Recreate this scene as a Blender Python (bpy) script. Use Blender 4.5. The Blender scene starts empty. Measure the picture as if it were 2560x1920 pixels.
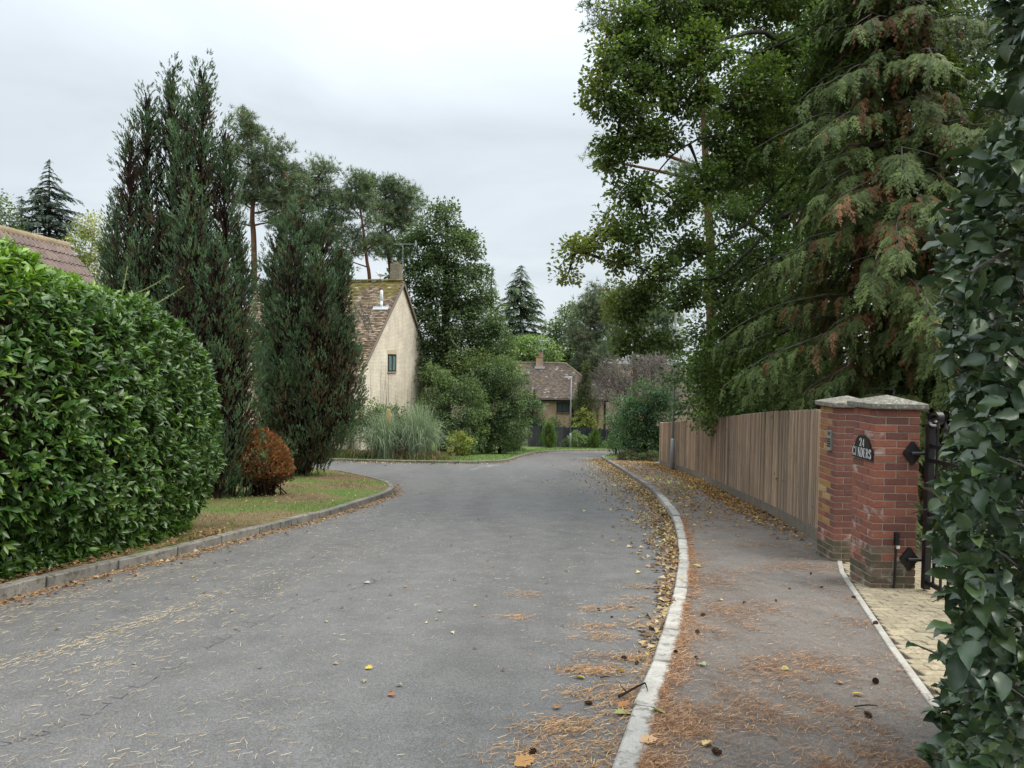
import bpy, math, random
import numpy as np
from mathutils import Vector, Matrix
from mathutils.geometry import tessellate_polygon
SC = bpy.context.scene
COL = SC.collection
rng = np.random.default_rng(11)
random.seed(5)
R_ = math.radians

# ------------------------------------------------------------------ camera
SLOPE = 0.095                      # the street falls away from the viewer
CAM_H, FPX = 1.55, 1775.0          # eye height, focal length in photo pixels
PITCH, ROLL = math.atan(55 / 1775), R_(0.85)
_F = np.array([0, math.cos(PITCH), -math.sin(PITCH)])
_R0 = np.array([1.0, 0, 0]); _U0 = np.cross(_R0, _F)
_R = math.cos(ROLL) * _R0 + math.sin(ROLL) * _U0
_U = math.cos(ROLL) * _U0 - math.sin(ROLL) * _R0
CAMP = np.array([0, 0, CAM_H])
cam = bpy.data.cameras.new('camera'); camo = bpy.data.objects.new('camera', cam); COL.objects.link(camo)
cam.sensor_width = 36.0; cam.lens = 36.0 * FPX / 2560; cam.clip_end = 3000; cam.clip_start = 0.05
camo.matrix_world = Matrix(((_R[0], _U[0], -_F[0], 0), (_R[1], _U[1], -_F[1], 0), (_R[2], _U[2], -_F[2], CAM_H), (0, 0, 0, 1)))
SC.camera = camo

# ------------------------------------------------------------------ sky, sun, exposure
w = bpy.data.worlds.new('World'); SC.world = w; w.use_nodes = True
nt = w.node_tree; nt.nodes.clear()
def N(tree, typ, **kw):
    n = tree.nodes.new(typ)
    for k, v in kw.items(): setattr(n, k, v)
    return n
SUN_EL, SUN_AZ = R_(55), R_(95)     # azimuth from +Y towards +X
out = N(nt, 'ShaderNodeOutputWorld'); mix = N(nt, 'ShaderNodeMixShader')
b1 = N(nt, 'ShaderNodeBackground'); b2 = N(nt, 'ShaderNodeBackground')
sk = N(nt, 'ShaderNodeTexSky', sky_type='NISHITA'); sk.sun_disc = False
sk.sun_elevation = SUN_EL; sk.sun_rotation = SUN_AZ
nt.links.new(sk.outputs[0], b1.inputs[0]); b1.inputs[1].default_value = 0.06
tc = N(nt, 'ShaderNodeTexCoord'); sep = N(nt, 'ShaderNodeSeparateXYZ'); nt.links.new(tc.outputs['Generated'], sep.inputs[0])
mz = N(nt, 'ShaderNodeMath', operation='MAXIMUM'); nt.links.new(sep.outputs[2], mz.inputs[0]); mz.inputs[1].default_value = 0.0
ad = N(nt, 'ShaderNodeMath', operation='ADD'); nt.links.new(mz.outputs[0], ad.inputs[0]); ad.inputs[1].default_value = 0.16
dx = N(nt, 'ShaderNodeMath', operation='DIVIDE'); nt.links.new(sep.outputs[0], dx.inputs[0]); nt.links.new(ad.outputs[0], dx.inputs[1])
dy = N(nt, 'ShaderNodeMath', operation='DIVIDE'); nt.links.new(sep.outputs[1], dy.inputs[0]); nt.links.new(ad.outputs[0], dy.inputs[1])
cb = N(nt, 'ShaderNodeCombineXYZ'); nt.links.new(dx.outputs[0], cb.inputs[0]); nt.links.new(dy.outputs[0], cb.inputs[1])
nz = N(nt, 'ShaderNodeTexNoise'); nz.inputs['Scale'].default_value = 1.15; nz.inputs['Detail'].default_value = 7; nz.inputs['Roughness'].default_value = .52; nz.inputs['Distortion'].default_value = .5
nt.links.new(cb.outputs[0], nz.inputs['Vector'])
cr = N(nt, 'ShaderNodeValToRGB'); nt.links.new(nz.outputs[0], cr.inputs[0])
cr.color_ramp.elements[0].position = .33; cr.color_ramp.elements[0].color = (.318, .352, .378, 1)
cr.color_ramp.elements[1].position = .70; cr.color_ramp.elements[1].color = (.400, .430, .450, 1)
# an overcast sky brightens towards the zenith
hz = N(nt, 'ShaderNodeMapRange'); nt.links.new(mz.outputs[0], hz.inputs[0])
hz.inputs[1].default_value = .3; hz.inputs[2].default_value = 1; hz.inputs[3].default_value = 1.0; hz.inputs[4].default_value = 3.3
nt.links.new(cr.outputs[0], b2.inputs[0]); nt.links.new(hz.outputs[0], b2.inputs[1])
mix.inputs[0].default_value = .9
nt.links.new(b1.outputs[0], mix.inputs[1]); nt.links.new(b2.outputs[0], mix.inputs[2]); nt.links.new(mix.outputs[0], out.inputs[0])
sl = bpy.data.lights.new('sun', 'SUN'); sl.energy = 1.5; sl.angle = R_(40); sl.color = (1, .93, .82)
so = bpy.data.objects.new('sun', sl); COL.objects.link(so)
sd = Vector((math.sin(SUN_AZ) * math.cos(SUN_EL), math.cos(SUN_AZ) * math.cos(SUN_EL), math.sin(SUN_EL)))
so.rotation_euler = sd.to_track_quat('Z', 'Y').to_euler(); so.location = sd * 60
vs = SC.view_settings; vs.view_transform = 'Standard'; vs.look = 'None'; vs.gamma = 1; vs.exposure = 1.15; vs.use_curve_mapping = False
SC.render.engine = 'CYCLES'
SC.cycles.max_bounces = 6; SC.cycles.diffuse_bounces = 3; SC.cycles.glossy_bounces = 2; SC.cycles.transmission_bounces = 3; SC.cycles.transparent_max_bounces = 4

# ------------------------------------------------------------------ measuring the place
K = 2560 / 2212.0
def ray(x, y): return _F + (x - 1280) / FPX * _R - (y - 960) / FPX * _U
def ground_at(x, y):
    """street point seen at a photo position (overview units)"""
    d = ray(x * K, y * K); t = CAM_H / (-(d[2] + SLOPE * d[1])); return CAMP + t * d
def at(x, y, Y):
    """point at depth Y seen at a photo position (overview units)"""
    d = ray(x * K, y * K); return CAMP + d * (Y / d[1])
def zg(x, y):
    y = np.asarray(y, float); z = -SLOPE * y
    far = y > 85
    zf = -SLOPE * 85 - 1.2 * (1 - np.exp(-(y - 85) / 25)) + np.clip((y - 180) / 400, 0, 2) * 6
    return np.where(far, zf, z)
def catmull(pts, n):
    p = np.array(pts, float); p = np.vstack([2 * p[0] - p[1], p, 2 * p[-1] - p[-2]]); o = []
    for i in range(1, len(p) - 2):
        t = np.linspace(0, 1, n, endpoint=False)[:, None]
        a, b, c, d = p[i - 1], p[i], p[i + 1], p[i + 2]
        o.append(.5 * (2 * b + (c - a) * t + (2 * a - 5 * b + 4 * c - d) * t ** 2 + (3 * b - a - 3 * c + d) * t ** 3))
    o.append(p[-2:-1]); return np.vstack(o)
def resample(p, step):
    s = np.r_[0, np.cumsum(np.linalg.norm(np.diff(p, axis=0), axis=1))]; n = max(2, int(round(s[-1] / step)) + 1)
    q = np.linspace(0, s[-1], n); return np.stack([np.interp(q, s, p[:, i]) for i in range(p.shape[1])], 1)
def offset(p, d):
    t = np.gradient(p, axis=0); t /= np.linalg.norm(t, axis=1)[:, None] + 1e-9
    return p + np.stack([t[:, 1], -t[:, 0]], 1) * d          # to the right of travel

# ------------------------------------------------------------------ mesh building
def make_mesh(name, V, polys, mats, col=None, smooth=False, midx=None, uv=None):
    me = bpy.data.meshes.new(name); V = np.asarray(V, np.float32)
    polys = [np.asarray(p, np.int32) for p in polys if len(p)]
    me.vertices.add(len(V)); me.vertices.foreach_set('co', V.ravel())
    li = np.concatenate([p.ravel() for p in polys]); me.loops.add(len(li)); me.loops.foreach_set('vertex_index', li)
    tot = np.concatenate([np.full(len(p), p.shape[1], np.int32) for p in polys])
    st = np.r_[0, np.cumsum(tot)[:-1]].astype(np.int32)
    me.polygons.add(len(tot)); me.polygons.foreach_set('loop_start', st)
    me.polygons.foreach_set('use_smooth', np.full(len(tot), bool(smooth)))
    if midx is not None: me.polygons.foreach_set('material_index', np.asarray(midx, np.int32))
    me.update(calc_edges=True)
    if uv is not None:
        l = me.uv_layers.new(name='UVMap'); l.data.foreach_set('uv', np.asarray(uv, np.float32)[li].ravel())
    if col is not None:
        a = me.color_attributes.new('col', 'FLOAT_COLOR', 'POINT')
        c = np.ones((len(V), 4), np.float32); c[:, :3] = col; a.data.foreach_set('color', c.ravel())
    for m in (mats if isinstance(mats, (list, tuple)) else [mats]): me.materials.append(m)
    return me
class MB:
    def __init__(s): s.V = []; s.P = []; s.C = []; s.n = 0
    def add(s, V, polys, col=None):
        V = np.asarray(V, float).reshape(-1, 3)
        if not len(V): return s
        s.V.append(V)
        for p in (polys if isinstance(polys, list) else [polys]): s.P.append(np.asarray(p, int) + s.n)
        c = np.ones((len(V), 3)) * (np.array([1., 1, 1]) if col is None else np.asarray(col)); s.C.append(c); s.n += len(V); return s
    def box(s, c, d, rz=0, col=None, ax=None):
        v = np.array([[x, y, z] for x in (-.5, .5) for y in (-.5, .5) for z in (-.5, .5)]) * np.array(d)
        M = np.array([[math.cos(rz), -math.sin(rz), 0], [math.sin(rz), math.cos(rz), 0], [0, 0, 1]]) if ax is None else np.array(ax).T
        v = v @ M.T + np.array(c)
        return s.add(v, np.array([[0, 1, 3, 2], [4, 6, 7, 5], [0, 4, 5, 1], [2, 3, 7, 6], [0, 2, 6, 4], [1, 5, 7, 3]]), col)
    def tube(s, P, r, k=8, col=None, cap=True):
        P = np.asarray(P, float); r = np.broadcast_to(np.asarray(r, float), (len(P),))
        V, F = tubes_v(P[None], r[None], k); polys = [F]
        if cap:
            m = len(P); polys += [np.arange(k)[None, ::-1], (np.arange(k) + (m - 1) * k)[None]]
        return s.add(V, polys, col)
    def build(s, name, mat, parent=None, smooth=False, **kw):
        V = np.concatenate(s.V); byk = {}
        for p in s.P: byk.setdefault(p.shape[1], []).append(p)
        polys = [np.concatenate(v) for v in byk.values()]
        return link(name, make_mesh(name, V, polys, mat, np.concatenate(s.C), smooth), parent, **kw)
def tubes_v(P, R, k=3):
    N_, m, _ = P.shape
    t = np.gradient(P, axis=1); t /= np.linalg.norm(t, axis=2, keepdims=True) + 1e-9
    ref = np.where(np.abs(t[:, :1, 2:3]) < .9, np.array([0, 0, 1.]), np.array([1., 0, 0]))
    a = np.cross(t, np.broadcast_to(ref, t.shape)); a /= np.linalg.norm(a, axis=2, keepdims=True) + 1e-9
    b = np.cross(t, a); th = np.arange(k) / k * 2 * np.pi
    ring = a[:, :, None] * np.cos(th)[None, None, :, None] + b[:, :, None] * np.sin(th)[None, None, :, None]
    V = (P[:, :, None] + ring * R[:, :, None, None]).reshape(-1, 3)
    i, j, q = np.meshgrid(np.arange(N_), np.arange(m - 1), np.arange(k), indexing='ij')
    o = (i * m + j) * k; F = np.stack([o + q, o + (q + 1) % k, o + k + (q + 1) % k, o + k + q], -1).reshape(-1, 4)
    return V, F
def ribbons(P, W, side):
    """flat blades: P (N,m,3) centre lines, W (N,m) widths, side (N,3)"""
    N_, m, _ = P.shape; s = side[:, None, :] * W[:, :, None] / 2
    V = np.stack([P - s, P + s], 2).reshape(-1, 3)
    i, j = np.meshgrid(np.arange(N_), np.arange(m - 1), indexing='ij'); o = (i * m + j) * 2
    return V, np.stack([o, o + 1, o + 3, o + 2], -1).reshape(-1, 4)
def unit(v): return v / (np.linalg.norm(v, axis=-1, keepdims=True) + 1e-9)
def frames(y, n):
    """columns x,y,z with y along the leaf and z near n"""
    y = unit(y); x = unit(np.cross(y, n)); z = np.cross(x, y); return np.stack([x, y, z], 2)
def scatter(T, F, pos, M, s, col, shade=None):
    n = len(T); s = np.asarray(s); S = s[:, None, None] if s.ndim == 1 else s[:, None, :]
    V = np.einsum('nij,nkj->nki', M, T[None] * S) + pos[:, None]
    polys = (F[None] + (np.arange(len(pos)) * n)[:, None, None]).reshape(-1, F.shape[1])
    C = np.repeat(col[:, None], n, 1)
    if shade is not None: C = C * shade[None, :, None]
    return V.reshape(-1, 3), polys, C.reshape(-1, 3)
def link(name, me, parent=None, loc=None, M=None, **props):
    o = bpy.data.objects.new(name, me); COL.objects.link(o)
    if parent is not None: o.parent = parent; 
    if M is not None: o.matrix_basis = M
    elif loc is not None: o.location = loc
    for k, v in props.items():
        if v: o[k] = v
    return o
def thing(name, label, cat, loc, group=None):
    """an Empty at the base of a thing; parts keep world coordinates through local offset"""
    o = bpy.data.objects.new(name, None); COL.objects.link(o); o.empty_display_size = .2
    o.location = [float(v) for v in loc]; o['label'] = label; o['category'] = cat
    if group: o['group'] = group
    return o
def part(mb, name, mat, par, smooth=False, **kw):
    """build a part from world-space geometry under a thing"""
    L = np.array(par.location)
    if par.parent is not None: L = L + np.array(par.parent.location)
    for v in mb.V: v -= L
    return mb.build(name, mat, par, smooth, **kw)
def tag(o, label, cat, group=None, kind=None):
    o['label'] = label; o['category'] = cat
    if group: o['group'] = group
    if kind: o['kind'] = kind
    return o
_sd = np.random.default_rng(3)
_LW = [(_sd.normal(size=(5, 3)), _sd.uniform(0, 6.28, 5)) for _ in range(12)]
def lump(p, freq, i=0):
    """smooth noise about -1..1"""
    W_, ph = _LW[i % 12]; return np.sin(p @ (W_.T * freq) + ph).sum(1) / 2.6

# ------------------------------------------------------------------ materials
def mat(name, col=(.5, .5, .5), rough=.8, spec=.3, metal=0.0):
    m = bpy.data.materials.new(name); m.use_nodes = True; b = m.node_tree.nodes['Principled BSDF']
    b.inputs['Base Color'].default_value = (*col, 1); b.inputs['Roughness'].default_value = rough
    b.inputs['Specular IOR Level'].default_value = spec; b.inputs['Metallic'].default_value = metal
    return m, m.node_tree, b
def noise(t, scale, detail=4, rough=.55, vec=None, dist=0):
    n = N(t, 'ShaderNodeTexNoise'); n.inputs['Scale'].default_value = scale; n.inputs['Detail'].default_value = detail
    n.inputs['Roughness'].default_value = rough; n.inputs['Distortion'].default_value = dist
    if vec is not None: t.links.new(vec, n.inputs['Vector'])
    return n.outputs[0]
def ramp(t, fac, stops):
    r = N(t, 'ShaderNodeValToRGB'); t.links.new(fac, r.inputs[0]); e = r.color_ramp.elements
    while len(e) < len(stops): e.new(.5)
    for i, (p, c) in enumerate(stops): e[i].position = p; e[i].color = (*c, 1) if len(c) == 3 else c
    return r.outputs[0]
def mixc(t, fac, a, b, mode='MIX'):
    n = N(t, 'ShaderNodeMix', data_type='RGBA', blend_type=mode)
    if isinstance(fac, (int, float)): n.inputs[0].default_value = fac
    else: t.links.new(fac, n.inputs[0])
    for v, i in ((a, 6), (b, 7)):
        if isinstance(v, tuple): n.inputs[i].default_value = (*v, 1)
        else: t.links.new(v, n.inputs[i])
    return n.outputs[2]
def bump(t, b, h, strength=.4, dist=.01):
    n = N(t, 'ShaderNodeBump'); n.inputs['Strength'].default_value = strength; n.inputs['Distance'].default_value = dist
    t.links.new(h, n.inputs['Height']); t.links.new(n.outputs[0], b.inputs['Normal'])
def wpos(t): return N(t, 'ShaderNodeNewGeometry').outputs['Position']
def leafmat(name, rough=.5, spec=.35, trans=.25, coat=0, gain=1.0):
    m, t, b = mat(name, rough=rough, spec=spec)
    a0 = N(t, 'ShaderNodeAttribute', attribute_name='col'); cg = mixc(t, 1.0, a0.outputs['Color'], (gain, gain, gain), 'MULTIPLY'); t.links.new(cg, b.inputs['Base Color'])
    if coat: b.inputs['Coat Weight'].default_value = coat; b.inputs['Coat Roughness'].default_value = .2
    if trans:
        tr = N(t, 'ShaderNodeBsdfTranslucent'); t.links.new(mixc(t, 1.0, cg, (1.0, 1.15, .5), 'MULTIPLY'), tr.inputs[0])
        mx = N(t, 'ShaderNodeMixShader'); mx.inputs[0].default_value = trans; o = t.nodes['Material Output']
        t.links.new(b.outputs[0], mx.inputs[1]); t.links.new(tr.outputs[0], mx.inputs[2]); t.links.new(mx.outputs[0], o.inputs[0])
    return m
M_LEAF = leafmat('leaf', .55, .3, .4, 0, 1.85); M_NEEDLE = leafmat('needle', .65, .2, .3, 0, 2.3)
M_LAUREL = leafmat('laurel_leaf', .3, .5, .28, 0, 1.42); M_HOLLY = leafmat('holly_leaf', .34, .5, .1, .1, 1.3)
M_LITTER = leafmat('dry_litter', .8, .15, .15); M_GRASS = leafmat('grass_blade', .7, .2, .3, 0, 1.2)
def barkmat(name, a, b_, sc=6):
    m, t, b = mat(name, rough=.95, spec=.1); p = wpos(t)
    mp = N(t, 'ShaderNodeMapping'); mp.inputs['Scale'].default_value = (1, 1, .25); t.links.new(p, mp.inputs[0])
    f = noise(t, sc, 6, .65, mp.outputs[0]); t.links.new(ramp(t, f, [(.3, a), (.7, b_)]), b.inputs['Base Color']); bump(t, b, f, .8, .03); return m
M_BARK = barkmat('bark', (.018, .016, .012), (.06, .055, .045)); M_PINEBARK = barkmat('pine_bark', (.06, .035, .022), (.2, .105, .06), 4)
M_TWIG = barkmat('twig', (.05, .043, .036), (.13, .115, .1), 9); M_BIRCH = barkmat('birch_bark', (.2, .19, .17), (.5, .48, .44), 5)
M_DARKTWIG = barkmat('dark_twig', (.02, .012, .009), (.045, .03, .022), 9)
def asphalt(name, a, b_, c):
    m, t, b = mat(name, rough=.9, spec=.2); p = wpos(t)
    mpb = N(t, 'ShaderNodeMapping'); mpb.inputs['Scale'].default_value = (1.6, .28, 1); mpb.inputs['Rotation'].default_value = (0, 0, .2); t.links.new(p, mpb.inputs[0]); big = noise(t, .5, 5, .6, mpb.outputs[0], .5); mid = noise(t, 3.2, 5, .65, p); fine = noise(t, 95, 3, .75, p)
    v = N(t, 'ShaderNodeTexVoronoi'); v.inputs['Scale'].default_value = 130; t.links.new(p, v.inputs['Vector'])
    mm = N(t, 'ShaderNodeMath', operation='ADD'); t.links.new(big, mm.inputs[0]); t.links.new(mid, mm.inputs[1])
    hm = N(t, 'ShaderNodeMath', operation='MULTIPLY'); t.links.new(mm.outputs[0], hm.inputs[0]); hm.inputs[1].default_value = .5
    base = ramp(t, hm.outputs[0], [(.36, a), (.52, b_), (.66, c)])
    spk = ramp(t, v.outputs['Color'], [(0, (.55, .55, .55)), (.6, (1, 1, 1)), (.86, (1.15, 1.14, 1.12)), (1, (1.9, 1.85, 1.75))])
    x = mixc(t, .8, base, spk, 'MULTIPLY'); x = mixc(t, .5, x, ramp(t, fine, [(.3, (.6, .6, .6)), (.7, (1.35, 1.35, 1.35))]), 'MULTIPLY')
    t.links.new(x, b.inputs['Base Color']); bump(t, b, v.outputs['Distance'], .18, .003); return m
M_ROAD = asphalt('asphalt', (.112, .110, .107), (.143, .140, .136), (.172, .168, .163))
M_PAVE = asphalt('footway_asphalt', (.122, .106, .094), (.165, .146, .130), (.20, .178, .16))
def concrete(name, a, b_, moss=None, sc=5):
    m, t, b = mat(name, rough=.9, spec=.2); p = wpos(t); f = noise(t, sc, 6, .65, p); g = noise(t, 60, 3, .7, p)
    c = ramp(t, f, [(.3, a), (.7, b_)]); c = mixc(t, .5, c, ramp(t, g, [(.3, (.7, .7, .7)), (.7, (1.25, 1.25, 1.25))]), 'MULTIPLY')
    if moss:
        mk = ramp(t, noise(t, sc * 2.4, 5, .7, p), [(.52, (0, 0, 0)), (.62, (1, 1, 1))]); c = mixc(t, mk, c, moss)
    oi = N(t, 'ShaderNodeObjectInfo'); c = mixc(t, 1.0, c, ramp(t, oi.outputs['Random'], [(0, (.82, .82, .82)), (1, (1.12, 1.1, 1.08))]), 'MULTIPLY')
    t.links.new(c, b.inputs['Base Color']); bump(t, b, g, .4, .004); return m
M_KERB = concrete('kerb_concrete', (.13, .122, .108), (.25, .238, .215), (.10, .095, .075))
M_KERBPALE = concrete('pale_kerb_concrete', (.3, .29, .265), (.46, .445, .41), (.22, .2, .17))
M_CAP = concrete('lichened_cap_stone', (.12, .112, .09), (.22, .205, .17), (.36, .355, .32), 14)
M_GRAVEL = concrete('gravel_board_concrete', (.13, .112, .09), (.21, .185, .15))
M_EDGE = concrete('edging_concrete', (.33, .31, .27), (.48, .455, .41))
M_MORTAR, _t, _b = mat('mortar', (.42, .36, .28), .95, .1)
M_DARKJOINT, _t, _b = mat('dark_joint', (.06, .05, .04), .95, .1)
def plain(name, col, rough=.6, metal=0, spec=.4, var=.12, sc=14):
    m, t, b = mat(name, col, rough, spec, metal); f = noise(t, sc, 5, .6, wpos(t))
    lo = tuple(c * (1 - var) for c in col); hi = tuple(c * (1 + var) for c in col)
    t.links.new(ramp(t, f, [(.3, lo), (.7, hi)]), b.inputs['Base Color']); return m
def colmat(name, rough=.85, sc=30, var=.25, spec=.2, rnd=0):
    m, t, b = mat(name, rough=rough, spec=spec); a = N(t, 'ShaderNodeAttribute', attribute_name='col')
    c = mixc(t, 1.0, a.outputs['Color'], ramp(t, noise(t, sc, 5, .65, wpos(t)), [(.3, (1 - var,) * 3), (.7, (1 + var,) * 3)]), 'MULTIPLY')
    t.links.new(c, b.inputs['Base Color']); return m
# ================================================================== THE GROUND
KR = catmull([(-.9, -3), (-.45, -1), (-.05, 1), (.5, 3.2), (.84, 4.27), (1.08, 5.01), (1.39, 6.06), (1.77, 7.41), (2.2, 9.15), (2.77, 11.94), (3.21, 14.95),
              (3.67, 19.14), (4.02, 23.89), (4.42, 29.8), (4.95, 38.1), (5.25, 40.6), (6.1, 43.2), (7.8, 45.4), (11, 47.6), (16, 49.3), (26, 50.6)], 12)
KL = catmull([(-5.3, -4), (-5.0, 0), (-4.72, 3), (-4.5, 5), (-4.37, 6.03), (-4.2, 7.0), (-3.9, 8.2), (-3.68, 9.4), (-3.42, 10.6), (-3.1, 12.2), (-2.87, 14.3),
              (-2.76, 15.6), (-2.80, 16.9), (-3.2, 18.7), (-4.07, 20.6), (-5.3, 22.8), (-6.6, 24.5), (-8.6, 26.3), (-12, 28.4), (-20, 32)], 12)
KF = catmull([(-24, 38.5), (-14, 33.6), (-8.2, 31.75), (-4.94, 31.05), (-2.6, 31.1), (-1.1, 31.75), (-.3, 33.2), (.15, 36), (1.0, 42.9), (2.0, 47.3), (3.4, 50.6),
              (6.2, 53.7), (8.9, 55.9), (13, 57.6), (20, 59), (32, 60)], 12)
def kerb_h(y): return .035 + .075 * np.clip((np.asarray(y) - 8.5) / 4.0, 0, 1)
def lowmat(name, stops, sc, b2=None, bumpv=.5):
    m, t, b = mat(name, rough=.95, spec=.1); p = wpos(t); f = noise(t, sc, 7, .62, p, .4)
    c = ramp(t, f, stops); c = mixc(t, .7, c, ramp(t, noise(t, sc * 17, 4, .7, p), [(.3, (.6, .6, .6)), (.7, (1.4, 1.4, 1.4))]), 'MULTIPLY')
    t.links.new(c, b.inputs['Base Color']); bump(t, b, noise(t, sc * 12, 4, .7, p), bumpv, .03); return m
M_EARTH = lowmat('earth', [(.3, (.05, .038, .026)), (.7, (.10, .078, .05))], 1.2)
M_VERGE = lowmat('dry_turf', [(.30, (.10, .068, .042)), (.43, (.17, .125, .07)), (.50, (.12, .13, .045)), (.62, (.085, .14, .035))], .55)
M_LAWN = lowmat('lawn', [(.3, (.11, .115, .04)), (.5, (.085, .15, .04)), (.7, (.13, .17, .06))], .7)
def grid_sheet(name, xs, ys, dz, m, **props):
    X, Y = np.meshgrid(xs, ys); V = np.stack([X, Y, zg(X, Y) + dz], -1).reshape(-1, 3); nx, ny = len(xs), len(ys)
    i, j = np.meshgrid(np.arange(ny - 1), np.arange(nx - 1), indexing='ij'); o = (i * nx + j).ravel()
    return link(name, make_mesh(name, V, [np.stack([o, o + 1, o + 1 + nx, o + nx], 1)], m), **props)
def strip_sheet(name, A, B, za, zb, m, n=4, **props):
    """sheet between two polylines with the same number of points; za/zb heights above the street"""
    t = np.linspace(0, 1, n)[None, :, None]; P = A[:, None] * (1 - t) + B[:, None] * t
    z = zg(P[..., 0], P[..., 1]) + (np.asarray(za)[:, None] * (1 - t[..., 0]) + np.asarray(zb)[:, None] * t[..., 0])
    V = np.concatenate([P, z[..., None]], -1).reshape(-1, 3); m_ = len(A)
    i, j = np.meshgrid(np.arange(m_ - 1), np.arange(n - 1), indexing='ij'); o = (i * n + j).ravel()
    return link(name, make_mesh(name, V, [np.stack([o, o + 1, o + 1 + n, o + n], 1)], m), **props)
grid_sheet('ground', np.r_[np.linspace(-700, -60, 9), np.linspace(-50, 50, 21), np.linspace(60, 700, 9)], np.r_[np.linspace(-60, 84, 25), 85, np.linspace(90, 130, 9), np.linspace(150, 900, 20)], -.06, M_EARTH, kind='structure')
grid_sheet('road', np.linspace(-30, 34, 17), np.linspace(-10, 61, 19), 0.0, M_ROAD, kind='structure')
# footway on the right: from the kerb back to the garden boundary
FEN = catmull([(4.03, 8.62), (4.25, 9.6), (4.5, 11.5), (4.96, 15.2), (5.5, 19.2), (6.0, 23.2), (6.3, 27), (6.58, 31.1)], 16)
EDG = catmull([(1.9, 2.2), (2.25, 3.4), (2.53, 4.38), (2.88, 5.44), (3.43, 7.08), (3.75, 8.0), (4.03, 8.62)], 12)
ys = np.linspace(-3, 38, 100); kb = offset(KR, .125)
ki = np.interp(ys, kb[:, 1], kb[:, 0]); bx = np.r_[EDG[:-1, 0], FEN[:, 0], 8.5, 13]; by = np.r_[EDG[:-1, 1], FEN[:, 1], 31.5, 38]
bxs = np.interp(ys, np.r_[-4, by], np.r_[1.2, bx]); kh = kerb_h(ys)
strip_sheet('footway', np.stack([ki - .01, ys], 1), np.stack([bxs + .02, ys], 1), kh - .004, kh + .0, M_PAVE, 10, kind='structure')
# gardens behind the boundary, driveway bed, verges
strip_sheet('garden_soil', np.stack([bxs - .02, ys], 1), np.stack([bxs * 0 + 70, ys], 1), kh - .02, kh + .1, M_EARTH, 6, kind='structure')
strip_sheet('driveway_path', np.array([(4.75, 35.2), (4.95, 37.6)]), np.array([(13, 35.2), (13, 37.6)]), [.108] * 2, [.112] * 2, M_PAVE, 3, kind='structure')
def poly_sheet(name, pts, dz, m, **props):
    P = [Vector((x, y, 0)) for x, y in pts]; tri = tessellate_polygon([P]); pts = np.array(pts, float)
    V = np.c_[pts, zg(pts[:, 0], pts[:, 1]) + dz]; tri = np.array([t for t in tri])
    a, b, c = V[tri[:, 0]], V[tri[:, 1]], V[tri[:, 2]]; fl = np.cross(b - a, c - a)[:, 2] < 0; tri[fl] = tri[fl][:, ::-1]
    return link(name, make_mesh(name, V, [tri], m), **props)
kl = offset(KL, -.12); kf = offset(KF, -.12); krf = offset(KR, .12); krf = krf[krf[:, 1] > 38]
poly_sheet('verge', list(map(tuple, kl)) + [(-40, 32), (-40, -4)], .095, M_VERGE, kind='structure')
poly_sheet('lawn_verge', list(map(tuple, kf)) + [(60, 84), (-60, 84), (-60, 45)], .095, M_LAWN, kind='structure')
poly_sheet('corner_lawn', list(map(tuple, krf)) + [(60, 50), (60, 38)], .095, M_LAWN, kind='structure')

# kerbs: a mortar bed with one object per stone
def bevel_box(name, d, bev, m, bulge=0):
    import bmesh
    bm = bmesh.new(); bmesh.ops.create_cube(bm, size=1)
    for v in bm.verts: v.co = Vector((v.co.x * d[0], v.co.y * d[1], v.co.z * d[2]))
    bmesh.ops.bevel(bm, geom=[e for e in bm.edges], offset=bev, segments=1, affect='EDGES')
    me = bpy.data.meshes.new(name); bm.to_mesh(me); bm.free(); me.materials.append(m); return me
STONE = bevel_box('kerb_stone', (.125, 1, .25), .009, M_KERB); STONEP = bevel_box('kerb_stone_pale', (.135, 1, .25), .012, M_KERBPALE)
def kerb(path, side, step, hfun, pale=None):
    c = resample(offset(path, side * .062), step)
    V, P = [], []; o_ = offset(c, .045); i_ = offset(c, -.045); h = hfun(c[:, 1]) - .02
    V = np.concatenate([np.c_[o_, zg(o_[:, 0], o_[:, 1]) - .05], np.c_[o_, zg(o_[:, 0], o_[:, 1]) + h], np.c_[i_, zg(i_[:, 0], i_[:, 1]) + h], np.c_[i_, zg(i_[:, 0], i_[:, 1]) - .05]])
    n = len(c); q = np.arange(n - 1); F = np.concatenate([np.stack([q + a * n, q + 1 + a * n, q + 1 + (a + 1) * n, q + (a + 1) * n], 1) for a in range(3)])
    root = link('kerb', make_mesh('kerb', V, [F], M_DARKJOINT), kind='structure')
    for a, b in zip(c[:-1], c[1:]):
        m_ = (a + b) / 2; L = np.linalg.norm(b - a); ang = math.atan2(b[1] - a[1], b[0] - a[0]) - math.pi / 2
        hh = float(hfun(m_[1])); za, zb = zg(*a), zg(*b); sl_ = math.atan2(float(zb - za), L)
        M = Matrix.Translation((m_[0], m_[1], float(zg(*m_)) + hh - .125 + random.uniform(-.008, .008))) @ Matrix.Rotation(ang + random.uniform(-.012, .012), 4, 'Z') @ Matrix.Rotation(sl_ + random.uniform(-.003, .003), 4, 'X') @ Matrix.Diagonal((1, L - .016, 1, 1))
        link('kerb_stone', STONEP if pale and m_[1] < pale else STONE, root, M=M)
    return root
kr_ = KR[KR[:, 0] < 17]; kerb(kr_, 1, .78, kerb_h, pale=16)
kerb(KL[(KL[:, 1] > 2) & (KL[:, 0] > -14)], -1, .9, lambda y: np.full(np.shape(y), .115))
kerb(KF[(KF[:, 0] > -15) & (KF[:, 0] < 16)], -1, .92, lambda y: np.full(np.shape(y), .115))
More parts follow.
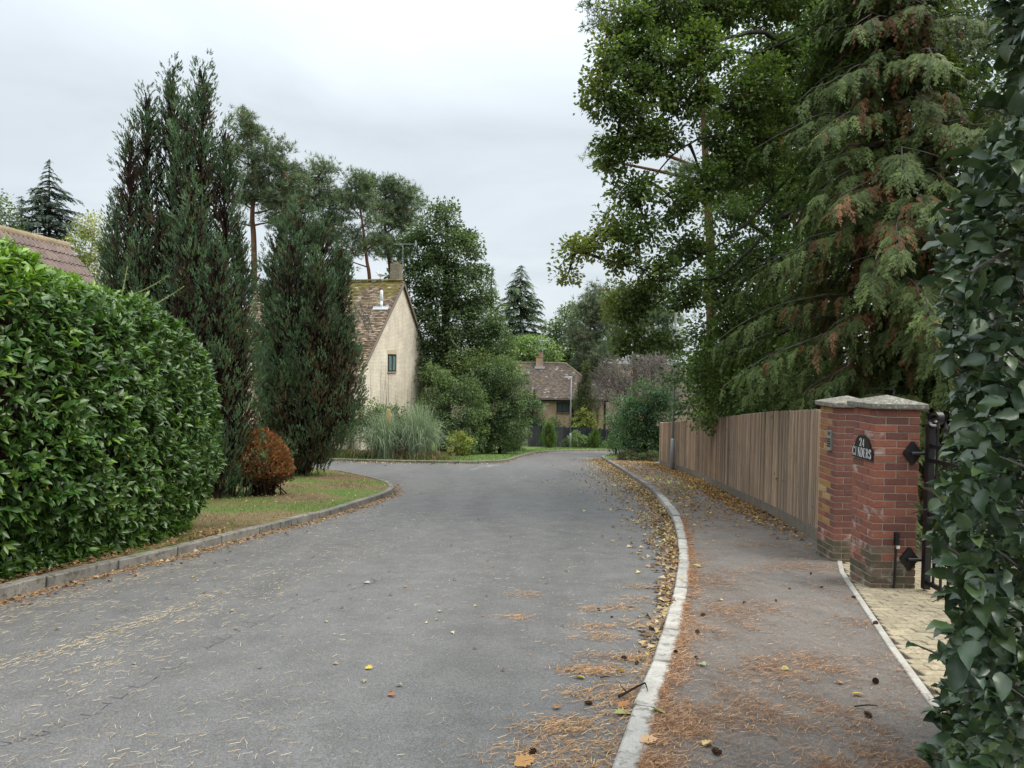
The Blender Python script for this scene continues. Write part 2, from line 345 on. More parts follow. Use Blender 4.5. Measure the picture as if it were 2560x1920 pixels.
# edging strip beside the driveway
e = resample(EDG, .92); root = None
V = np.concatenate([np.c_[offset(e, s), zg(0, e[:, 1]) + .0 + kerb_h(e[:, 1])] for s in (-.02, .02)]); n = len(e); q = np.arange(n - 1)
root = link('edging', make_mesh('edging', V, [np.stack([q, q + 1, q + 1 + n, q + n], 1)], M_DARKJOINT), kind='structure')
EDGST = bevel_box('edging_stone', (.055, 1, .2), .006, M_EDGE)
for a, b in zip(e[:-1], e[1:]):
    m_ = (a + b) / 2; L = np.linalg.norm(b - a); ang = math.atan2(b[1] - a[1], b[0] - a[0]) - math.pi / 2
    M = Matrix.Translation((m_[0], m_[1], float(zg(*m_) + kerb_h(m_[1])) - .09)) @ Matrix.Rotation(ang, 4, 'Z') @ Matrix.Rotation(math.atan2(-SLOPE * (b[1] - a[1]), L), 4, 'X') @ Matrix.Diagonal((1, L - .008, 1, 1))
    link('edging_stone', EDGST, root, M=M)
# block paving of the driveway
M_BLOCK = concrete('buff_paving', (.27, .225, .15), (.43, .37, .26), (.22, .19, .13), 16)
drv = [tuple(p) for p in offset(EDG, .04)] + [(4.1, 8.7), (9, 8.7), (9, 2.2)]
DZ = .035
drive = poly_sheet('driveway', drv, DZ - .012, M_DARKJOINT, kind='structure')
BLK = bevel_box('paving_block', (.194, .098, .06), .006, M_BLOCK)
blocks = []
for r in range(70):
    y = 2.4 + r * .109
    if y > 8.55: break
    x0 = np.interp(y, EDG[:, 1], EDG[:, 0]) + .045; k = 0
    x = math.floor(x0 / .203) * .203 + (.1 if r % 2 else 0)
    while x < 5.6:
        if x + .1 > x0 + .04: lft = max(x - .1, x0); blocks.append(((lft + x + .1) / 2 + random.uniform(-.002, .002), y + random.uniform(-.002, .002), x + .1 - lft))
        x += .203
def vis(b): x, y, _ = b; return not (.69 * y - .1 < x or (3.5 < x < 4.05 and 6.9 < y < 7.45) or (3.8 < x < 4.3 and y > 8.3) or x > 3.95)
bv = [b for b in blocks if vis(b)]; bv.sort(key=lambda b: b[1]); near = bv[:300]; rest = [b for b in blocks if b not in set(near)]
RX = Matrix.Rotation(-math.atan(SLOPE), 4, 'X')
for x, y, wx in near:
    link('paving_block', BLK, drive, M=Matrix.Translation((x, y, float(zg(x, y)) + DZ - .03 + random.uniform(-.003, .004))) @ Matrix.Rotation(random.uniform(-.02, .02), 4, 'Z') @ RX @ Matrix.Rotation(random.uniform(-.012, .012), 4, 'Y') @ Matrix.Diagonal((wx / .2, 1, 1, 1)))
mb = MB()
for x, y, wx in rest:
    mb.box((x, y, float(zg(x, y)) + DZ - .032), (wx - .005, .096, .06), ax=[(1, 0, 0), (0, math.cos(math.atan(SLOPE)), -math.sin(math.atan(SLOPE))), (0, math.sin(math.atan(SLOPE)), math.cos(math.atan(SLOPE)))])
o = mb.build('paving_block', M_BLOCK, drive); o['kind'] = 'stuff'
# give-way paint, worn patches and cracks on the road
M_PAINT = lowmat('worn_road_paint', [(.42, (.15, .15, .147)), (.6, (.36, .36, .35))], 11, bumpv=.1)
def flat_poly(name, pts, dz, m, par=None):
    o = poly_sheet(name, [tuple(p[:2]) for p in pts], dz, m); o.parent = par; return o
road = bpy.data.objects['road']
def mark(px, w_, L, ang, nm='give_way_marking'):
    c = ground_at(*px); d = np.array([math.cos(ang), math.sin(ang)]); s = np.array([-d[1], d[0]])
    q = [c[:2] + d * a * L / 2 + s * b * w_ / 2 for a, b in ((-1, -1), (1, -1), (1, 1), (-1, 1))]
    flat_poly(nm, q, .004, M_PAINT, road)
for px, L in (((1047, 1007), 2.2), ((1024, 1013), 1.0), ((1065, 1006.5), 1.6)): mark(px, .13, L, R_(74))
mark((1092, 1031), .10, 1.2, R_(0), 'worn_marking'); 
M_CRACK, _t, _b = mat('crack', (.05, .048, .046), .95, .05)
def crack(pts, w0, nm='crack'):
    P = np.array([ground_at(*p)[:2] for p in pts]); P = resample(catmull(P, 8), .06); P += np.cumsum(rng.normal(0, .006, P.shape), 0) * .6
    wd = w0 * rng.uniform(.3, 1.2, len(P))[:, None]; t = unit(np.gradient(P, axis=0)); s = np.stack([-t[:, 1], t[:, 0]], 1)
    A, B = P - s * wd / 2, P + s * wd / 2; n = len(P); V = np.r_[np.c_[A, zg(0, A[:, 1]) + .003], np.c_[B, zg(0, B[:, 1]) + .003]]; q = np.arange(n - 1)
    return V, np.stack([q, q + 1, q + 1 + n, q + n], 1)
mb = MB(); ml = [(0, 1612), (90, 1590), (200, 1545), (330, 1470), (450, 1400), (560, 1345), (680, 1298), (800, 1262), (900, 1225)]
for i in range(8):
    a, b = np.array(ml[i]), np.array(ml[i + 1])
    for f in np.arange(0, 1, .16):
        c0 = a + (b - a) * f
        if rng.random() < .75: mb.add(*crack([c0, c0 + (b - a) * .07, c0 + (b - a) * .13 + rng.normal(0, 2, 2)], .004))
        if rng.random() < .5: mb.add(*crack([c0, c0 - np.array([rng.uniform(12, 28), rng.uniform(2, 5)])], .005))
mb.build('road_crack', M_CRACK, road)

# ================================================================== TIMBER FENCE (right)
def woodmat(name, a, b_, c):
    m, t, b = mat(name, rough=.85, spec=.15); g = N(t, 'ShaderNodeTexCoord'); mp = N(t, 'ShaderNodeMapping'); mp.inputs['Scale'].default_value = (14, 14, .7)
    oi = N(t, 'ShaderNodeObjectInfo'); ad_ = N(t, 'ShaderNodeVectorMath', operation='ADD'); t.links.new(g.outputs['Object'], ad_.inputs[0])
    cx = N(t, 'ShaderNodeCombineXYZ'); mu = N(t, 'ShaderNodeMath', operation='MULTIPLY'); mu.inputs[1].default_value = 37; t.links.new(oi.outputs['Random'], mu.inputs[0])
    for i in range(3): t.links.new(mu.outputs[0], cx.inputs[i])
    t.links.new(cx.outputs[0], ad_.inputs[1]); t.links.new(ad_.outputs[0], mp.inputs[0])
    f = noise(t, 2.2, 7, .7, mp.outputs[0], 1.2); cc = ramp(t, f, [(.25, a), (.5, b_), (.75, c)])
    cc = mixc(t, 1.0, cc, ramp(t, oi.outputs['Random'], [(0, (.58, .57, .56)), (.3, (.88, .87, .86)), (.7, (1.12, 1.08, 1.03)), (1, (1.42, 1.36, 1.28))]), 'MULTIPLY')
    big = noise(t, .5, 4, .6, wpos(t)); cc = mixc(t, .6, cc, ramp(t, big, [(.35, (.72, .72, .74)), (.65, (1.22, 1.12, 1.0))]), 'MULTIPLY')
    v = N(t, 'ShaderNodeTexVoronoi'); v.inputs['Scale'].default_value = 3.2; t.links.new(ad_.outputs[0], v.inputs['Vector'])
    kn = ramp(t, v.outputs['Distance'], [(.0, (.3, .3, .3)), (.06, (.45, .4, .38)), (.1, (1, 1, 1))]); cc = mixc(t, .8, cc, kn, 'MULTIPLY')
    t.links.new(cc, b.inputs['Base Color']); bump(t, b, f, .4, .006); return m
M_WOOD = woodmat('weathered_fence_wood', (.24, .18, .134), (.385, .305, .238), (.51, .425, .34))
fp = resample(FEN, .0955); base = np.array([fp[0, 0], fp[0, 1], float(zg(*fp[0]))])
fence = thing('timber_fence', 'tall close-boarded timber fence on concrete gravel boards beside the footway', 'fence', base)
# feather-edge board: thick edge 17 mm, thin edge 5 mm, 125 mm wide and 1.68 m tall
bh = 1.66
BV = np.array([[x, y, z] for z in (0, bh) for x, y in ((-.07, -.003), (.07, .0), (.07, -.021), (-.07, -.009))])
BF = [np.array([[3, 2, 1, 0], [4, 5, 6, 7]]), np.array([[0, 1, 5, 4], [1, 2, 6, 5], [2, 3, 7, 6], [3, 0, 4, 7]])]
BOARD = make_mesh('fence_board', BV, [BF[0], BF[1]], M_WOOD)
for a, b in zip(fp[:-1], fp[1:]):
    m_ = (a + b) / 2; ang = math.atan2(b[1] - a[1], b[0] - a[0])
    # face looks to the road (left of travel is -x side): rotate so that local -y faces the street
    z = float(zg(*m_) + kerb_h(m_[1])) + .17 + random.uniform(-.006, .006)
    M = Matrix.Translation((m_[0] - base[0], m_[1] - base[1], z - base[2])) @ Matrix.Rotation(ang + math.pi - .05 + random.uniform(-.02, .02), 4, 'Z') @ Matrix.Rotation(random.uniform(-.004, .004), 4, 'Y') @ Matrix.Rotation(random.uniform(-.006, .006), 4, 'X')
    link('fence_board', BOARD, fence, M=M)
g = resample(FEN, 1.55); gr_ = resample(FEN, .7)
for a, b in zip(g[:-1], g[1:]):
    mb = MB(); L = np.linalg.norm(b - a); d = (b - a) / L; m_ = (a + b) / 2 - np.array([-d[1], d[0]]) * -.0
    zA, zB = [float(zg(*p) + kerb_h(p[1])) for p in (a, b)]; dirv = unit(np.array([d[0], d[1], (zB - zA) / L]))
    nrm = np.array([-d[1], d[0], 0]); mb.box((m_[0], m_[1], (zA + zB) / 2 + .06), (L - .006, .05, .24), ax=[dirv, nrm, np.cross(dirv, nrm)])
    part(mb, 'gravel_board', M_GRAVEL, fence)
    mb = MB(); p = b - np.array([-d[1], d[0]]) * .09; mb.box((p[0], p[1], zB + .85), (.1, .1, 1.8), math.atan2(d[1], d[0])); part(mb, 'fence_post', M_GRAVEL, fence)
for hh in (.4, 1.0, 1.6):
    mb = MB()
    for a, b in zip(gr_[1:-1], gr_[2:]):
        L = np.linalg.norm(b - a); d = (b - a) / L; p = (a + b) / 2 - np.array([-d[1], d[0]]) * .06
        mb.box((p[0], p[1], float(zg(*p) + kerb_h(p[1])) + hh), (L, .05, .08), ax=[unit(np.array([d[0], d[1], -SLOPE * d[1]])), (-d[1], d[0], 0), (0, 0, 1)])
    part(mb, 'rail', M_WOOD, fence)
# return at the far end
mb = MB(); p = FEN[-1]; mb.box((p[0] + .02, p[1] + .08, float(zg(*p)) + 1.0), (.11, .11, 1.9)); part(mb, 'end_post', M_WOOD, fence)
for i in range(18):
    x = p[0] + .12 + i * .1; y = p[1] + .1 + i * .01
    link('fence_board', BOARD, fence, M=Matrix.Translation((x - base[0], y - base[1], float(zg(x, y)) + .27 - base[2])) @ Matrix.Rotation(R_(185), 4, 'Z'))

# ================================================================== BRICK GATE PILLARS
def brickmat(name, stops, stain, stain_lo=.5, stain_hi=.6, green=None):
    m, t, b = mat(name, rough=.85, spec=.2); oi = N(t, 'ShaderNodeObjectInfo'); p = wpos(t)
    c = ramp(t, oi.outputs['Random'], stops); f = noise(t, 38, 5, .7, p); c = mixc(t, .8, c, ramp(t, f, [(.3, (.7, .7, .72)), (.7, (1.25, 1.22, 1.2))]), 'MULTIPLY')
    if stain: c = mixc(t, ramp(t, noise(t, 7, 6, .7, p), [(stain_lo, (0, 0, 0)), (stain_hi, (1, 1, 1))]), c, stain)
    if green: c = mixc(t, ramp(t, noise(t, 5.3, 5, .7, p), [(.45, (0, 0, 0)), (.6, (1, 1, 1))]), c, green)
    t.links.new(c, b.inputs['Base Color']); bump(t, b, f, .5, .005); return m
RED = [(0, (.24, .095, .066)), (.3, (.30, .115, .078)), (.6, (.235, .10, .074)), (.85, (.17, .08, .066)), (1, (.33, .135, .088))]
DRK = [(0, (.15, .07, .056)), (.4, (.20, .088, .068)), (.7, (.165, .078, .064)), (1, (.24, .10, .075))]  # red brick with the shade of the front faces put into its colour
YEL = [(0, (.36, .235, .09)), (.4, (.30, .165, .07)), (.7, (.22, .10, .06)), (1, (.42, .30, .14))]
M_BR = [brickmat('red_brick', RED, (.33, .2, .17), .6, .78), brickmat('chalky_red_brick', RED, (.42, .33, .29), .48, .62),
        brickmat('mossy_base_brick', [(0, (.12, .085, .06)), (1, (.2, .14, .1))], (.3, .28, .24), .52, .66, (.09, .085, .055)),
        brickmat('shade_toned_brick', DRK, (.2, .14, .13), .6, .8), brickmat('yellow_lichen_brick', YEL, (.3, .12, .08), .56, .66)]
def smesh(m, d, nm): return bevel_box(nm, d, .004, m)
def pillar(x0, y0, zb, courses, label, kinds):
    t = thing('brick_pillar', label, 'gate pillar', (x0 + .22, y0 + .22, zb), 'brick gate pillars')
    mb = MB(); mb.box((x0 + .22, y0 + .22, zb + courses * .0375), (.424, .424, courses * .075 - .006)); part(mb, 'mortar_core', M_MORTAR, t)
    cache = {}
    for c in range(courses):
        A = c % 2 == courses % 2
        lay = [(.05125, .1075, 'y'), (.05125, .3325, 'y'), (.38875, .1075, 'y'), (.38875, .3325, 'y'), (.22, .05125, 'x'), (.22, .38875, 'x')]
        for (u, v, ax) in lay:
            if not A: u, v, ax = v, u, 'y' if ax == 'x' else 'x'
            k = kinds(c, courses, u, v); key = k
            if key not in cache: cache[key] = smesh(M_BR[k], (.215, .1025, .065), 'brick')
            rz = R_(90) if ax == 'y' else 0
            j = lambda s: random.uniform(-s, s)
            link('brick', cache[key], t, M=Matrix.Translation((u - .22 + j(.0015), v - .22 + j(.0015), c * .075 + .0375 + j(.001))) @ Matrix.Rotation(rz + j(.008), 4, 'Z') @ Matrix.Rotation(j(.006), 4, 'Y'))
    ztop = zb + courses * .075
    mb = MB(); s = .272; q = [(-s, -s), (s, -s), (s, s), (-s, s)]; bz = ztop + .004
    V = [(x0 + .22 + a * .98, y0 + .22 + b * .98, bz) for a, b in q] + [(x0 + .22 + a, y0 + .22 + b, bz + .012) for a, b in q] + [(x0 + .22 + a, y0 + .22 + b, bz + .05) for a, b in q] + [(x0 + .22 + a * .93, y0 + .22 + b * .93, bz + .06) for a, b in q] + [(x0 + .22, y0 + .22, bz + .132)]
    P4 = [[0, 3, 2, 1]] + [[a * 4 + i, a * 4 + (i + 1) % 4, a * 4 + 4 + (i + 1) % 4, a * 4 + 4 + i] for a in range(3) for i in range(4)]
    mb.add(V, [np.array(P4), np.array([[12 + i, 12 + (i + 1) % 4, 16] for i in range(4)])]); part(mb, 'pillar_cap', M_CAP, t)
    return t
def k1(c, n, u, v):
    if c < 3: return 2
    if c < 6: return random.choice((2, 1, 1)) if u < .2 or random.random() < .5 else 0
    if u < .12: return 0 if random.random() < .8 else 1
    return random.choice((0, 3, 3, 3))  # bricks off the left face mostly browner: its shade is painted in
def k2(c, n, u, v):
    if c < 3: return 2
    if c < 6: return random.choice((1, 2, 3))
    if u < .12 and v > .15: return 4 if random.random() < .7 else 0
    if u < .12: return random.choice((4, 3, 3)) if v > .2 else 3
    return 3
PZ = -.66
p1 = pillar(3.57, 6.95, PZ, 24, 'nearer brick gate pillar carrying the arched black name plate', k1)
p2 = pillar(3.83, 8.35, -.805, 25, 'farther brick gate pillar with yellow lichen joining the timber fence', k2)
# name plate on the side of the nearer pillar (faces -x)
M_PLATE = plain('black_plate', (.012, .012, .013), .35, 0, .5); M_WHITE = plain('white_lettering', (.8, .8, .79), .5)
sx, sy, sz = 3.552, 7.165, PZ + 1.385
sign = thing('name_plate', 'black arched house name plate with white number and name on the brick pillar', 'house sign', (sx, sy, sz))
prof = [(-.205, -.1), (.205, -.1), (.205, .015)] + [(.205 - .05 + .0, .022)] + [(.152 * math.cos(a), .022 + .118 * math.sin(a)) for a in np.linspace(.05, math.pi - .05, 18)] + [(-.155, .022), (-.205, .015)]
n = len(prof); mb = MB()
# local: u along -y seen from the street (left is farther), so u -> y mirrored
V = [(sx + d, sy - u, sz + v) for d in (0, .012) for u, v in prof]; mb.add(V, [np.array([[i, (i + 1) % n, n + (i + 1) % n, n + i] for i in range(n)])])
c0 = len(V); tri = tessellate_polygon([[Vector((u, v, 0)) for u, v in prof]]); mb.add(V[:n], np.array(tri)); part(mb, 'plate', M_PLATE, sign)
GL = {  # serif letters drawn as strokes on a 0..1 by 0..1 cell: (x0,y0,x1,y1,width)
 'I': [(.5, 0, .5, 1, .3), (.2, .03, .8, .03, .07), (.2, .97, .8, .97, .07)],
 'N': [(.16, 0, .16, 1, .12), (.84, 0, .84, 1, .12), (.12, 1, .86, 0, .24), (0, .03, .32, .03, .06), (0, .97, .25, .97, .06), (.68, .97, 1, .97, .06)],
 'E': [(.22, 0, .22, 1, .24), (.05, .03, .9, .03, .07), (.05, .97, .88, .97, .07), (.22, .5, .68, .5, .07), (.88, .0, .92, .25, .08), (.85, .75, .88, 1, .08), (.68, .38, .68, .62, .07)],
 'C': [((.88, .78), (.72, .96), (.46, .98), (.2, .8), (.13, .5), (.2, .2), (.46, .02), (.74, .05), (.92, .26))],
 'D': [(.2, 0, .2, 1, .22), ((.1, .97), (.5, .97), (.8, .82), (.9, .5), (.8, .18), (.5, .03), (.1, .03))],
 'R': [(.2, 0, .2, 1, .22), ((.08, .97), (.55, .97), (.82, .86), (.82, .62), (.55, .52), (.22, .5)), (.5, .5, .95, .02, .2), (.02, .03, .42, .03, .06)],
 'S': [((.84, .76), (.7, .96), (.4, .98), (.18, .82), (.24, .62), (.55, .5), (.82, .36), (.84, .16), (.6, .02), (.3, .04), (.14, .26))],
 '2': [((.14, .7), (.2, .92), (.5, 1), (.82, .88), (.8, .65), (.5, .35), (.12, .04)), (.1, .06, .9, .06, .12), (.86, .02, .92, .24, .07)],
 '4': [(.66, 0, .66, 1, .2), (.68, .98, .08, .3, .1), (.05, .28, .95, .28, .1), (.45, .03, .9, .03, .06)]}
def glyph(mb, ch, u0, v0, w_, h_):
    def seg(a, b, wd):
        a = np.array(a) * (w_, h_); b = np.array(b) * (w_, h_); d = b - a; L = np.linalg.norm(d) + 1e-9; s = np.array([-d[1], d[0]]) / L * wd * w_ / 2
        q = [a - s, b - s, b + s, a + s]; mb.add([(sx - .0025 - .0004 * random.random(), sy - (u0 + x), sz + v0 + y) for x, y in q], np.array([[0, 1, 2, 3]]))
    for st in GL[ch]:
        if isinstance(st[0], tuple):
            pts = catmull(np.array(st, float), 4)
            for a, b in zip(pts[:-1], pts[1:]):
                d = (b - a) / (np.linalg.norm(b - a) + 1e-9); seg(a - d * .02, b + d * .02, .11 + .16 * abs(d[1]))
        else: seg(st[:2], st[2:4], st[4])
for txt, u0, v0, w_, h_, gap in (('24', -.05, .025, .046, .078, .055), ('CINDERS', -.192, -.082, .046, .092, .0558)):
    for i, ch in enumerate(txt):
        mb = MB(); glyph(mb, ch, u0 + i * gap, v0, w_ * (.6 if ch == 'I' else 1), h_); part(mb, 'letter', M_WHITE, sign)
# entry phone on the farther pillar
M_STEEL = plain('brushed_steel', (.42, .42, .41), .4, .6, .5)
mb = MB(); mb.box((3.822, 8.49, -.73 + 1.40), (.03, .1, .235)); en = part(mb, 'panel', M_STEEL, thing('entry_phone', 'grey metal entry phone panel fixed to the lichened pillar', 'intercom', (3.815, 8.49, .55)))
ent = en.parent
mb = MB()
for r in range(4):
    for c in range(3): mb.box((3.804, 8.46 + c * .028, .60 + r * .028), (.008, .018, .016))
part(mb, 'keypad', M_PLATE, ent); mb = MB()
for i in range(5): mb.box((3.805, 8.49, .735 + i * .009), (.006, .06, .004))
part(mb, 'speaker_grille', M_PLATE, ent)
# black gate with hinge plates, conduit
M_IRON = plain('black_gate_paint', (.011, .011, .013), .38, 0, .5, .3)
gx = 4.06; gate_b = np.array([gx, 6.85, -.6]); gate = thing('iron_gate', 'black wrought iron gate hung from the nearer brick pillar', 'gate', gate_b)
z0, z1 = -.55, .86
def gz(y): return 0.0
for y in (6.86, 3.75):
    mb = MB(); mb.box((gx, y, (z0 + z1) / 2 + .05), (.06, .06, z1 - z0 + .2)); part(mb, 'stile', M_IRON, gate)
for z in (z0 + .02, .02, .14, z1 - .2, z1 - .06):
    mb = MB(); mb.box((gx, 5.3, z), (.03, 3.05, .04)); part(mb, 'rail', M_IRON, gate)
for i in range(26):
    y = 6.74 - i * .116; top = z1 + .1 + .28 * abs(math.sin((6.8 - y) * .5)) * .3
    mb = MB(); mb.box((gx, y, (z0 + top) / 2), (.018, .018, top - z0)); mb.tube([(gx, y, top - .01), (gx, y, top + .02), (gx, y, top + .09)], [.01, .018, .001], 6); part(mb, 'bar', M_IRON, gate)
    if i % 2 == 0:
        mb = MB(); th = np.linspace(0, 4.2 * math.pi, 30); r = np.linspace(.045, .008, 30); mb.tube(np.stack([gx + th * 0, y - .058 + r * np.cos(th), .08 + r * np.sin(th)], 1), .006, 5); part(mb, 'scroll', M_IRON, gate)
th = np.linspace(-.5 * math.pi, 2.6 * math.pi, 40); r = np.linspace(.085, .025, 40)
mb = MB(); P = np.stack([gx + .01 - r * np.cos(th) * .2 + 0 * th, 6.80 - .02 + r * np.cos(th), z1 + .2 + r * np.sin(th)], 1)
V, F = ribbons(P[None], np.full((1, 40), .06), np.array([[1., 0, 0]])); V2 = V + np.array([0, 0, .012]); mb.add(V, F).add(V2, F); part(mb, 'top_scroll', M_IRON, gate)
def hinge(z):
    n_ = 26; th = np.linspace(0, 2 * math.pi, n_, endpoint=False)
    rx = .075 * (1 + .16 * np.cos(4 * th) + .06 * np.cos(8 * th)); rz_ = .098 * (1 + .16 * np.cos(4 * th) + .05 * np.cos(8 * th))
    cx = 3.935; P = np.stack([cx + rx * np.cos(th), th * 0 + 6.926, z + rz_ * np.sin(th)], 1); Q = P + (0, .024, 0)
    mb = MB(); idx = np.arange(n_); mb.add(np.r_[P, Q], [np.stack([idx, (idx + 1) % n_, n_ + (idx + 1) % n_, n_ + idx], 1)]); mb.add(np.r_[P, [[cx, 6.915, z]]], np.stack([(idx + 1) % n_, idx, idx * 0 + n_], 1)); part(mb, 'hinge_plate', M_IRON, gate)
    mb = MB(); mb.tube([(cx - .03, 6.905, z), (cx + .14, 6.9, z)], .017, 8); part(mb, 'hinge_pin', M_IRON, gate)
hinge(.715); hinge(-.33)
mb = MB(); cxp = 3.80
con = thing('cable_conduit', 'thin black cable conduit with switch box on front of the nearer pillar', 'conduit', (cxp, 6.93, PZ - .02))
mb.tube([(cxp - .01, 6.925, PZ - .03), (cxp - .01, 6.932, PZ + .06), (cxp, 6.937, PZ + .12), (cxp + .002, 6.937, PZ + .45)], .011, 8); part(mb, 'pipe', M_IRON, con)
mb = MB(); mb.box((cxp + .002, 6.93, PZ + .53), (.036, .04, .125)); part(mb, 'switch_box', M_IRON, con)
mb = MB(); mb.box((cxp + .012, 6.922, PZ + .45), (.026, .03, .03)); part(mb, 'white_gland', M_WHITE, con)

# ================================================================== STREET LAMPS
M_POST = plain('galvanised_post', (.30, .31, .315), .5, .3, .4); M_LANT = plain('lantern_grey', (.36, .38, .4), .4, .2)
def lamp(x, y, h, label, group='street lamps on the right hand side'):
    z = float(zg(x, y)) + .1; t = thing('street_lamp', label, 'street lamp', (x, y, z), 'street lamps along the road')
    mb = MB(); mb.tube([(x, y, z - .1), (x, y, z + 1.12), (x, y, z + 1.2)], [.085, .085, .042], 16); part(mb, 'post_base', M_POST, t, True)
    mb = MB(); mb.tube([(x, y, z + 1.18), (x, y, z + h * .6), (x, y, z + h)], [.044, .041, .038], 12); part(mb, 'post', M_POST, t, True)
    mb = MB(); mb.tube([(x - .06, y, z + h - .05), (x - .06, y, z + h + .02)], .05, 10); mb.box((x - .02, y, z + h - .0), (.12, .08, .07)); part(mb, 'bracket', M_POST, t)
    mb = MB(); c = [(-.62, 0, .03), (-.45, .11, .05), (-.1, .12, .07), (.08, .07, .06)]
    V = []
    for u, hw, th in c: V += [(x + u, y - hw, z + h + .05), (x + u, y + hw, z + h + .05), (x + u, y + hw * .6, z + h + .05 + th), (x + u, y - hw * .6, z + h + .05 + th)]
    P = [[i * 4 + j, i * 4 + (j + 1) % 4, i * 4 + 4 + (j + 1) % 4, i * 4 + 4 + j] for i in range(3) for j in range(4)] + [[0, 3, 2, 1], [12, 13, 14, 15]]
    mb.add(V, np.array(P)); part(mb, 'lantern', M_LANT, t)
    mb = MB(); mb.box((x - .38, y, z + h + .045), (.34, .16, .012)); part(mb, 'lens', plain('lamp_lens', (.5, .52, .52), .2), t)
    mb = MB(); mb.box((x - .087, y, z + .65), (.008, .07, .4)); part(mb, 'access_door', M_POST, t)
    return t
lamp(6.08, 26.6, 6.15, 'tall grey street lamp standing against the timber fence')
lamp(4.86, 58.3, 5.75, 'distant grey street lamp in front of the dark grey fence')
# ================================================================== HOUSES
def housebrick(name, c1, c2, mort, stain, msz=.0055):
    m, t, b = mat(name, rough=.9, spec=.15); uv = N(t, 'ShaderNodeTexCoord'); br = N(t, 'ShaderNodeTexBrick')
    br.inputs['Scale'].default_value = 1; br.inputs['Brick Width'].default_value = .225; br.inputs['Row Height'].default_value = .075
    br.inputs['Mortar Size'].default_value = msz; br.inputs['Mortar Smooth'].default_value = .1; br.inputs['Bias'].default_value = -.1
    br.inputs['Color1'].default_value = (*c1, 1); br.inputs['Color2'].default_value = (*c2, 1); br.inputs['Mortar'].default_value = (*mort, 1)
    t.links.new(uv.outputs['UV'], br.inputs['Vector']); p = wpos(t); f = noise(t, .9, 6, .6, p)
    mp = N(t, 'ShaderNodeMapping'); mp.inputs['Scale'].default_value = (2.2, 2.2, .25); t.links.new(p, mp.inputs[0]); s = noise(t, 1.2, 6, .65, mp.outputs[0])
    c = mixc(t, .8, br.outputs[0], ramp(t, f, [(.3, (.78, .76, .74)), (.7, (1.18, 1.16, 1.14))]), 'MULTIPLY')
    c = mixc(t, ramp(t, s, [(.52, (0, 0, 0)), (.72, (.55, .55, .55))]), c, stain)
    t.links.new(c, b.inputs['Base Color']); return m
M_PALEBR = housebrick('pale_buff_brick', (.66, .595, .49), (.75, .69, .585), (.25, .21, .165), (.42, .35, .27))
M_ORBR = housebrick('orange_buff_brick', (.44, .28, .185), (.51, .345, .235), (.36, .29, .22), (.3, .19, .11), .01)
M_TILE = colmat('clay_roof_tile', .9, 25, .25, .15); M_DARKWOOD = plain('dark_stained_wood', (.03, .022, .018), .6)
M_GLASS, _t, _b = mat('window_glass', (.05, .07, .075), .06, .6); M_LEAD = plain('lead_flashing', (.42, .44, .46), .5)
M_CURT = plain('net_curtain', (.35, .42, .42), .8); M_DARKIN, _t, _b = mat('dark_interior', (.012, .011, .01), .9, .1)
M_WHITEP = plain('white_plastic', (.72, .73, .73), .4, 0, .4, .05); M_POT = plain('terracotta_pot', (.36, .13, .075), .8)
def wall_mesh(name, pts2, o, u, v=None, m=None, par=None, thick=.22, nrm=None):
    """upright wall polygon given in (along, height), extruded inward"""
    u3 = np.array([u[0], u[1], 0]); o = np.array(o, float); n3 = np.array([nrm[0], nrm[1], 0]) * thick
    A = np.array([o + u3 * a + np.array([0, 0, h]) for a, h in pts2]); B = A + n3; n = len(A)
    tri = np.array(tessellate_polygon([[Vector((a, h, 0)) for a, h in pts2]]))
    L = np.array(par.location) if par is not None else 0
    V = np.r_[A, B] - L; uv = np.r_[np.array(pts2), np.array(pts2)]
    side = np.array([[i, (i + 1) % n, n + (i + 1) % n, n + i] for i in range(n)])
    return link(name, make_mesh(name, V, [np.r_[tri, tri + n], side], m, uv=uv), par)
def tiles(mb, o, along, down, nrm, L, H, w_, gauge, cfun, hip=None):
    """plain tiles: o = top corner, rows run down the slope"""
    rows = int(H / gauge); o = np.array(o, float); along, down, nrm = map(np.array, (along, down, nrm)); vs_, fs, cs = [], [], []
    for r in range(rows):
        s1 = (r + 1) * gauge; s0 = r * gauge - .02; a0, a1 = (0, L) if hip is None else hip(s1)
        n = max(1, int((a1 - a0) / w_)); x = a0 + (np.arange(n) + (.5 if r % 2 else 0)) * w_; x = x[x + w_ * .4 < a1]
        k = len(x)
        if not k: continue
        up = .012 + rng.uniform(-.004, .006, k); sl_ = s1 + rng.uniform(-.006, .008, k); ww = w_ - .006
        c = lambda a, s, h: o + a[:, None] * along + (s * np.ones(k))[:, None] * down + h[:, None] * nrm
        z = np.zeros(k); T = .024
        Q = np.stack([c(x, s0, z + .002), c(x + ww, s0, z + .002), c(x + ww, sl_, up + T), c(x, sl_, up + T), c(x, sl_, up - .002), c(x + ww, sl_, up - .002)], 1)
        vs_.append(Q.reshape(-1, 3)); col = cfun(o + x[:, None] * along + s1 * down); cs.append(np.repeat(col, 6, 0))
        fs.append(np.arange(k)[:, None] * 6)
    b = 0; F = []
    for f in fs:
        F.append(f + b + np.array([[0, 1, 2, 3]])); F.append(f + b + np.array([[3, 2, 5, 4]])); b += len(f) * 6
    mb.add(np.concatenate(vs_), np.concatenate(F), np.concatenate(cs))
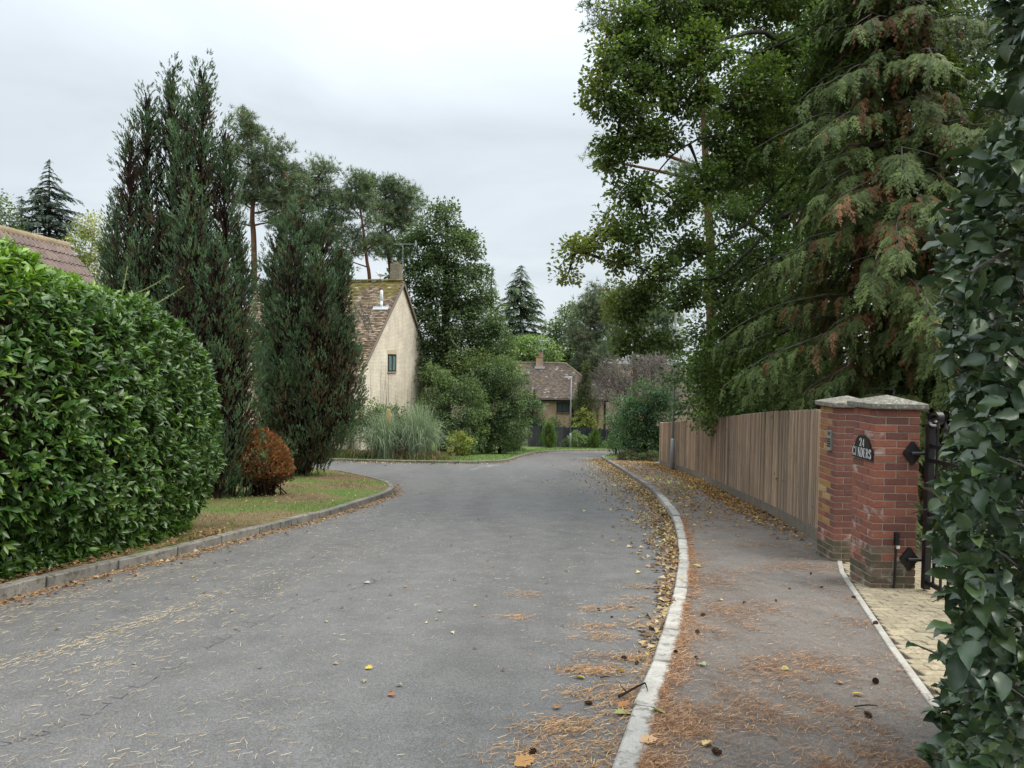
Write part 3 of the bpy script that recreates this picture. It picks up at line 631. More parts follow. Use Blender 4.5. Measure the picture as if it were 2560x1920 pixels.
def tilecol(pal, moss, freq=.55, mo=.5, up=None):
    pal = np.array(pal); moss = np.array(moss)
    def f(p):
        c = pal[rng.integers(0, len(pal), len(p))] * rng.uniform(.8, 1.2, (len(p), 1)); k = lump(p, freq, 2) * .5 + lump(p, freq * 3.1, 3) * .5
        if up is not None: k = k + up(p)
        a = np.clip((k - mo) * 2.2, 0, .85)[:, None] * (rng.random((len(p), 1)) > .15); c = c * (1 - a) + moss * rng.uniform(.7, 1.3, (len(p), 1)) * a
        lic = rng.random(len(p)) > .975; c[lic] = (.34, .32, .28); return c
    return f
# ---- pale brick house behind the shrubs (left of centre)
gd = np.array([math.sin(R_(12)), math.cos(R_(12))]); gn = np.array([gd[1], -gd[0]]); L0 = at(917 / K, 890 / K, 36.3)[:2]
def hit(x, y, off=0.0):
    d = ray(x, y); o = L0 + gn * off; t = ((o - CAMP[:2]) @ gn) / (d[:2] @ gn); p = CAMP + t * d; return (p[:2] - L0) @ gd, p[2]
gb = float(zg(0, 36)) - .3
h1 = thing('brick_house', 'pale buff brick house with a steep mossy tiled roof and one narrow gable window', 'house', (L0[0], L0[1], gb))
ap, er, lo_ = hit(1006, 703), hit(1066, 889), hit(836, 1060)
sR = (er[1] - ap[1]) / (er[0] - ap[0]); sL = (ap[1] - lo_[1]) / (ap[0] - lo_[0])
wl, wr = lo_[0] + .12, er[0] - .2
O3 = np.array([L0[0], L0[1], 0])
def g3(a, z, v=0.0): return np.array([L0[0] + gd[0] * a - gn[0] * v, L0[1] + gd[1] * a - gn[1] * v, z])
wall_mesh('gable_wall', [(wl, gb), (wr, gb), (wr, ap[1] + sR * (wr - ap[0]) - .08), (ap[0], ap[1] - .1), (wl, ap[1] + sL * (wl - ap[0]) - .08)], O3, gd, m=M_PALEBR, par=h1, nrm=-gn)
DEP = 9.0
hr = ap[1] + sR * (wr - ap[0]) - .08
wall_mesh('rear_wall', [(0, gb), (DEP, gb), (DEP, hr), (0, hr)], g3(wr, 0), -gn, m=M_PALEBR, par=h1, nrm=-gd)
hl = ap[1] + sL * (wl - ap[0]) - .08
wall_mesh('front_wall', [(0, gb), (DEP, gb), (DEP, hl), (0, hl)], g3(wl, 0), -gn, m=M_PALEBR, par=h1, nrm=gd)
tc1 = tilecol([(.17, .125, .085), (.235, .18, .125), (.125, .09, .065), (.29, .23, .165)], (.16, .135, .035), .5, .35, lambda p: (p[:, 2] - ap[1] + 1.6) * .33 + ((p[:, :2] - L0) @ gn + 2.2) * .16)
mb = MB(); al = np.array([-gn[0], -gn[1], 0]); dn = unit(np.array([-gd[0], -gd[1], -sL])); nr = np.cross(al, dn); nr *= np.sign(nr[2])
HL = math.hypot(ap[0] - lo_[0], ap[1] - lo_[1]); tiles(mb, g3(ap[0], ap[1], -.1), al, dn, nr, DEP + .1, HL + .25, .2, .14, tc1)
o = part(mb, 'roof_tile', M_TILE, h1); o['kind'] = 'stuff'
mb = MB(); dn2 = unit(np.array([gd[0], gd[1], sR])); nr2 = np.cross(dn2, al); nr2 *= np.sign(nr2[2]); HR = math.hypot(er[0] - ap[0], er[1] - ap[1])
for (dd, nn, H_, nm) in ((dn, nr, HL + .22, 0), (dn2, nr2, HR + .05, 1)):
    p0 = g3(ap[0], ap[1], -.12); p1_ = g3(ap[0], ap[1], DEP); V = [p0, p1_, p1_ + dd * H_, p0 + dd * H_]; V = V + [v - nn * .09 for v in V]
    mb.add(V, np.array([[0, 1, 2, 3], [7, 6, 5, 4], [0, 3, 7, 4], [1, 2, 6, 5], [3, 2, 6, 7], [0, 1, 5, 4]]), (.12, .09, .07))
part(mb, 'roof', M_TILE, h1)
for dd, nn, H_ in ((dn, nr, HL + .2), (dn2, nr2, HR + .02)):
    mb = MB(); p0 = g3(ap[0], ap[1] - .0, -.07); mb.box(p0 + dd * H_ / 2 - nn * .1 + np.array([gn[0], gn[1], 0]) * .06, (H_, .035, .15), ax=[dd, np.array([gn[0], gn[1], 0]), nn]); part(mb, 'verge_board', plain('verge_board_paint', (.2, .165, .125), .7), h1)
mb = MB()
for i in range(20):
    p = g3(ap[0], ap[1] + .05, -.1 + i * .46); th = np.linspace(0, math.pi, 7)
    for v0 in (0,):
        a = np.array([p + np.array([gd[0], gd[1], 0]) * .13 * math.cos(q) + np.array([0, 0, .1 * math.sin(q) - .02 + rng.uniform(0, .012)]) for q in th]); b = a + al * .44
        mb.add(np.r_[a, b], np.array([[j, j + 1, 8 + j, 7 + j] for j in range(6)]), tc1(p[None])[0])
o = part(mb, 'ridge_tile', M_TILE, h1); o['kind'] = 'stuff'
# narrow window with two arched panes
wx0, wz1 = hit(969.5, 885); wx1, wz0 = hit(989, 928.5)
def wallbox(mb, a0, a1, z0_, z1_, f0, f1, col=None):
    c = g3((a0 + a1) / 2, (z0_ + z1_) / 2, -(f0 + f1) / 2); mb.box(c, (a1 - a0, f1 - f0, z1_ - z0_), ax=[(gd[0], gd[1], 0), (gn[0], gn[1], 0), (0, 0, 1)], col=col)
win = None
mb = MB(); t_ = .07
for a in ((wx0, wx0 + t_, wz0, wz1), (wx1 - t_, wx1, wz0, wz1), (wx0 + t_, wx1 - t_, wz0, wz0 + t_), (wx0 + t_, wx1 - t_, wz1 - t_, wz1), ((wx0 + wx1) / 2 - .05, (wx0 + wx1) / 2 + .05, wz0 + t_, wz1 - t_)): wallbox(mb, *a, .0, .045)
win = part(mb, 'window', M_DARKWOOD, h1)
for s in (0, 1):
    a0 = wx0 + t_ if s == 0 else (wx0 + wx1) / 2 + .05; a1 = (wx0 + wx1) / 2 - .05 if s == 0 else wx1 - t_
    n_ = 10; am = (a0 + a1) / 2; rr = (a1 - a0) / 2; zt = wz1 - t_ - .14
    pts = [(a0, wz0 + t_), (a1, wz0 + t_), (a1, zt)] + [(am + rr * math.cos(q), zt + .13 * math.sin(q)) for q in np.linspace(.1, math.pi - .1, n_)] + [(a0, zt)]
    V = [g3(a, z, -.02) for a, z in pts]; mb = MB(); mb.add(V, np.array(tessellate_polygon([[Vector((a, z, 0)) for a, z in pts]]))); part(mb, 'pane', plain('greenish_leaded_glass', (.13, .21, .21), .12, 0, .6, .5, 8), win)
mb = MB(); wallbox(mb, wx0 + t_, wx1 - t_, wz0 + t_, wz1 - t_, .004, .014); part(mb, 'arch_spandrel', M_DARKWOOD, win)
mb = MB(); wallbox(mb, wx0 - .06, wx1 + .06, wz0 - .07, wz0 - .003, -.02, .07); part(mb, 'sill', plain('sill_tile', (.33, .28, .22)), win)
mb = MB(); wallbox(mb, wx0 - .09, wx1 + .09, wz1 + .004, wz1 + .23, -.02, .006); part(mb, 'soldier_course', plain('lintel_brick', (.50, .41, .28), .9), h1)
a_, z_ = hit(1056, 882); mb = MB(); wallbox(mb, a_ - .2, a_ + .16, z_ - .28, z_ + .22, .0, .1); part(mb, 'alarm_box', M_WHITEP, h1)
mb = MB(); mb.tube([g3(a_ - .25, z_ - .36, -.02), g3(a_ - .12, z_ - .34, -.14), g3(a_ - .02, z_ - .24, -.22)], [.02, .05, .09], 8); part(mb, 'flood_light', M_WHITEP, h1)
# chimney
cc = g3(ap[0] + .42, ap[1], .55); mb = MB(); ctop = ap[1] + 1.05
def ubox(name, c, hu, hv, z0_, z1_, m, par):
    V = []; U = []
    cor = [(-hu, -hv), (hu, -hv), (hu, hv), (-hu, hv)]
    P = []
    for i in range(4):
        a, b = cor[i], cor[(i + 1) % 4]; L = math.dist(a, b)
        for q, z in ((a, z0_), (b, z0_), (b, z1_), (a, z1_)):
            V.append(np.array([c[0] + gd[0] * q[0] - gn[0] * q[1], c[1] + gd[1] * q[0] - gn[1] * q[1], z]) - np.array(par.location))
        U += [(0, z0_), (L, z0_), (L, z1_), (0, z1_)]; P.append([i * 4 + j for j in range(4)])
    P.append([3, 7, 11, 15]); return link(name, make_mesh(name, V, [np.array(P)], m, uv=U), par)
M_CHIM = housebrick('weathered_chimney_brick', (.26, .22, .16), (.36, .31, .235), (.12, .1, .08), (.15, .14, .08), .008); chm = ubox('chimney', cc, .24, .28, ap[1] - 2.3, ctop, M_CHIM, h1)
mb = MB(); mb.tube([cc * [1, 1, 0] + [0, 0, ctop - .02], cc * [1, 1, 0] + [0, 0, ctop + .1]], [.2, .18], 10); part(mb, 'chimney_cap', plain('mossy_capping', (.2, .19, .12), .95), h1)
# flue pipe on the roof
vp = None
d = ray(954, 771); 
def roof_hit(x, y):
    d = ray(x, y); p0 = g3(ap[0], ap[1], 0); t = ((p0 - CAMP) @ nr) / (d @ nr); return CAMP + d * t
p = roof_hit(953.5, 768); mb = MB(); mb.tube([p - [0, 0, .1], p + [0, 0, .35]], .075, 12, (.6, .6, .6)); mb.tube([p + [0, 0, .35], p + [0, 0, .37], p + [0, 0, .86], p + [0, 0, .95]], [.075, .095, .085, .03], 12)
part(mb, 'flue_pipe', M_WHITEP, h1, True)
mb = MB(); q = roof_hit(952, 771.5); mb.box(q + nr * .035, (.9, .28, .03), ax=[al, dn, nr]); part(mb, 'lead_flashing', M_LEAD, h1)
# near-black box standing in for the shaded dormer opening under the catslide
q = roof_hit(913, 884); mb = MB(); mb.box(q + nr * .06 + al * .9, (1.3, .5, .2), ax=[al, dn, nr]); part(mb, 'dormer_dark_box', M_DARKIN, h1)
mb = MB(); tiles(mb, q + nr * .22 - dn * 1.1 + al * .1, al, unit(dn + nr * .1), nr, 1.9, .95, .2, .14, tc1); o = part(mb, 'dormer_roof', M_TILE, h1); o['kind'] = 'stuff'
# television aerial on its own mast
ab = g3(ap[0] + .3, ctop - 1.2, -.02 + .12); mt = np.array([ab[0], ab[1], 0])
an = thing('tv_aerial', 'thin television aerial on a tall mast strapped to the pale brick chimney', 'aerial', ab)
M_ALU = plain('aluminium', (.42, .43, .43), .4, .7); ta = at(887 , 528, ab[1]); za = ta[2]
mb = MB(); mb.tube([ab + gn.tolist().__len__() * 0, mt + [0, 0, za]], .016, 6); part(mb, 'mast', M_ALU, an)
xl = at(851, 528, ab[1])[0]; xr = at(903, 528, ab[1])[0]; mb = MB(); mb.tube([(xl, ab[1], za), (xr, ab[1] - .15, za)], .013, 6); part(mb, 'boom', M_ALU, an)
for i in range(16):
    f = i / 15; x = xl + (xr - xl) * f; y = ab[1] - .15 * f; mb = MB(); mb.tube([(x, y - .16, za + .03), (x, y + .16, za + .03)], .008, 4); part(mb, 'element', M_ALU, an)
mb = MB(); mb.box((xr - .1, ab[1] - .14, za + .03), (.04, .4, .3)); part(mb, 'reflector', M_ALU, an)
# gulls on the ridge
M_GULL = plain('white_plumage', (.72, .71, .69), .8, 0, .2, .08); M_GREYW = plain('grey_wing', (.42, .43, .45), .8); M_BEAK = plain('beak_and_legs', (.5, .33, .22), .7)
def gull(v, label, face=1):
    b = g3(ap[0], ap[1] + .15, v); t = thing('gull', label, 'gull', b, 'gulls on the house ridge'); f = np.array([-gn[0], -gn[1], 0]) * face; up = np.array([0, 0, 1.]); s = np.cross(f, up)
    sp = [(-.26, .17, .012), (-.17, .19, .045), (-.06, .215, .085), (.05, .235, .092), (.13, .275, .07), (.165, .33, .046), (.19, .385, .05), (.215, .40, .045), (.25, .395, .018)]
    P = np.array([b + f * x + up * z for x, z, r in sp]); mb = MB(); mb.tube(P, np.array([r for *_, r in sp]) * 1.1, 12); part(mb, 'body', M_GULL, t, True)
    mb = MB(); mb.tube([b + f * .245 + up * .395, b + f * .31 + up * .38], [.015, .004], 6); part(mb, 'beak', M_BEAK, t)
    for k in (-1, 1):
        W_ = [(.10, .27, .05), (.0, .26, .085), (-.13, .23, .06), (-.30, .2, .006)]; mb = MB(); P = np.array([b + f * x + up * z + s * k * .055 for x, z, r in W_]); mb.tube(P, np.array([r * .75 for *_, r in W_]), 8); part(mb, 'wing', M_GREYW, t, True)
        mb = MB(); mb.tube([b + s * k * .035 + up * .17, b + s * k * .035 + up * .0, b + s * k * .035 + f * .06], .009, 5); part(mb, 'leg', M_BEAK, t)
gull(1.35, 'white gull nearer the chimney on the mossy roof ridge'); gull(3.35, 'pale gull far from the chimney beside the dark conifer', 1)
# bare creeper
cre = thing('creeper', 'bare climbing creeper stems spread over the pale brick gable', 'climber', g3(1.5, gb, -.05)); mb = MB()
for i in range(30):
    a = rng.choice([rng.normal(-.9, .7), rng.uniform(-2.5, 7.5), rng.normal(2.6, 1.2)]); a = np.clip(a, -3, 8); hgt = rng.uniform(2.0, 6.0) if a < 3.2 else rng.uniform(1.5, 5); n_ = 16
    top = min(gb + hgt, ap[1] + (sL if a < ap[0] else sR) * (a - ap[0]) - .4)
    z = np.linspace(gb, top, n_); x = a + np.cumsum(rng.normal(0, .035, n_)) + .1 * np.sin(z * rng.uniform(.5, 1.5) + i)
    P = np.array([g3(xx, zz, -.012) for xx, zz in zip(x, z)]); mb.tube(P, np.linspace(.011, .004, n_) * rng.uniform(.4, 1.1), 4, cap=False)
part(mb, 'stem', M_TWIG, cre)
mb = MB()
for i in range(9):
    px, py = rng.normal(925, 7), rng.uniform(800, 838); P = []
    for j in range(9):
        P.append(roof_hit(px, py) + nr * .05); px += rng.normal(-1.2, 2.5); py -= rng.uniform(3, 9)
        if py < 740: break
    if len(P) > 3: mb.tube(catmull(np.array(P), 3), .018, 4, cap=False)
part(mb, 'roof_stem', M_TWIG, cre)

# ---- orange brick house at the far end
Y2 = 66.0; el = at(1344 / K, 997 / K, Y2); ez = at(1400 / K, 998 / K, Y2)[2]; XL, XR = -3.5, 9.3; zb2 = float(zg(0, Y2)) - .3
YR = Y2 + 4.2; rz2 = at(1350 / K, 908.5 / K, YR)[2]; xr_end = at(1414 / K, 909 / K, YR)[0]
h2 = thing('brick_house', 'orange brick house with a brown hipped roof behind the dark grey fence', 'house', (XL, Y2, zb2))
def flatwall(name, pts, o, u, nrm, m, par): return wall_mesh(name, pts, o, u, m=m, par=par, nrm=nrm)
WL = XL + .4; WR = XR - .45
flatwall('front_wall', [(WL, zb2), (WR, zb2), (WR, ez - .1), (WL, ez - .1)], (0, Y2 + .45, 0), (1, 0), (0, 1), M_ORBR, h2)
flatwall('side_wall', [(0, zb2), (7.5, zb2), (7.5, ez - .1), (0, ez - .1)], (WR, Y2 + .45, 0), (0, 1), (-1, 0), M_ORBR, h2)
flatwall('side_wall', [(0, zb2), (7.5, zb2), (7.5, ez - .1), (0, ez - .1)], (WL, Y2 + .45, 0), (0, 1), (1, 0), M_ORBR, h2)
tc2 = tilecol([(.13, .103, .085), (.15, .12, .098), (.11, .087, .072), (.175, .14, .115)], (.17, .13, .03), .35, .62, lambda p: np.where(p[:, 2] > rz2 - .9, .35, 0))
dn = unit(np.array([0, -(YR - Y2), ez - rz2])); H2 = math.hypot(YR - Y2, rz2 - ez); nr_ = unit(np.cross([1, 0, 0], -dn)); nr_ *= np.sign(nr_[2])
mb = MB(); slope_x = (XR - xr_end) / H2
tiles(mb, (XL, YR, rz2), (1, 0, 0), dn, nr_, XR - XL, H2, .22, .15, tc2, hip=lambda s: (0, xr_end - XL + slope_x * s))
o = part(mb, 'roof_tile', M_TILE, h2); o['kind'] = 'stuff'
mb = MB(); e0 = [(XL, Y2, ez), (XR, Y2, ez), (XR, Y2 + 8.4, ez), (XL, Y2 + 8.4, ez), (XL, YR, rz2), (xr_end, YR, rz2)]
e0 = [np.array(v) - np.array([0, 0, .02]) for v in e0]; mb.add(e0, [np.array([[0, 1, 5, 4], [2, 3, 4, 5]]), np.array([[1, 2, 5], [3, 0, 4]])], (.1, .07, .06)); part(mb, 'roof', M_TILE, h2)
mb = MB()
for (a, b) in (((XL, YR, rz2), (xr_end, YR, rz2)), ((xr_end, YR, rz2), (XR, Y2, ez))):
    a, b = np.array(a), np.array(b); n_ = int(np.linalg.norm(b - a) / .4)
    for i in range(n_): mb.tube([a + (b - a) * i / n_ + [0, 0, .03], a + (b - a) * (i + .96) / n_ + [0, 0, .03]], .11, 8, np.array([.2, .17, .12]) * rng.uniform(.7, 1.2))
o = part(mb, 'ridge_tile', M_TILE, h2); o['kind'] = 'stuff'
mb = MB(); mb.box(((XL + XR) / 2, Y2 + .06, ez - .1), (XR - XL, .05, .2)); mb.box(((XL + XR) / 2, Y2 + .25, ez - .19), (XR - XL, .4, .02)); part(mb, 'fascia', M_DARKWOOD, h2)
mb = MB(); mb.tube([(XL, Y2 - .05, ez - .06), (XR, Y2 - .05, ez - .06)], .06, 8); part(mb, 'gutter', plain('brown_gutter', (.025, .02, .018), .4), h2)
def win2(px0, px1, py0, py1):
    a = at(px0 / K, py1 / K, Y2 + .45); b = at(px1 / K, py0 / K, Y2 + .45); x0, x1, z0_, z1_ = a[0], b[0], a[2], b[2]; y = Y2 + .43
    mb = MB()
    for c, dd in ((((x0 + x1) / 2, y, z0_ + .04), (x1 - x0, .07, .08)), (((x0 + x1) / 2, y, z1_ - .04), (x1 - x0, .07, .08)), ((x0 + .04, y, (z0_ + z1_) / 2), (.08, .07, z1_ - z0_ - .16)), ((x1 - .04, y, (z0_ + z1_) / 2), (.08, .07, z1_ - z0_ - .16)), ((x0 + (x1 - x0) * .45, y, (z0_ + z1_) / 2), (.09, .07, z1_ - z0_ - .16))): mb.box(c, dd)
    wf = part(mb, 'window', M_DARKWOOD, h2)
    for f0, f1 in ((.06, .44), (.47, .94)):
        mb = MB(); mb.box((x0 + (x1 - x0) * (f0 + f1) / 2, y + .01, (z0_ + z1_) / 2), ((x1 - x0) * (f1 - f0), .012, z1_ - z0_ - .15)); part(mb, 'pane', M_GLASS, wf)
    mb = MB(); mb.box(((x0 + x1) / 2, y - .03, z0_ - .07), (x1 - x0 + .15, .12, .13)); part(mb, 'sill', plain('tile_sill', (.16, .10, .08), .8), wf)
win2(1391.5, 1424, 1006, 1030); win2(1336, 1351, 1006, 1031)
a = at(1369 / K, 1009.5 / K, Y2 + .4); mb = MB(); mb.box((a[0], Y2 + .4, a[2]), (.32, .1, .22)); part(mb, 'alarm_box', plain('cream_plastic', (.6, .52, .4)), h2)
c0 = at(1340 / K, 920 / K, YR - .7); c1 = at(1358 / K, 893 / K, YR - .7); cx, cw = (c0[0] + c1[0]) / 2, c1[0] - c0[0]; ct = c1[2]
V, U, P = [], [], []
for i, (a, b) in enumerate((((-1, -1), (1, -1)), ((1, -1), (1, 1)), ((1, 1), (-1, 1)), ((-1, 1), (-1, -1)))):
    for q, z in ((a, c0[2] - 1), (b, c0[2] - 1), (b, ct), (a, ct)): V.append(np.array([cx + q[0] * cw / 2, YR - .4 + q[1] * .3, z]) - np.array(h2.location)); U.append(((q[0] if i % 2 == 0 else q[1]) * .35, z))
    P.append([i * 4 + j for j in range(4)])
P.append([3, 7, 11, 15]); ch2 = link('chimney', make_mesh('chimney', V, [np.array(P)], M_ORBR, uv=U), h2)
mb = MB(); mb.box((cx, YR - .4, ct + .04), (cw + .1, .7, .09)); part(mb, 'corbel', plain('chimney_corbel', (.3, .2, .12), .9), h2)
mb = MB(); mb.tube([(cx + .1, YR - .4, ct + .08), (cx + .1, YR - .4, ct + .14), (cx + .1, YR - .4, ct + .5), (cx + .1, YR - .4, ct + .56)], [.17, .14, .12, .15], 10); part(mb, 'chimney_pot', M_POT, h2)
mb = MB(); mb.box((cx, YR - .78, c0[2] + .05), (cw + .3, .06, .22)); part(mb, 'lead_flashing', M_LEAD, h2)
ab = np.array([cx + cw * .5 - .05, YR - .72, ct - .5]); an2 = thing('tv_aerial', 'small aerial on a mast beside the red chimney pot of the orange brick house', 'aerial', ab)
ztop = at(1357 / K, 851 / K, ab[1])[2]; mb = MB(); mb.tube([ab, ab * [1, 1, 0] + [0, 0, ztop]], .03, 6); part(mb, 'mast', M_ALU, an2)
mb = MB(); mb.tube([(ab[0] - .4, ab[1], ztop - .03), (ab[0] + .6, ab[1], ztop - .03)], .02, 5)
for i in range(7): mb.tube([(ab[0] - .35 + i * .14, ab[1] - .15, ztop), (ab[0] - .35 + i * .14, ab[1] + .15, ztop)], .01, 4)
part(mb, 'boom', M_ALU, an2)
# ---- dark grey fence in front of it
M_GREYF = woodmat('grey_painted_wood', (.034, .039, .048), (.046, .052, .063), (.062, .069, .082)); M_PALEP = plain('pale_post', (.36, .34, .31), .9)
fx = [at(x / K, 1100 / K, 60.2)[0] for x in (1319, 1353, 1411, 1443, 1470, 1500, 1524, 1550, 1590)]
gf = thing('grey_fence', 'dark grey painted panel fence standing along the far verge', 'fence', (fx[0], 60.2, float(zg(0, 60.2))))
for i in range(len(fx) - 1):
    x0, x1 = fx[i], fx[i + 1]; n_ = max(4, int((x1 - x0) / .125)); zt = at(1400 / K, (1066.5 + .9 * i) / K, 60.2)[2]; z0_ = float(zg(0, 60.2)) + .1; mb = MB()
    for j in range(n_):
        xx = x0 + (j + .5) * (x1 - x0) / n_; mb.box((xx, 60.2 + (.012 if j % 2 else -.004), (z0_ + zt) / 2), ((x1 - x0) / n_ * .93, .018, zt - z0_))
    part(mb, 'fence_panel', M_GREYF, gf)
    mb = MB(); mb.box((x1, 60.18, (z0_ + zt) / 2 + .05), (.1, .1, zt - z0_ + .1)); part(mb, 'fence_post', M_GREYF, gf)
mb = MB(); x0 = at(1306 / K, 1100 / K, 60.1)[0]; zt = at(1312 / K, 1067 / K, 60.1)[2]; mb.box(((x0 + fx[0]) / 2 - .02, 60.22, (zt + float(zg(0, 60))) / 2), (fx[0] - x0, .08, zt - float(zg(0, 60)))); part(mb, 'pale_end_panel', M_PALEP, gf)
# bungalow roof over the hedge, far left
RXd = np.array([math.sin(R_(2.3)), math.cos(R_(2.3)), 0]); re_ = at(163 / K, 617 / K, 18.0); pit = R_(50); dwn = np.array([math.cos(pit) * RXd[1], -math.cos(pit) * RXd[0], -math.sin(pit)]); nn = np.cross(RXd, dwn); nn *= np.sign(nn[2])
bung = thing('bungalow', 'bungalow with grey brown ridged roof tiles behind the laurel hedge', 'house', (re_[0], re_[1], float(zg(0, 18))))
M_PAN, t, b = mat('concrete_pantile', rough=.85, spec=.2); oi = N(t, 'ShaderNodeObjectInfo'); f = noise(t, 9, 6, .65, wpos(t))
c = ramp(t, f, [(.3, (.15, .115, .10)), (.7, (.255, .20, .18))]); c = mixc(t, 1, c, ramp(t, oi.outputs['Random'], [(0, (.8, .8, .82)), (1, (1.15, 1.1, 1.08))]), 'MULTIPLY'); c = mixc(t, ramp(t, noise(t, 30, 5, .7, wpos(t)), [(.6, (0, 0, 0)), (.7, (.7, .7, .7))]), c, (.2, .17, .1)); t.links.new(c, b.inputs['Base Color'])
# one tile: two rolls, .3 m cover, .37 m long; local x along ridge (towards viewer), y down slope, z out
prof = []
for r in range(2):
    prof += [(r * .15 + .15 * q, .005 + (.042 * math.sin(math.pi * min(1, q / .72)) if q < .72 else 0)) for q in (0, .09, .2, .36, .52, .63, .72, .86)]
prof.append((.3, .005)); n_ = len(prof); V = [(x, 0, z) for x, z in prof] + [(x, .37, z + .03) for x, z in prof] + [(x, .37, z + .014) for x, z in prof]
F = np.array([[j, j + 1, n_ + j + 1, n_ + j] for j in range(n_ - 1)] + [[n_ + j, n_ + j + 1, 2 * n_ + j + 1, 2 * n_ + j] for j in range(n_ - 1)])
PAN = make_mesh('roof_tile', V, [F], M_PAN)
ML = lambda p: Matrix(((-RXd[0], dwn[0], nn[0], p[0]), (-RXd[1], dwn[1], nn[1], p[1]), (-RXd[2], dwn[2], nn[2], p[2]), (0, 0, 0, 1)))
bl = np.array(bung.location)
for r in range(8):
    for c in range(22):
        p = re_ - RXd * (c * .3) + dwn * (r * .33 + .02) + nn * .04 - bl + rng.normal(0, .002, 3); link('roof_tile', PAN, bung, M=ML(p))
mb = MB(); p0, p1_ = re_ + RXd * .02, re_ - RXd * 6.7; other = dwn * [-1, 1, 1]; 
for dd in (dwn, other):
    V = [p0, p1_, p1_ + dd * 3.6, p0 + dd * 3.6]; V = V + [v - [0, 0, .12] for v in V]; mb.add(V, np.array([[0, 1, 2, 3], [7, 6, 5, 4], [0, 3, 7, 4], [3, 2, 6, 7]]))
part(mb, 'roof', M_PAN, bung)
M_LICH = concrete('lichened_ridge_tile', (.2, .15, .10), (.36, .29, .19), (.3, .24, .12), 14)
for i in range(15):
    th = np.linspace(-.25, math.pi + .25, 11); a0 = re_ - RXd * (i * .45 - .03); mb = MB()
    ring = lambda o_, r: [o_ + np.array([math.cos(q) * r, 0, math.sin(q) * r]) for q in th]
    A, B = ring(a0, .135), ring(a0 - RXd * .44, .125); mb.add(A + B, np.array([[j, j + 1, 12 + j, 11 + j] for j in range(10)])); mb.add(A + [a0], np.array([[j, j + 1, 11] for j in range(10)])); part(mb, 'ridge_tile', M_LICH, bung)
mb = MB(); wz = re_[2] - 2.4; mb.box(re_ - RXd * 3.3 + np.array([0, 0, -2.4 - 1.6]), (3.9, 6.3, 3.6)); part(mb, 'wall', M_ORBR, bung)
for s in (1, -1):
    mb = MB(); e1 = re_ + RXd * .03; dd = dwn if s == 1 else other; mb.box(e1 + dd * 1.7 - np.array([0, 0, .1]), (3.4, .03, .18), ax=[dd, RXd, np.cross(dd, RXd)]); part(mb, 'barge_board', M_DARKWOOD, bung)
ab = at(94 / 1.0, 590 , 19) ; ab = np.array([re_[0] - .6, re_[1] - 1.2 + 3, re_[2] - .2]); an3 = thing('tv_aerial', 'faint thin aerial rising behind the ridge of the bungalow roof', 'aerial', ab)
tp = at(94 / K, 570 / K, ab[1]); ab2 = np.array([tp[0], ab[1], ab[2] - .5]); mb = MB(); mb.tube([ab2, (tp[0], ab[1], tp[2])], .014, 5); part(mb, 'mast', M_ALU, an3)
zz = at(94 / K, 584 / K, ab[1])[2]; mb = MB(); mb.tube([(tp[0] - .3, ab[1], zz - .02), (tp[0] + .15, ab[1], zz)], .012, 5)
for i in range(6): mb.tube([(tp[0] - .28 + i * .07, ab[1], zz - .06), (tp[0] - .28 + i * .07, ab[1], zz + .06)], .006, 4)
part(mb, 'boom', M_ALU, an3)
# ================================================================== PLANT TOOLS
def tri(F): return np.array(F)
T_LEAF = np.array([[0, 0, 0], [-.5, .45, .09], [0, 1, -.04], [.5, .45, .09]]); F_LEAF = tri([[0, 2, 1], [0, 3, 2]])
T_OAK = np.array([[0, 0, 0], [-.2, .3, .04], [-.52, .62, .08], [-.2, .72, .03], [0, 1, -.06], [.2, .72, .03], [.52, .62, .08], [.2, .3, .04]]); F_OAK = tri([[0, 7, 1], [1, 7, 3], [1, 3, 2], [7, 5, 3], [7, 6, 5], [3, 5, 4]])
_a = [(0, 0), (.10, .06), (.16, .18), (.34, .24), (.22, .36), (.46, .48), (.30, .58), (.44, .74), (.22, .80), (.16, .94), (0, 1)]
T_LOB = np.array([[x, y, .10 * abs(x) - .05 * y * y] for x, y in _a] + [[-x, y, .14 * x - .05 * y * y] for x, y in _a[1:-1][::-1]] + [[0, .3, -.02], [0, .6, -.04], [0, .85, -.05]])
def _lf():
    n_ = 20; c = lambda i: 20 if T_LOB[i % n_][1] < .45 else (21 if T_LOB[i % n_][1] < .78 else 22); F = []
    for i in range(n_):
        a, b = c(i), c(i + 1); F.append([i, (i + 1) % n_, a]);
        if a != b: F.append([a, (i + 1) % n_, b])
    return np.array(F)
F_LOB = _lf()
T_LAU = np.array([[0, 0, 0], [0, .36, -.03], [0, .72, -.08], [0, 1, -.18], [-.4, .28, .07], [-.5, .62, .03], [.4, .28, .07], [.5, .62, .03]]); F_LAU = tri([[0, 1, 4], [0, 6, 1], [1, 2, 5], [1, 5, 4], [1, 6, 7], [1, 7, 2], [2, 3, 5], [2, 7, 3]])
T_HOL = np.array([[0, 0, 0], [0, .35, -.05], [0, .7, -.07], [0, 1, -.2], [-.36, .14, .05], [-.55, .36, .12], [-.5, .6, .04], [-.34, .82, .06], [.36, .14, .05], [.55, .36, .04], [.5, .6, .12], [.34, .82, -.02], [0, 1.07, -.23]])
F_HOL = tri([[0, 1, 4], [4, 1, 5], [5, 1, 6], [6, 1, 2], [6, 2, 7], [7, 2, 3], [0, 8, 1], [8, 9, 1], [9, 10, 1], [10, 2, 1], [10, 11, 2], [11, 3, 2], [7, 3, 12], [11, 12, 3]])
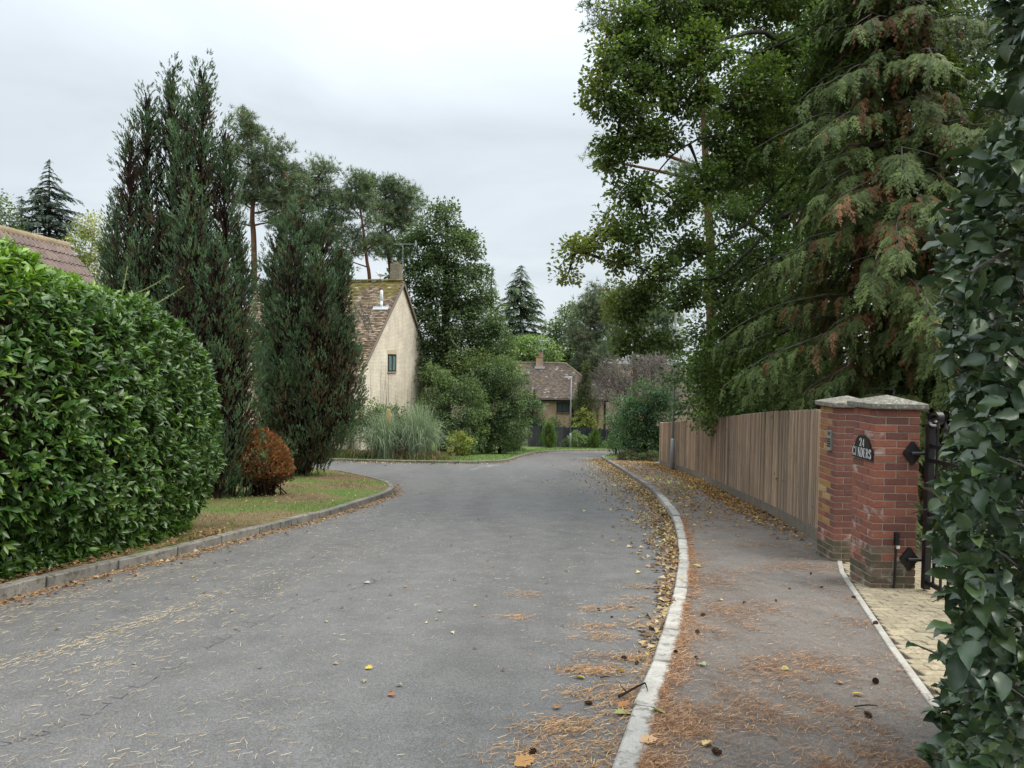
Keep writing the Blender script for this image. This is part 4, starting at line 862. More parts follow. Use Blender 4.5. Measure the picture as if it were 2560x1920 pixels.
T_LAU4 = np.array([[0, 0, 0], [0, .5, -.05], [0, 1, -.16], [-.5, .5, .05], [.5, .5, .05]]); F_LAU4 = tri([[0, 1, 3], [0, 4, 1], [1, 2, 3], [1, 4, 2]])
def tuft(n, seed, up=.35, w_=.09):
    r = np.random.default_rng(seed); V, F = [], []
    for i in range(n):
        d = unit(np.array([*r.normal(size=2), abs(r.normal()) * .6 + up])); d = d[[0, 2, 1]]; s = unit(np.cross(d, r.normal(size=3))) * w_ / 2; b = np.array([0, r.uniform(-.3, .1), 0]); L = r.uniform(.7, 1.05)
        V += [b - s, b + s, b + d * L]; F.append([3 * i, 3 * i + 1, 3 * i + 2])
    return np.array(V), np.array(F)
def plume(n, seed, spread=.30, w_=.075):
    r = np.random.default_rng(seed); V, F = [], []
    for i in range(n):
        y = r.uniform(0, .78) if i else .62; th = r.uniform(0, 6.28); tilt = r.uniform(.15, .8) * (1 - y * .6); L = r.uniform(.26, .42) * (1.1 - y * .55)
        ra = np.array([math.cos(th), 0, math.sin(th)]); d = ra * math.sin(tilt) + np.array([0, math.cos(tilt), 0]); b = ra * spread * .35 * (1 - y) * r.uniform(0, 1) + np.array([0, y, 0]); s = unit(np.cross(d, r.normal(size=3))) * w_ * r.uniform(.7, 1.2) / 2
        V += [b - s, b + s, b + d * L]; F.append([3 * i, 3 * i + 1, 3 * i + 2])
    return np.array(V), np.array(F)
def frond(seed, k=7):
    r = np.random.default_rng(seed); V, F = [], []
    def kite(b, d, L, w_, nrm):
        s = unit(np.cross(d, nrm)) * w_ / 2; i = len(V); V.extend([b + d * L * .12 - s, b + d * L * .12 + s, b + d * L]); F.append([i, i + 1, i + 2])
    kx = r.uniform(-.25, .25); pt = lambda y: np.array([kx * y * y, y, -.38 * y * y])
    for i in range(k):
        y = .06 + i * (.86 / k)
        for s in (-1, 1):
            if r.random() < .12: continue
            b = pt(y + (.05 if s > 0 else 0)); L = (.36 - .25 * y) * r.uniform(.5, 1.35); a = r.uniform(.45, .95); d = unit(np.array([s * math.sin(a), math.cos(a), r.uniform(-.5, .1) - .3 * y])); nrm = np.array([0, .1, 1.])
            kite(b, d, L, .085, nrm); b2 = b + d * L * .42; d2 = unit(d + np.array([-s * .75, .6, -.05])); kite(b2, d2, L * .55, .07, nrm)
            if y < .6: kite(b + d * L * .3, unit(d + np.array([s * .35, -.75, -.2])), L * .42, .065, nrm)
    kite(pt(.85), unit(np.array([0, 1, -.5])), .2, .07, np.array([0, .1, 1.])); kite(pt(0), np.array([0, 1., -.2]), .8, .03, np.array([0, 0, 1.]))
    return np.array(V), np.array(F)
PLUMES = [plume(9, s, .3, .11) for s in range(4)]; FRONDS = [frond(s) for s in range(6)]; TUFTS = [tuft(8, s, w_=.12) for s in range(3)]
def pick(pal, n, wts=None):
    pal = np.array(pal, float); i = rng.choice(len(pal), n, p=None if wts is None else np.array(wts) / np.sum(wts)); return pal[i]
def blob(px, py, rx, ry, Y, rd=None):
    s = K * Y / FPX; return (at(px, py, Y), np.array([rx * s, (rd if rd else (rx + ry) / 2 * s), ry * s]))
def clumps(blobs, dens, inner=.55, lumpf=1.0):
    Cs, Os = [], []
    for bi, (c, r) in enumerate(blobs):
        a, b, d = r; area = 4 * np.pi * (((a * b) ** 1.6 + (a * d) ** 1.6 + (b * d) ** 1.6) / 3) ** (1 / 1.6); n = max(4, int(area * dens))
        u = unit(rng.normal(size=(n, 3))); f = inner + (1 - inner) * rng.random(n) ** .55; f = f * (1 + .2 * lump(u * 2.2 + bi * 3.3, lumpf, bi))
        p = c + u * r * f[:, None]; keep = np.ones(n, bool)
        for bj, (c2, r2) in enumerate(blobs):
            if bj != bi: keep &= ~((np.linalg.norm((p - c2) / r2, axis=1) < .6) & (rng.random(n) < .8))
        Cs.append(p[keep]); Os.append(unit(u / r)[keep])
    return np.concatenate(Cs), np.concatenate(Os)
def leaves(mb, C_, O_, per, cr_, L, W, pal, wts=None, T=T_LEAF, F=F_LEAF, flat=.6, droop=.25, jit=.28, tips=None, upn=.8, cullback=.35):
    n = len(C_); per_i = rng.poisson(per, n); idx = np.repeat(np.arange(n), per_i)
    if cullback:
        tc_ = unit(CAMP - C_); k = ((O_ * tc_).sum(1)[idx] > -.45) | (rng.random(len(idx)) > cullback); idx = idx[k]
    m = len(idx); sz = cr_ * rng.uniform(.6, 1.3, n)[idx][:, None]
    off = np.clip(rng.normal(size=(m, 3)), -1.35, 1.35) * sz * .6; off[:, 2] *= flat
    pos = C_[idx] + off; y = unit(O_[idx] * .55 + unit(off) * .7 + rng.normal(size=(m, 3)) * .5 + np.array([0, 0, -droop])); nn_ = unit(np.array([0, 0, upn]) + O_[idx] * .5 + rng.normal(size=(m, 3)) * .5)
    base = pick(pal, n, wts); col = base[idx] * np.exp(rng.normal(0, jit, (m, 1)))
    col = col * np.exp(rng.normal(0, .12, (n, 1)))[idx]
    if tips is not None:
        tcol, fn = tips; a = np.clip(fn(pos), 0, 1)[:, None] * rng.uniform(.3, 1, (m, 1)); col = col * (1 - a) + np.array(tcol) * a
    s = rng.uniform(.7, 1.25, m); mb.add(*scatter(T, F, pos, frames(y, nn_), np.stack([W * s, L * s, L * s], 1), col))
def bezlimb(a, b, sag=.1, n=7, wob=.04):
    a, b = np.array(a), np.array(b); t = np.linspace(0, 1, n)[:, None]; L = np.linalg.norm(b - a); m_ = (a + b) / 2 + np.array([0, 0, sag * L]) + rng.normal(0, wob * L, 3)
    return (1 - t) ** 2 * a + 2 * t * (1 - t) * m_ + t * t * b
def limbs_to(mb, nodes, C_, nmax, r0=.05, r1=.012, sag=.08, col=None):
    nodes = np.array(nodes); k = rng.permutation(len(C_))[:nmax]; P = []
    for i in k:
        c = C_[i]; d = np.linalg.norm(nodes - c, axis=1) + np.maximum(0, nodes[:, 2] - c[2]) * .8; P.append(bezlimb(nodes[np.argmin(d)], c, sag, 6))
    if P:
        P = np.array(P); L = np.linalg.norm(P[:, -1] - P[:, 0], axis=1); R0_ = np.clip(L * .012, .01, r0); R = R0_[:, None] * np.linspace(1, .3, 6)[None]; V, F = tubes_v(P, R, 4); mb.add(V, F)
def gbase(p): return np.array([p[0], p[1], float(zg(p[0], p[1]))])
def broadleaf(name, label, base, blobs, dens, per, cr_, L, W, pal, wts=None, trunk_r=.2, group=None, cat='tree', bark=None, T=T_LEAF, F=F_LEAF, nl=60, trunk_top=None, extra_limbs=(), lean=.0, leafmat_=None, **kw):
    base = np.array(base, float); base[2] = float(zg(base[0], base[1])) - .05 if len(base) > 2 and base[2] < 900 else base[2]
    t = thing(name, label, cat, base, group); C_, O_ = clumps(blobs, dens * 2.1); per = per * 1.7; mb = MB(); bark = bark or M_BARK
    top = np.array(trunk_top) if trunk_top is not None else max((b[0] for b in blobs), key=lambda c: c[2]); P = catmull(np.array([base, base + (top - base) * [.2, .2, .4] + rng.normal(0, .1, 3) * [1, 1, 0], base + (top - base) * [.6, .6, .7], top]), 6)
    mb.tube(P, np.linspace(trunk_r, trunk_r * .18, len(P)), 10); part(mb, 'trunk', bark, t, True); nodes = [p for p in P[len(P) // 4:]]
    mb = MB()
    for b in blobs:
        d = np.linalg.norm(np.array(nodes[:len(P)]) - b[0], axis=1) + np.maximum(0, np.array(nodes[:len(P)])[:, 2] - b[0][2] + .3) * 2; q = bezlimb(nodes[int(np.argmin(d[:len(P) - len(P) // 4]))], b[0], .12, 9); L_ = np.linalg.norm(q[-1] - q[0])
        if L_ > .3: mb.tube(q, np.linspace(min(trunk_r * .45, .02 + L_ * .018), .012, 9), 6, cap=False); nodes += list(q[4:])
    for q, r0, r1 in extra_limbs: mb.tube(q, np.linspace(r0, r1, len(q)), 8); nodes += list(q[len(q) // 3:])
    limbs_to(mb, nodes, C_, nl)
    if mb.V: part(mb, 'limbs', bark, t, True)
    mb = MB(); leaves(mb, C_, O_, per, cr_, L, W, pal, wts, T, F, **kw); part(mb, 'crown', leafmat_ or M_LEAF, t)
    return t
# greens (real leaf albedos)
G1 = [(.055, .095, .025), (.045, .08, .024), (.075, .115, .03), (.04, .07, .028), (.09, .12, .035)]
GD = [(.03, .055, .025), (.04, .07, .03), (.025, .048, .022), (.05, .08, .03)]
GP = [(.095, .14, .05), (.12, .165, .06), (.08, .12, .045), (.14, .17, .07)]
GREY = [(.08, .10, .06), (.066, .086, .053), (.095, .115, .07), (.06, .076, .044)]

# ================================================================== LEFT FOREGROUND: LAUREL HEDGE
hdir = np.array([math.sin(R_(7.5)), math.cos(R_(7.5)), 0]); hout = np.array([hdir[1], -hdir[0], 0])
def hedge_points(n, cen, A, B, Cz, e, zmin, keepf):
    u = unit(rng.normal(size=(n, 3)) * [1, 1, 1]); s = (np.abs(u[:, 0] / A) ** e + np.abs(u[:, 1] / B) ** e + np.abs(u[:, 2] / Cz) ** e) ** (-1 / e); q = u * s[:, None]
    g = np.sign(q) * np.abs(q / [A, B, Cz]) ** (e - 1) / [A, B, Cz]; nrm = unit(g); return q, nrm
HC = np.array([-5.87, 7.3, 0]); HC[2] = float(zg(0, 6.9)) + 1.58; HA, HB, HZ = 3.75, 1.66, 1.62
q, nr3 = hedge_points(190000, None, HA, HB, HZ, 3.2, 0, None)
wt = np.linalg.norm(q, axis=1) ** 2; k = rng.random(len(q)) < wt / wt.max(); q, nr3 = q[k], nr3[k]
W3 = lambda v: v[:, :1] * hdir + v[:, 1:2] * hout + v[:, 2:3] * np.array([0, 0, 1.])
hp = HC + W3(q); hn = W3(nr3)
# a sheared hedge: fuller in the middle, tucked in at the foot, sinking with the street
lowf = np.clip((-.55 - q[:, 2] / HZ) / .45, 0, 1); hp += hout * (np.clip(-q[:, 2] / HZ, 0, 1) ** 3 * np.maximum(0, .93 * HB - q[:, 1]) * .85 * (q[:, 1] > .25 * HB))[:, None]; hp[:, 2] += -SLOPE * (hp[:, 1] - 6.9) * .9
hp[:, 2] += np.clip((9.0 - hp[:, 1]) * .10, -.12, .5) * (q[:, 2] > 0) * (q[:, 2] / HZ)
hp += hn * (lump(hp, 1.7, 4) * .07 + lump(hp, 4.5, 5) * .04)[:, None]
vis_ = ((hn * unit(CAMP - hp)).sum(1) > -.25) & (hp[:, 1] > 2.9) & (q[:, 1] > -1.2)
hp, hn = hp[vis_], hn[vis_]
hedge = thing('laurel_hedge', 'large clipped cherry laurel hedge with glossy leaves bulging over the left kerb', 'hedge', (HC[0], HC[1], float(zg(0, 6.9))))
hp0 = hp.copy()
sh = rng.permutation(len(hp))[:9200]; c0, n0 = hp[sh], hn[sh]          # shoots, each with a whorl of leaves
depth = rng.random(len(c0)) ** 1.5 * .22; c0 = c0 - n0 * depth[:, None]
per = rng.integers(5, 9, len(c0)); idx = np.repeat(np.arange(len(c0)), per); m = len(idx)
sd_ = unit(n0 * .9 + np.array([0, 0, .55]) + rng.normal(0, .25, n0.shape)); ph = rng.random(m) * 6.28
e1 = unit(np.cross(sd_, rng.normal(size=sd_.shape))); e2 = np.cross(sd_, e1); rad_ = e1[idx] * np.cos(ph)[:, None] + e2[idx] * np.sin(ph)[:, None]
opn = rng.uniform(.35, 1.5, m)[:, None]; ly = unit(sd_[idx] * 1.0 / (.4 + opn) + rad_ * opn + np.array([0, 0, -.18])); ln = unit(sd_[idx] * 1.0 - rad_ * .25 + np.array([0, 0, .35]) + rng.normal(0, .25, (m, 3)))
pos = c0[idx] - sd_[idx] * rng.uniform(0, .09, m)[:, None] + rad_ * .01
young = np.clip((hp[sh][:, 2] - HC[2] - 1.02 + .25 * lump(c0, 1.3, 6)) * 2.6 + n0[:, 2] * .9 - .55, 0, 1)[idx] * rng.uniform(.4, 1.1, m) * (depth[idx] < .16)
young = np.clip(young + (rng.random(len(c0)) > .94)[idx] * .6, 0, 1)[:, None]
lc = pick([(.038, .080, .016), (.050, .098, .019), (.031, .066, .015), (.06, .11, .022)], m) * np.exp(rng.normal(0, .22, (m, 1))); lc = lc * (1 - young) + np.array([.135, .225, .035]) * np.exp(rng.normal(0, .18, (m, 1))) * young
dead = rng.random(m) > .9985; lc[dead] = (.4, .26, .05)
ls = rng.uniform(.75, 1.25, m); LS = np.stack([.043 * ls, .104 * ls, .104 * ls], 1); LM = frames(ly, ln)
dist = np.linalg.norm(pos - CAMP, axis=1); pz = (pos - CAMP) @ _F; pxx = 1280 + FPX * ((pos - CAMP) @ _R) / pz
cand = np.where((pxx > 10) & (depth[idx] < .035) & ((hn[sh][idx] * unit(CAMP - pos)).sum(1) > .2))[0]; score = ls[cand] / dist[cand]; big = cand[np.argsort(-score)[:300]]
LME = [make_mesh('leaf', T_LAU * [.043, .104, .104], [F_LAU], M_LAUREL, np.tile(c, (8, 1)), True) for c in ((.034, .082, .017), (.046, .1, .02), (.13, .22, .035))]
hl0 = np.array(hedge.location)
for i in big:
    Mx = Matrix(((*LM[i][0], 0), (*LM[i][1], 0), (*LM[i][2], 0), (0, 0, 0, 1))); c = 2 if young[i, 0] > .45 else int(rng.integers(0, 2))
    link('leaf', LME[c], hedge, M=Matrix.Translation(pos[i] - hl0) @ Mx @ Matrix.Diagonal((ls[i], ls[i], ls[i], 1)))
ot = np.ones(m, bool); ot[big] = False; mb = MB(); mb.add(*scatter(T_LAU4, F_LAU4, pos[ot], LM[ot], LS[ot], lc[ot])); o = part(mb, 'foliage', M_LAUREL, hedge, True); o['kind'] = 'stuff'
# inside the hedge: stems, and an added dark hull standing in for deep shade
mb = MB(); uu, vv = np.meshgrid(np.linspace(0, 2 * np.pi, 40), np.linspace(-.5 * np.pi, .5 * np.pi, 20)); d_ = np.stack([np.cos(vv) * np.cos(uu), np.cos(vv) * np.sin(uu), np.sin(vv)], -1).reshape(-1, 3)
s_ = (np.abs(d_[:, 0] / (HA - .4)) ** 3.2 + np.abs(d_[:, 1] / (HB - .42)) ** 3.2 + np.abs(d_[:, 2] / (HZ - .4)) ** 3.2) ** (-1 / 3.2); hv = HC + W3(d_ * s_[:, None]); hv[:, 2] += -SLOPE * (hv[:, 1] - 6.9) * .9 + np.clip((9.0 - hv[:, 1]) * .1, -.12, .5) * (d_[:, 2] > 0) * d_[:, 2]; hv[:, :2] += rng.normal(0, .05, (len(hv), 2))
i, j = np.meshgrid(np.arange(19), np.arange(39), indexing='ij'); o_ = (i * 40 + j).ravel(); mb.add(hv, np.stack([o_, o_ + 1, o_ + 41, o_ + 40], 1)); part(mb, 'inner_dark_hull', M_DARKTWIG, hedge)
mb = MB()
for i in range(40):
    a = HC + hdir * rng.uniform(-3.2, 3.0) + hout * rng.uniform(-.3, .75); a[2] = float(zg(a[0], a[1])) + .05; b = a + hout * rng.normal(.05, .1) + hdir * rng.normal(0, .3) + np.array([0, 0, rng.uniform(.5, 1)]); mb.tube(bezlimb(a, b, .05), np.linspace(.022, .01, 7), 5, cap=False)
part(mb, 'stem', M_BARK, hedge)
# two thorny shoots poking out above the hedge
shoot = thing('bramble_shoot', 'two thin pale shoots poking above the laurel hedge in front of the conifer', 'shoots', at(300, 640, 9.3))
mb = MB()
for a, b in (((288, 636), (360, 597)), ((340, 655), (398, 618)), ((262, 640), (275, 575))):
    P = bezlimb(at(*a, 9.2), at(*b, 9.4), -.05, 10); mb.tube(P, np.linspace(.009, .004, 10), 5, (.14, .15, .07)); 
    for p in P[2:]:
        n_ = 3; mb.add(*scatter(T_LEAF, F_LEAF, np.tile(p, (n_, 1)), frames(unit(rng.normal(size=(n_, 3))), unit(rng.normal(size=(n_, 3)))), np.tile([.015, .035, .03], (n_, 1)), np.tile([.13, .17, .06], (n_, 1))))
part(mb, 'stems', M_LEAF, shoot)

# ================================================================== RIGHT FOREGROUND: HOLLY HEDGE
holly = thing('holly_hedge', 'tall dark holly hedge with big glossy leaves close on the right of the footway', 'hedge', (2.7, 3.2, float(zg(0, 3.2))))
n = 13500; z = rng.uniform(-.42, 4.0, n); y = rng.uniform(2.35, 3.75, n)
edge = 2.10 + .05 * np.sin(z * 2.1 + 1) + .10 * np.exp(-((z - 3.3) / .9) ** 2) - .10 * np.exp(-((z + .2) / .5) ** 2) + .06 * np.sin(z * 5.3) + .10 * np.sin(z * 11 + y * 7) * rng.random(n) + .10 * lump(np.stack([z, y, z * 0], 1), 2.3, 1) * .5
yend = 3.42 + .05 * np.sin(z * 3.3)
x = edge + (y - 3.3) * .56 + np.abs(rng.normal(0, .22, n)) ; x += np.where(y > yend, (y - yend) * 1.2, 0)
hpz = np.stack([x, y, z], 1); keep = (x < 3.1 + .15 * (z > 2.2)) ; hpz = hpz[keep]; n = len(hpz)
sdh = unit(np.array([-.75, -.35, .25]) + rng.normal(0, .55, (n, 3)))
per = rng.integers(2, 5, n) if False else np.full(n, 1)
L_ = np.clip(rng.normal(.066, .022, n), .025, .115); ly = unit(sdh + rng.normal(0, .55, (n, 3)) + np.array([0, 0, -.25])); ln = unit(np.array([-.35, -.25, .95]) + rng.normal(0, .55, (n, 3)))
hcol = pick([(.034, .060, .028), (.042, .072, .03), (.028, .05, .026), (.055, .084, .028)], n) * np.exp(rng.normal(0, .2, (n, 1)))
hcol[rng.random(n) > .985] = (.13, .16, .05); hcol[rng.random(n) > .996] = (.35, .22, .1)
HM = frames(ly, ln); HS = np.stack([L_ * rng.uniform(.5, .68, n), L_, L_], 1)
pz = (hpz - CAMP) @ _F; hpx = 1280 + FPX * ((hpz - CAMP) @ _R) / pz; hpy = 960 - FPX * ((hpz - CAMP) @ _U) / pz
cand = np.where((hpx > 2250) & (hpx < 2560) & (hpy > 0) & (hpy < 1920))[0]; outer = (x[keep] - edge[keep] - (y[keep] - 3.3) * .56)[cand]
sc_ = L_[cand] / pz[cand] - outer * .12; big = cand[np.argsort(-sc_)[:300]]
HME = [make_mesh('leaf', T_HOL * [.6, 1, 1], [F_HOL], M_HOLLY, np.tile(c, (13, 1)), True) for c in ((.028, .052, .024), (.036, .064, .026), (.046, .075, .025))]
b0 = np.array(holly.location)
for i in big:
    Mx = Matrix(((*HM[i][0], 0), (*HM[i][1], 0), (*HM[i][2], 0), (0, 0, 0, 1))); link('leaf', HME[int(rng.integers(0, 3))], holly, M=Matrix.Translation(hpz[i] - b0) @ Mx @ Matrix.Diagonal((L_[i], L_[i], L_[i], 1)))
dp_ = x[keep] - edge[keep] - (y[keep] - 3.3) * .56; ot = np.ones(n, bool); ot[big] = False; inn = ot & (dp_ > .2); ot &= ~inn; mb = MB(); mb.add(*scatter(T_HOL, F_HOL, hpz[ot], HM[ot], HS[ot], hcol[ot])); mb.add(*scatter(T_LAU4, F_LAU4, hpz[inn], HM[inn], HS[inn], hcol[inn])); o = part(mb, 'foliage', M_HOLLY, holly, True); o['kind'] = 'stuff'
mb = MB(); P = []
for i in range(420):
    a = hpz[rng.integers(0, n)]; b = a + np.array([rng.uniform(.15, .5), rng.normal(0, .12), rng.uniform(-.3, .1)]); P.append(bezlimb(b, a, .05, 6, .08))
spr = MB()
for i in range(110):   # sprigs reaching out of the clipped face
    a = hpz[rng.integers(0, n)]; d = unit(np.array([-.8, -.15, rng.uniform(-.2, .6)]) + rng.normal(0, .3, 3)); b = a + d * rng.uniform(.08, .24); P.append(bezlimb(a - d * .2, b, .03, 6, .05)); q = int(rng.integers(4, 9)); f = rng.random(q)[:, None]; pp = a + (b - a) * f; lr = rng.uniform(.04, .085, q)
    spr.add(*scatter(T_HOL, F_HOL, pp, frames(unit(d + rng.normal(0, .7, (q, 3))), unit(np.array([-.3, -.3, .9]) + rng.normal(0, .5, (q, 3)))), np.stack([lr * .58, lr, lr], 1), pick([(.03, .055, .024), (.04, .066, .026), (.05, .075, .025)], q)))
part(spr, 'sprigs', M_HOLLY, holly, True)['kind'] = 'stuff'
P = np.array(P); V, F = tubes_v(P, np.linspace(1, .35, 6)[None] * rng.uniform(.004, .009, len(P))[:, None], 5); mb.add(V, F); part(mb, 'twigs', M_TWIG, holly)
mb = MB()
for i in range(14):
    a = np.array([rng.uniform(2.7, 3.05), rng.uniform(2.6, 3.3), -.4]); b = a + np.array([rng.uniform(-.05, .2), rng.normal(0, .15), rng.uniform(2.0, 3.4)]); mb.tube(bezlimb(a, b, .02, 9), np.linspace(.035, .012, 9), 7, cap=False)
part(mb, 'stem', M_BARK, holly)
mb = MB()   # clusters of pale flower buds in the leaf joints
for i in rng.permutation(n)[:70]:
    for j in range(9):
        c = hpz[i] + np.array([.03, 0, 0]) + rng.normal(0, .014, 3); mb.tube([c - [0, 0, .004], c, c + [0, 0, .004]], [.001, .0045, .001], 5, (.42, .37, .22))
part(mb, 'flower_buds', M_LITTER, holly)['kind'] = 'stuff'

# ================================================================== DARK UPRIGHT CONIFERS (left)
M_CYP = leafmat('cypress_spray', .65, .22, .22, 0, 1.85)
def lobe(px, top, bot, hw, Y, e=.8):
    s = K * Y / FPX; a = at(px, bot, Y); b = at(px, top, Y); return dict(b=np.array([a[0], Y, a[2]]), h=b[2] - a[2], tx=b[0] - a[0], r=hw * s, e=e)
def lobe_r(l, t): return l['r'] * np.minimum(1, (np.clip(t, 0, 1) / .3) ** .55) * (np.clip((1 - t) / .7, 0, 1) ** l['e'] * (t > .3) + (t <= .3))
def cypress(name, label, lobes, n, base, pal, size=.42, trunk_r=.18, brown=.2, hull=True, group=None, cat='conifer', stems=None):
    t_ = thing(name, label, cat, gbase(base), group); A = np.array([l['h'] * l['r'] for l in lobes]); cnt = (n * A / A.sum()).astype(int); PS, OS = [], []
    for li, l in enumerate(lobes):
        k = cnt[li]; t = rng.random(int(k * 1.6)); t = t[rng.random(len(t)) < .25 + .75 * lobe_r(l, t) / l['r']][:k]; k = len(t); th = rng.random(k) * 6.28; r = lobe_r(l, t) * (1 - .28 * rng.random(k) ** 2)
        cs = np.stack([np.cos(th), np.sin(th), th * 0], 1); p = l['b'] + np.stack([l['tx'] * t, 0 * t, l['h'] * t], 1); rr = r * (1 + .22 * (t < .9) * lump(np.stack([np.cos(th) * 1.2, np.sin(th) * 1.2, t * l['h'] * .9], 1) + li, 1.6, li)); q = p + cs * rr[:, None]
        keep = np.ones(k, bool)
        for lj, m_ in enumerate(lobes):
            if lj == li: continue
            tt = (q[:, 2] - m_['b'][2]) / m_['h']; d = np.linalg.norm(q[:, :2] - (m_['b'][:2] + np.stack([m_['tx'] * tt, tt * 0], 1)), axis=1); keep &= ~((tt > 0) & (tt < 1) & (d < .72 * lobe_r(m_, np.clip(tt, 0, 1))))
        PS.append(q[keep]); OS.append(cs[keep])
    P_, O_ = np.concatenate(PS), np.concatenate(OS)
    k = ((O_ * unit((CAMP - P_) * [1, 1, 0])).sum(1) > -.35) | (rng.random(len(P_)) > .85); P_, O_ = P_[k], O_[k]; m = len(P_)
    k = 26; ns = max(20, m // k); sub_ = rng.permutation(m)[:ns]; S0, SO = P_[sub_], O_[sub_]; sh_ = size * rng.uniform(1.8, 3.8, ns); sr_ = sh_ * rng.uniform(.2, .3, ns); ax_ = unit(SO * rng.uniform(.05, .4, (ns, 1)) + np.array([0, 0, 1.]) + rng.normal(0, .08, (ns, 3)))
    si = np.repeat(np.arange(ns), k); m = len(si); t = rng.random(m) ** .85; th = rng.random(m) * 6.28; e1 = unit(np.cross(ax_, SO + [0, 0, .01])); e2 = np.cross(e1, ax_); rd = e1[si] * np.cos(th)[:, None] + e2[si] * np.sin(th)[:, None]
    rr = sr_[si] * np.minimum(1, (t / .3) ** .6) * np.clip((1 - t) / .7, 0, 1) ** .8; P_ = S0[si] + ax_[si] * (sh_[si] * (t - .45))[:, None] + rd * rr[:, None]; O2 = unit(rd + SO[si] * .6)
    y = unit(O2 * rng.uniform(.1, .6, (m, 1)) + ax_[si] * 1.1 + rng.normal(0, .15, (m, 3))); nn_ = unit(O2 + rng.normal(0, .3, (m, 3))); s = size * rng.uniform(.45, 1.0, m) * (1.15 - .4 * t)
    kb = .5 * lump(S0, .9, 7) + .5 * lump(S0, 2.7, 8); hf = np.clip((S0[:, 2] - base[2]) / 7, 0, 1); bs = kb + rng.normal(0, .35, ns) - .45 * hf > 1 - 2.6 * brown
    col = (pick(pal, ns) * np.exp(rng.normal(0, .2, (ns, 1))))[si] * np.exp(rng.normal(0, .16, (m, 1))) * (.8 + .35 * t)[:, None]; br = bs[si] & (rng.random(m) > .22) | (rng.random(m) < .05) | ((t < .2) & (rng.random(m) < .25)); col[br] = pick([(.066, .046, .028), (.082, .058, .032), (.056, .05, .03)], br.sum()) * np.exp(rng.normal(0, .2, (br.sum(), 1)))
    mb = MB(); w_ = rng.integers(0, 4, m)
    for j in range(4):
        q = w_ == j; T, F = PLUMES[j]; shade = np.ones(len(T)); mb.add(*scatter(T, F, P_[q], frames(y[q], nn_[q]), s[q], col[q], shade))
    for li, l in enumerate(lobes):   # dead brown foliage deeper inside
        k2_ = int(n * .11 * A[li] / A.sum()); t2 = rng.random(k2_) * .92; th2 = rng.random(k2_) * 6.28; r2 = lobe_r(l, t2) * rng.uniform(.35, .78, k2_); d2 = np.stack([np.cos(th2), np.sin(th2), 0 * th2], 1); p2 = l['b'] + np.stack([l['tx'] * t2, 0 * t2, l['h'] * t2], 1) + d2 * r2[:, None]
        T, F = PLUMES[li % 4]; mb.add(*scatter(T, F, p2, frames(unit(d2 * .35 + [0, 0, 1] + rng.normal(0, .2, (k2_, 3))), d2 + rng.normal(0, .3, d2.shape)), size * rng.uniform(.9, 1.7, k2_), pick([(.04, .03, .02), (.03, .034, .022), (.05, .035, .022)], k2_)))
    part(mb, 'crown', M_CYP, t_)
    mb = MB()
    for l in lobes:   # bare brown wood inside each leader
        tt = np.linspace(0, .97, 9); P2 = l['b'] + np.stack([l['tx'] * tt, 0 * tt, l['h'] * tt], 1); P2 = P2 + rng.normal(0, .03, P2.shape); mb.tube(P2, np.linspace(trunk_r * .35, .01, 9), 6)
        k = int(50 * l['h']); tt = rng.random(k) * .95; p0 = l['b'] + np.stack([l['tx'] * tt, 0 * tt, l['h'] * tt], 1); th = rng.random(k) * 6.28; r = lobe_r(l, tt) * .68; p1_ = p0 + np.stack([np.cos(th) * r, np.sin(th) * r, r * .9 + .2], 1); P3 = p0[:, None] + (p1_ - p0)[:, None] * np.linspace(0, 1, 4)[None, :, None]; V, F = tubes_v(P3, np.tile(np.linspace(.022, .008, 4), (k, 1)), 3); mb.add(V, F)
        if hull:
            tt = np.linspace(.02, .8, 10); th = np.linspace(0, 6.2832, 13)[:-1]; rr = lobe_r(l, tt)[:, None] * .66 * (1 + .1 * rng.normal(size=(10, 12))); c = l['b'] + np.stack([l['tx'] * tt, 0 * tt, l['h'] * tt], 1)
            V = c[:, None] + np.stack([rr * np.cos(th), rr * np.sin(th), 0 * rr], -1); i, j = np.meshgrid(np.arange(9), np.arange(12), indexing='ij'); F = np.stack([i * 12 + j, i * 12 + (j + 1) % 12, (i + 1) * 12 + (j + 1) % 12, (i + 1) * 12 + j], -1).reshape(-1, 4); mb.add(V.reshape(-1, 3), F)
    part(mb, 'branches', M_DARKTWIG, t_)
    mb = MB()
    for a, b, r0 in (stems or [(gbase(base), lobes[0]['b'] + [0, 0, lobes[0]['h'] * .5], trunk_r)]): mb.tube(bezlimb(a, b, .02, 8), np.linspace(r0, r0 * .5, 8), 9)
    part(mb, 'trunk', M_BARK, t_, True); return t_
CY = [(.054, .090, .050), (.044, .076, .045), (.064, .104, .054), (.054, .078, .038), (.072, .112, .060)]
b1_ = ground_at(470, 1078); Y1 = b1_[1]
L1 = [lobe(437, 136, 900, 82, Y1, .82), lobe(372, 152, 900, 80, Y1 + .2, .8), lobe(318, 192, 820, 68, Y1 + .1, .85), lobe(282, 280, 960, 60, Y1 - .2, .75), lobe(405, 215, 900, 80, Y1 - .2, .8), lobe(250, 440, 940, 36, Y1), lobe(486, 270, 900, 64, Y1 + .1, .75), lobe(515, 480, 960, 46, Y1), lobe(420, 430, 960, 92, Y1 - .9, .9), lobe(345, 450, 960, 80, Y1 - .8, .9), lobe(300, 520, 960, 55, Y1 - 1.0), lobe(470, 520, 1000, 70, Y1 - .9), lobe(395, 560, 900, 60, Y1 - 1.25), lobe(510, 610, 1000, 54, Y1 - .5), lobe(500, 770, 1082, 66, Y1 - .3, .7), lobe(470, 800, 1085, 50, Y1 - .8, .7), lobe(400, 380, 1040, 120, Y1 + .3)]
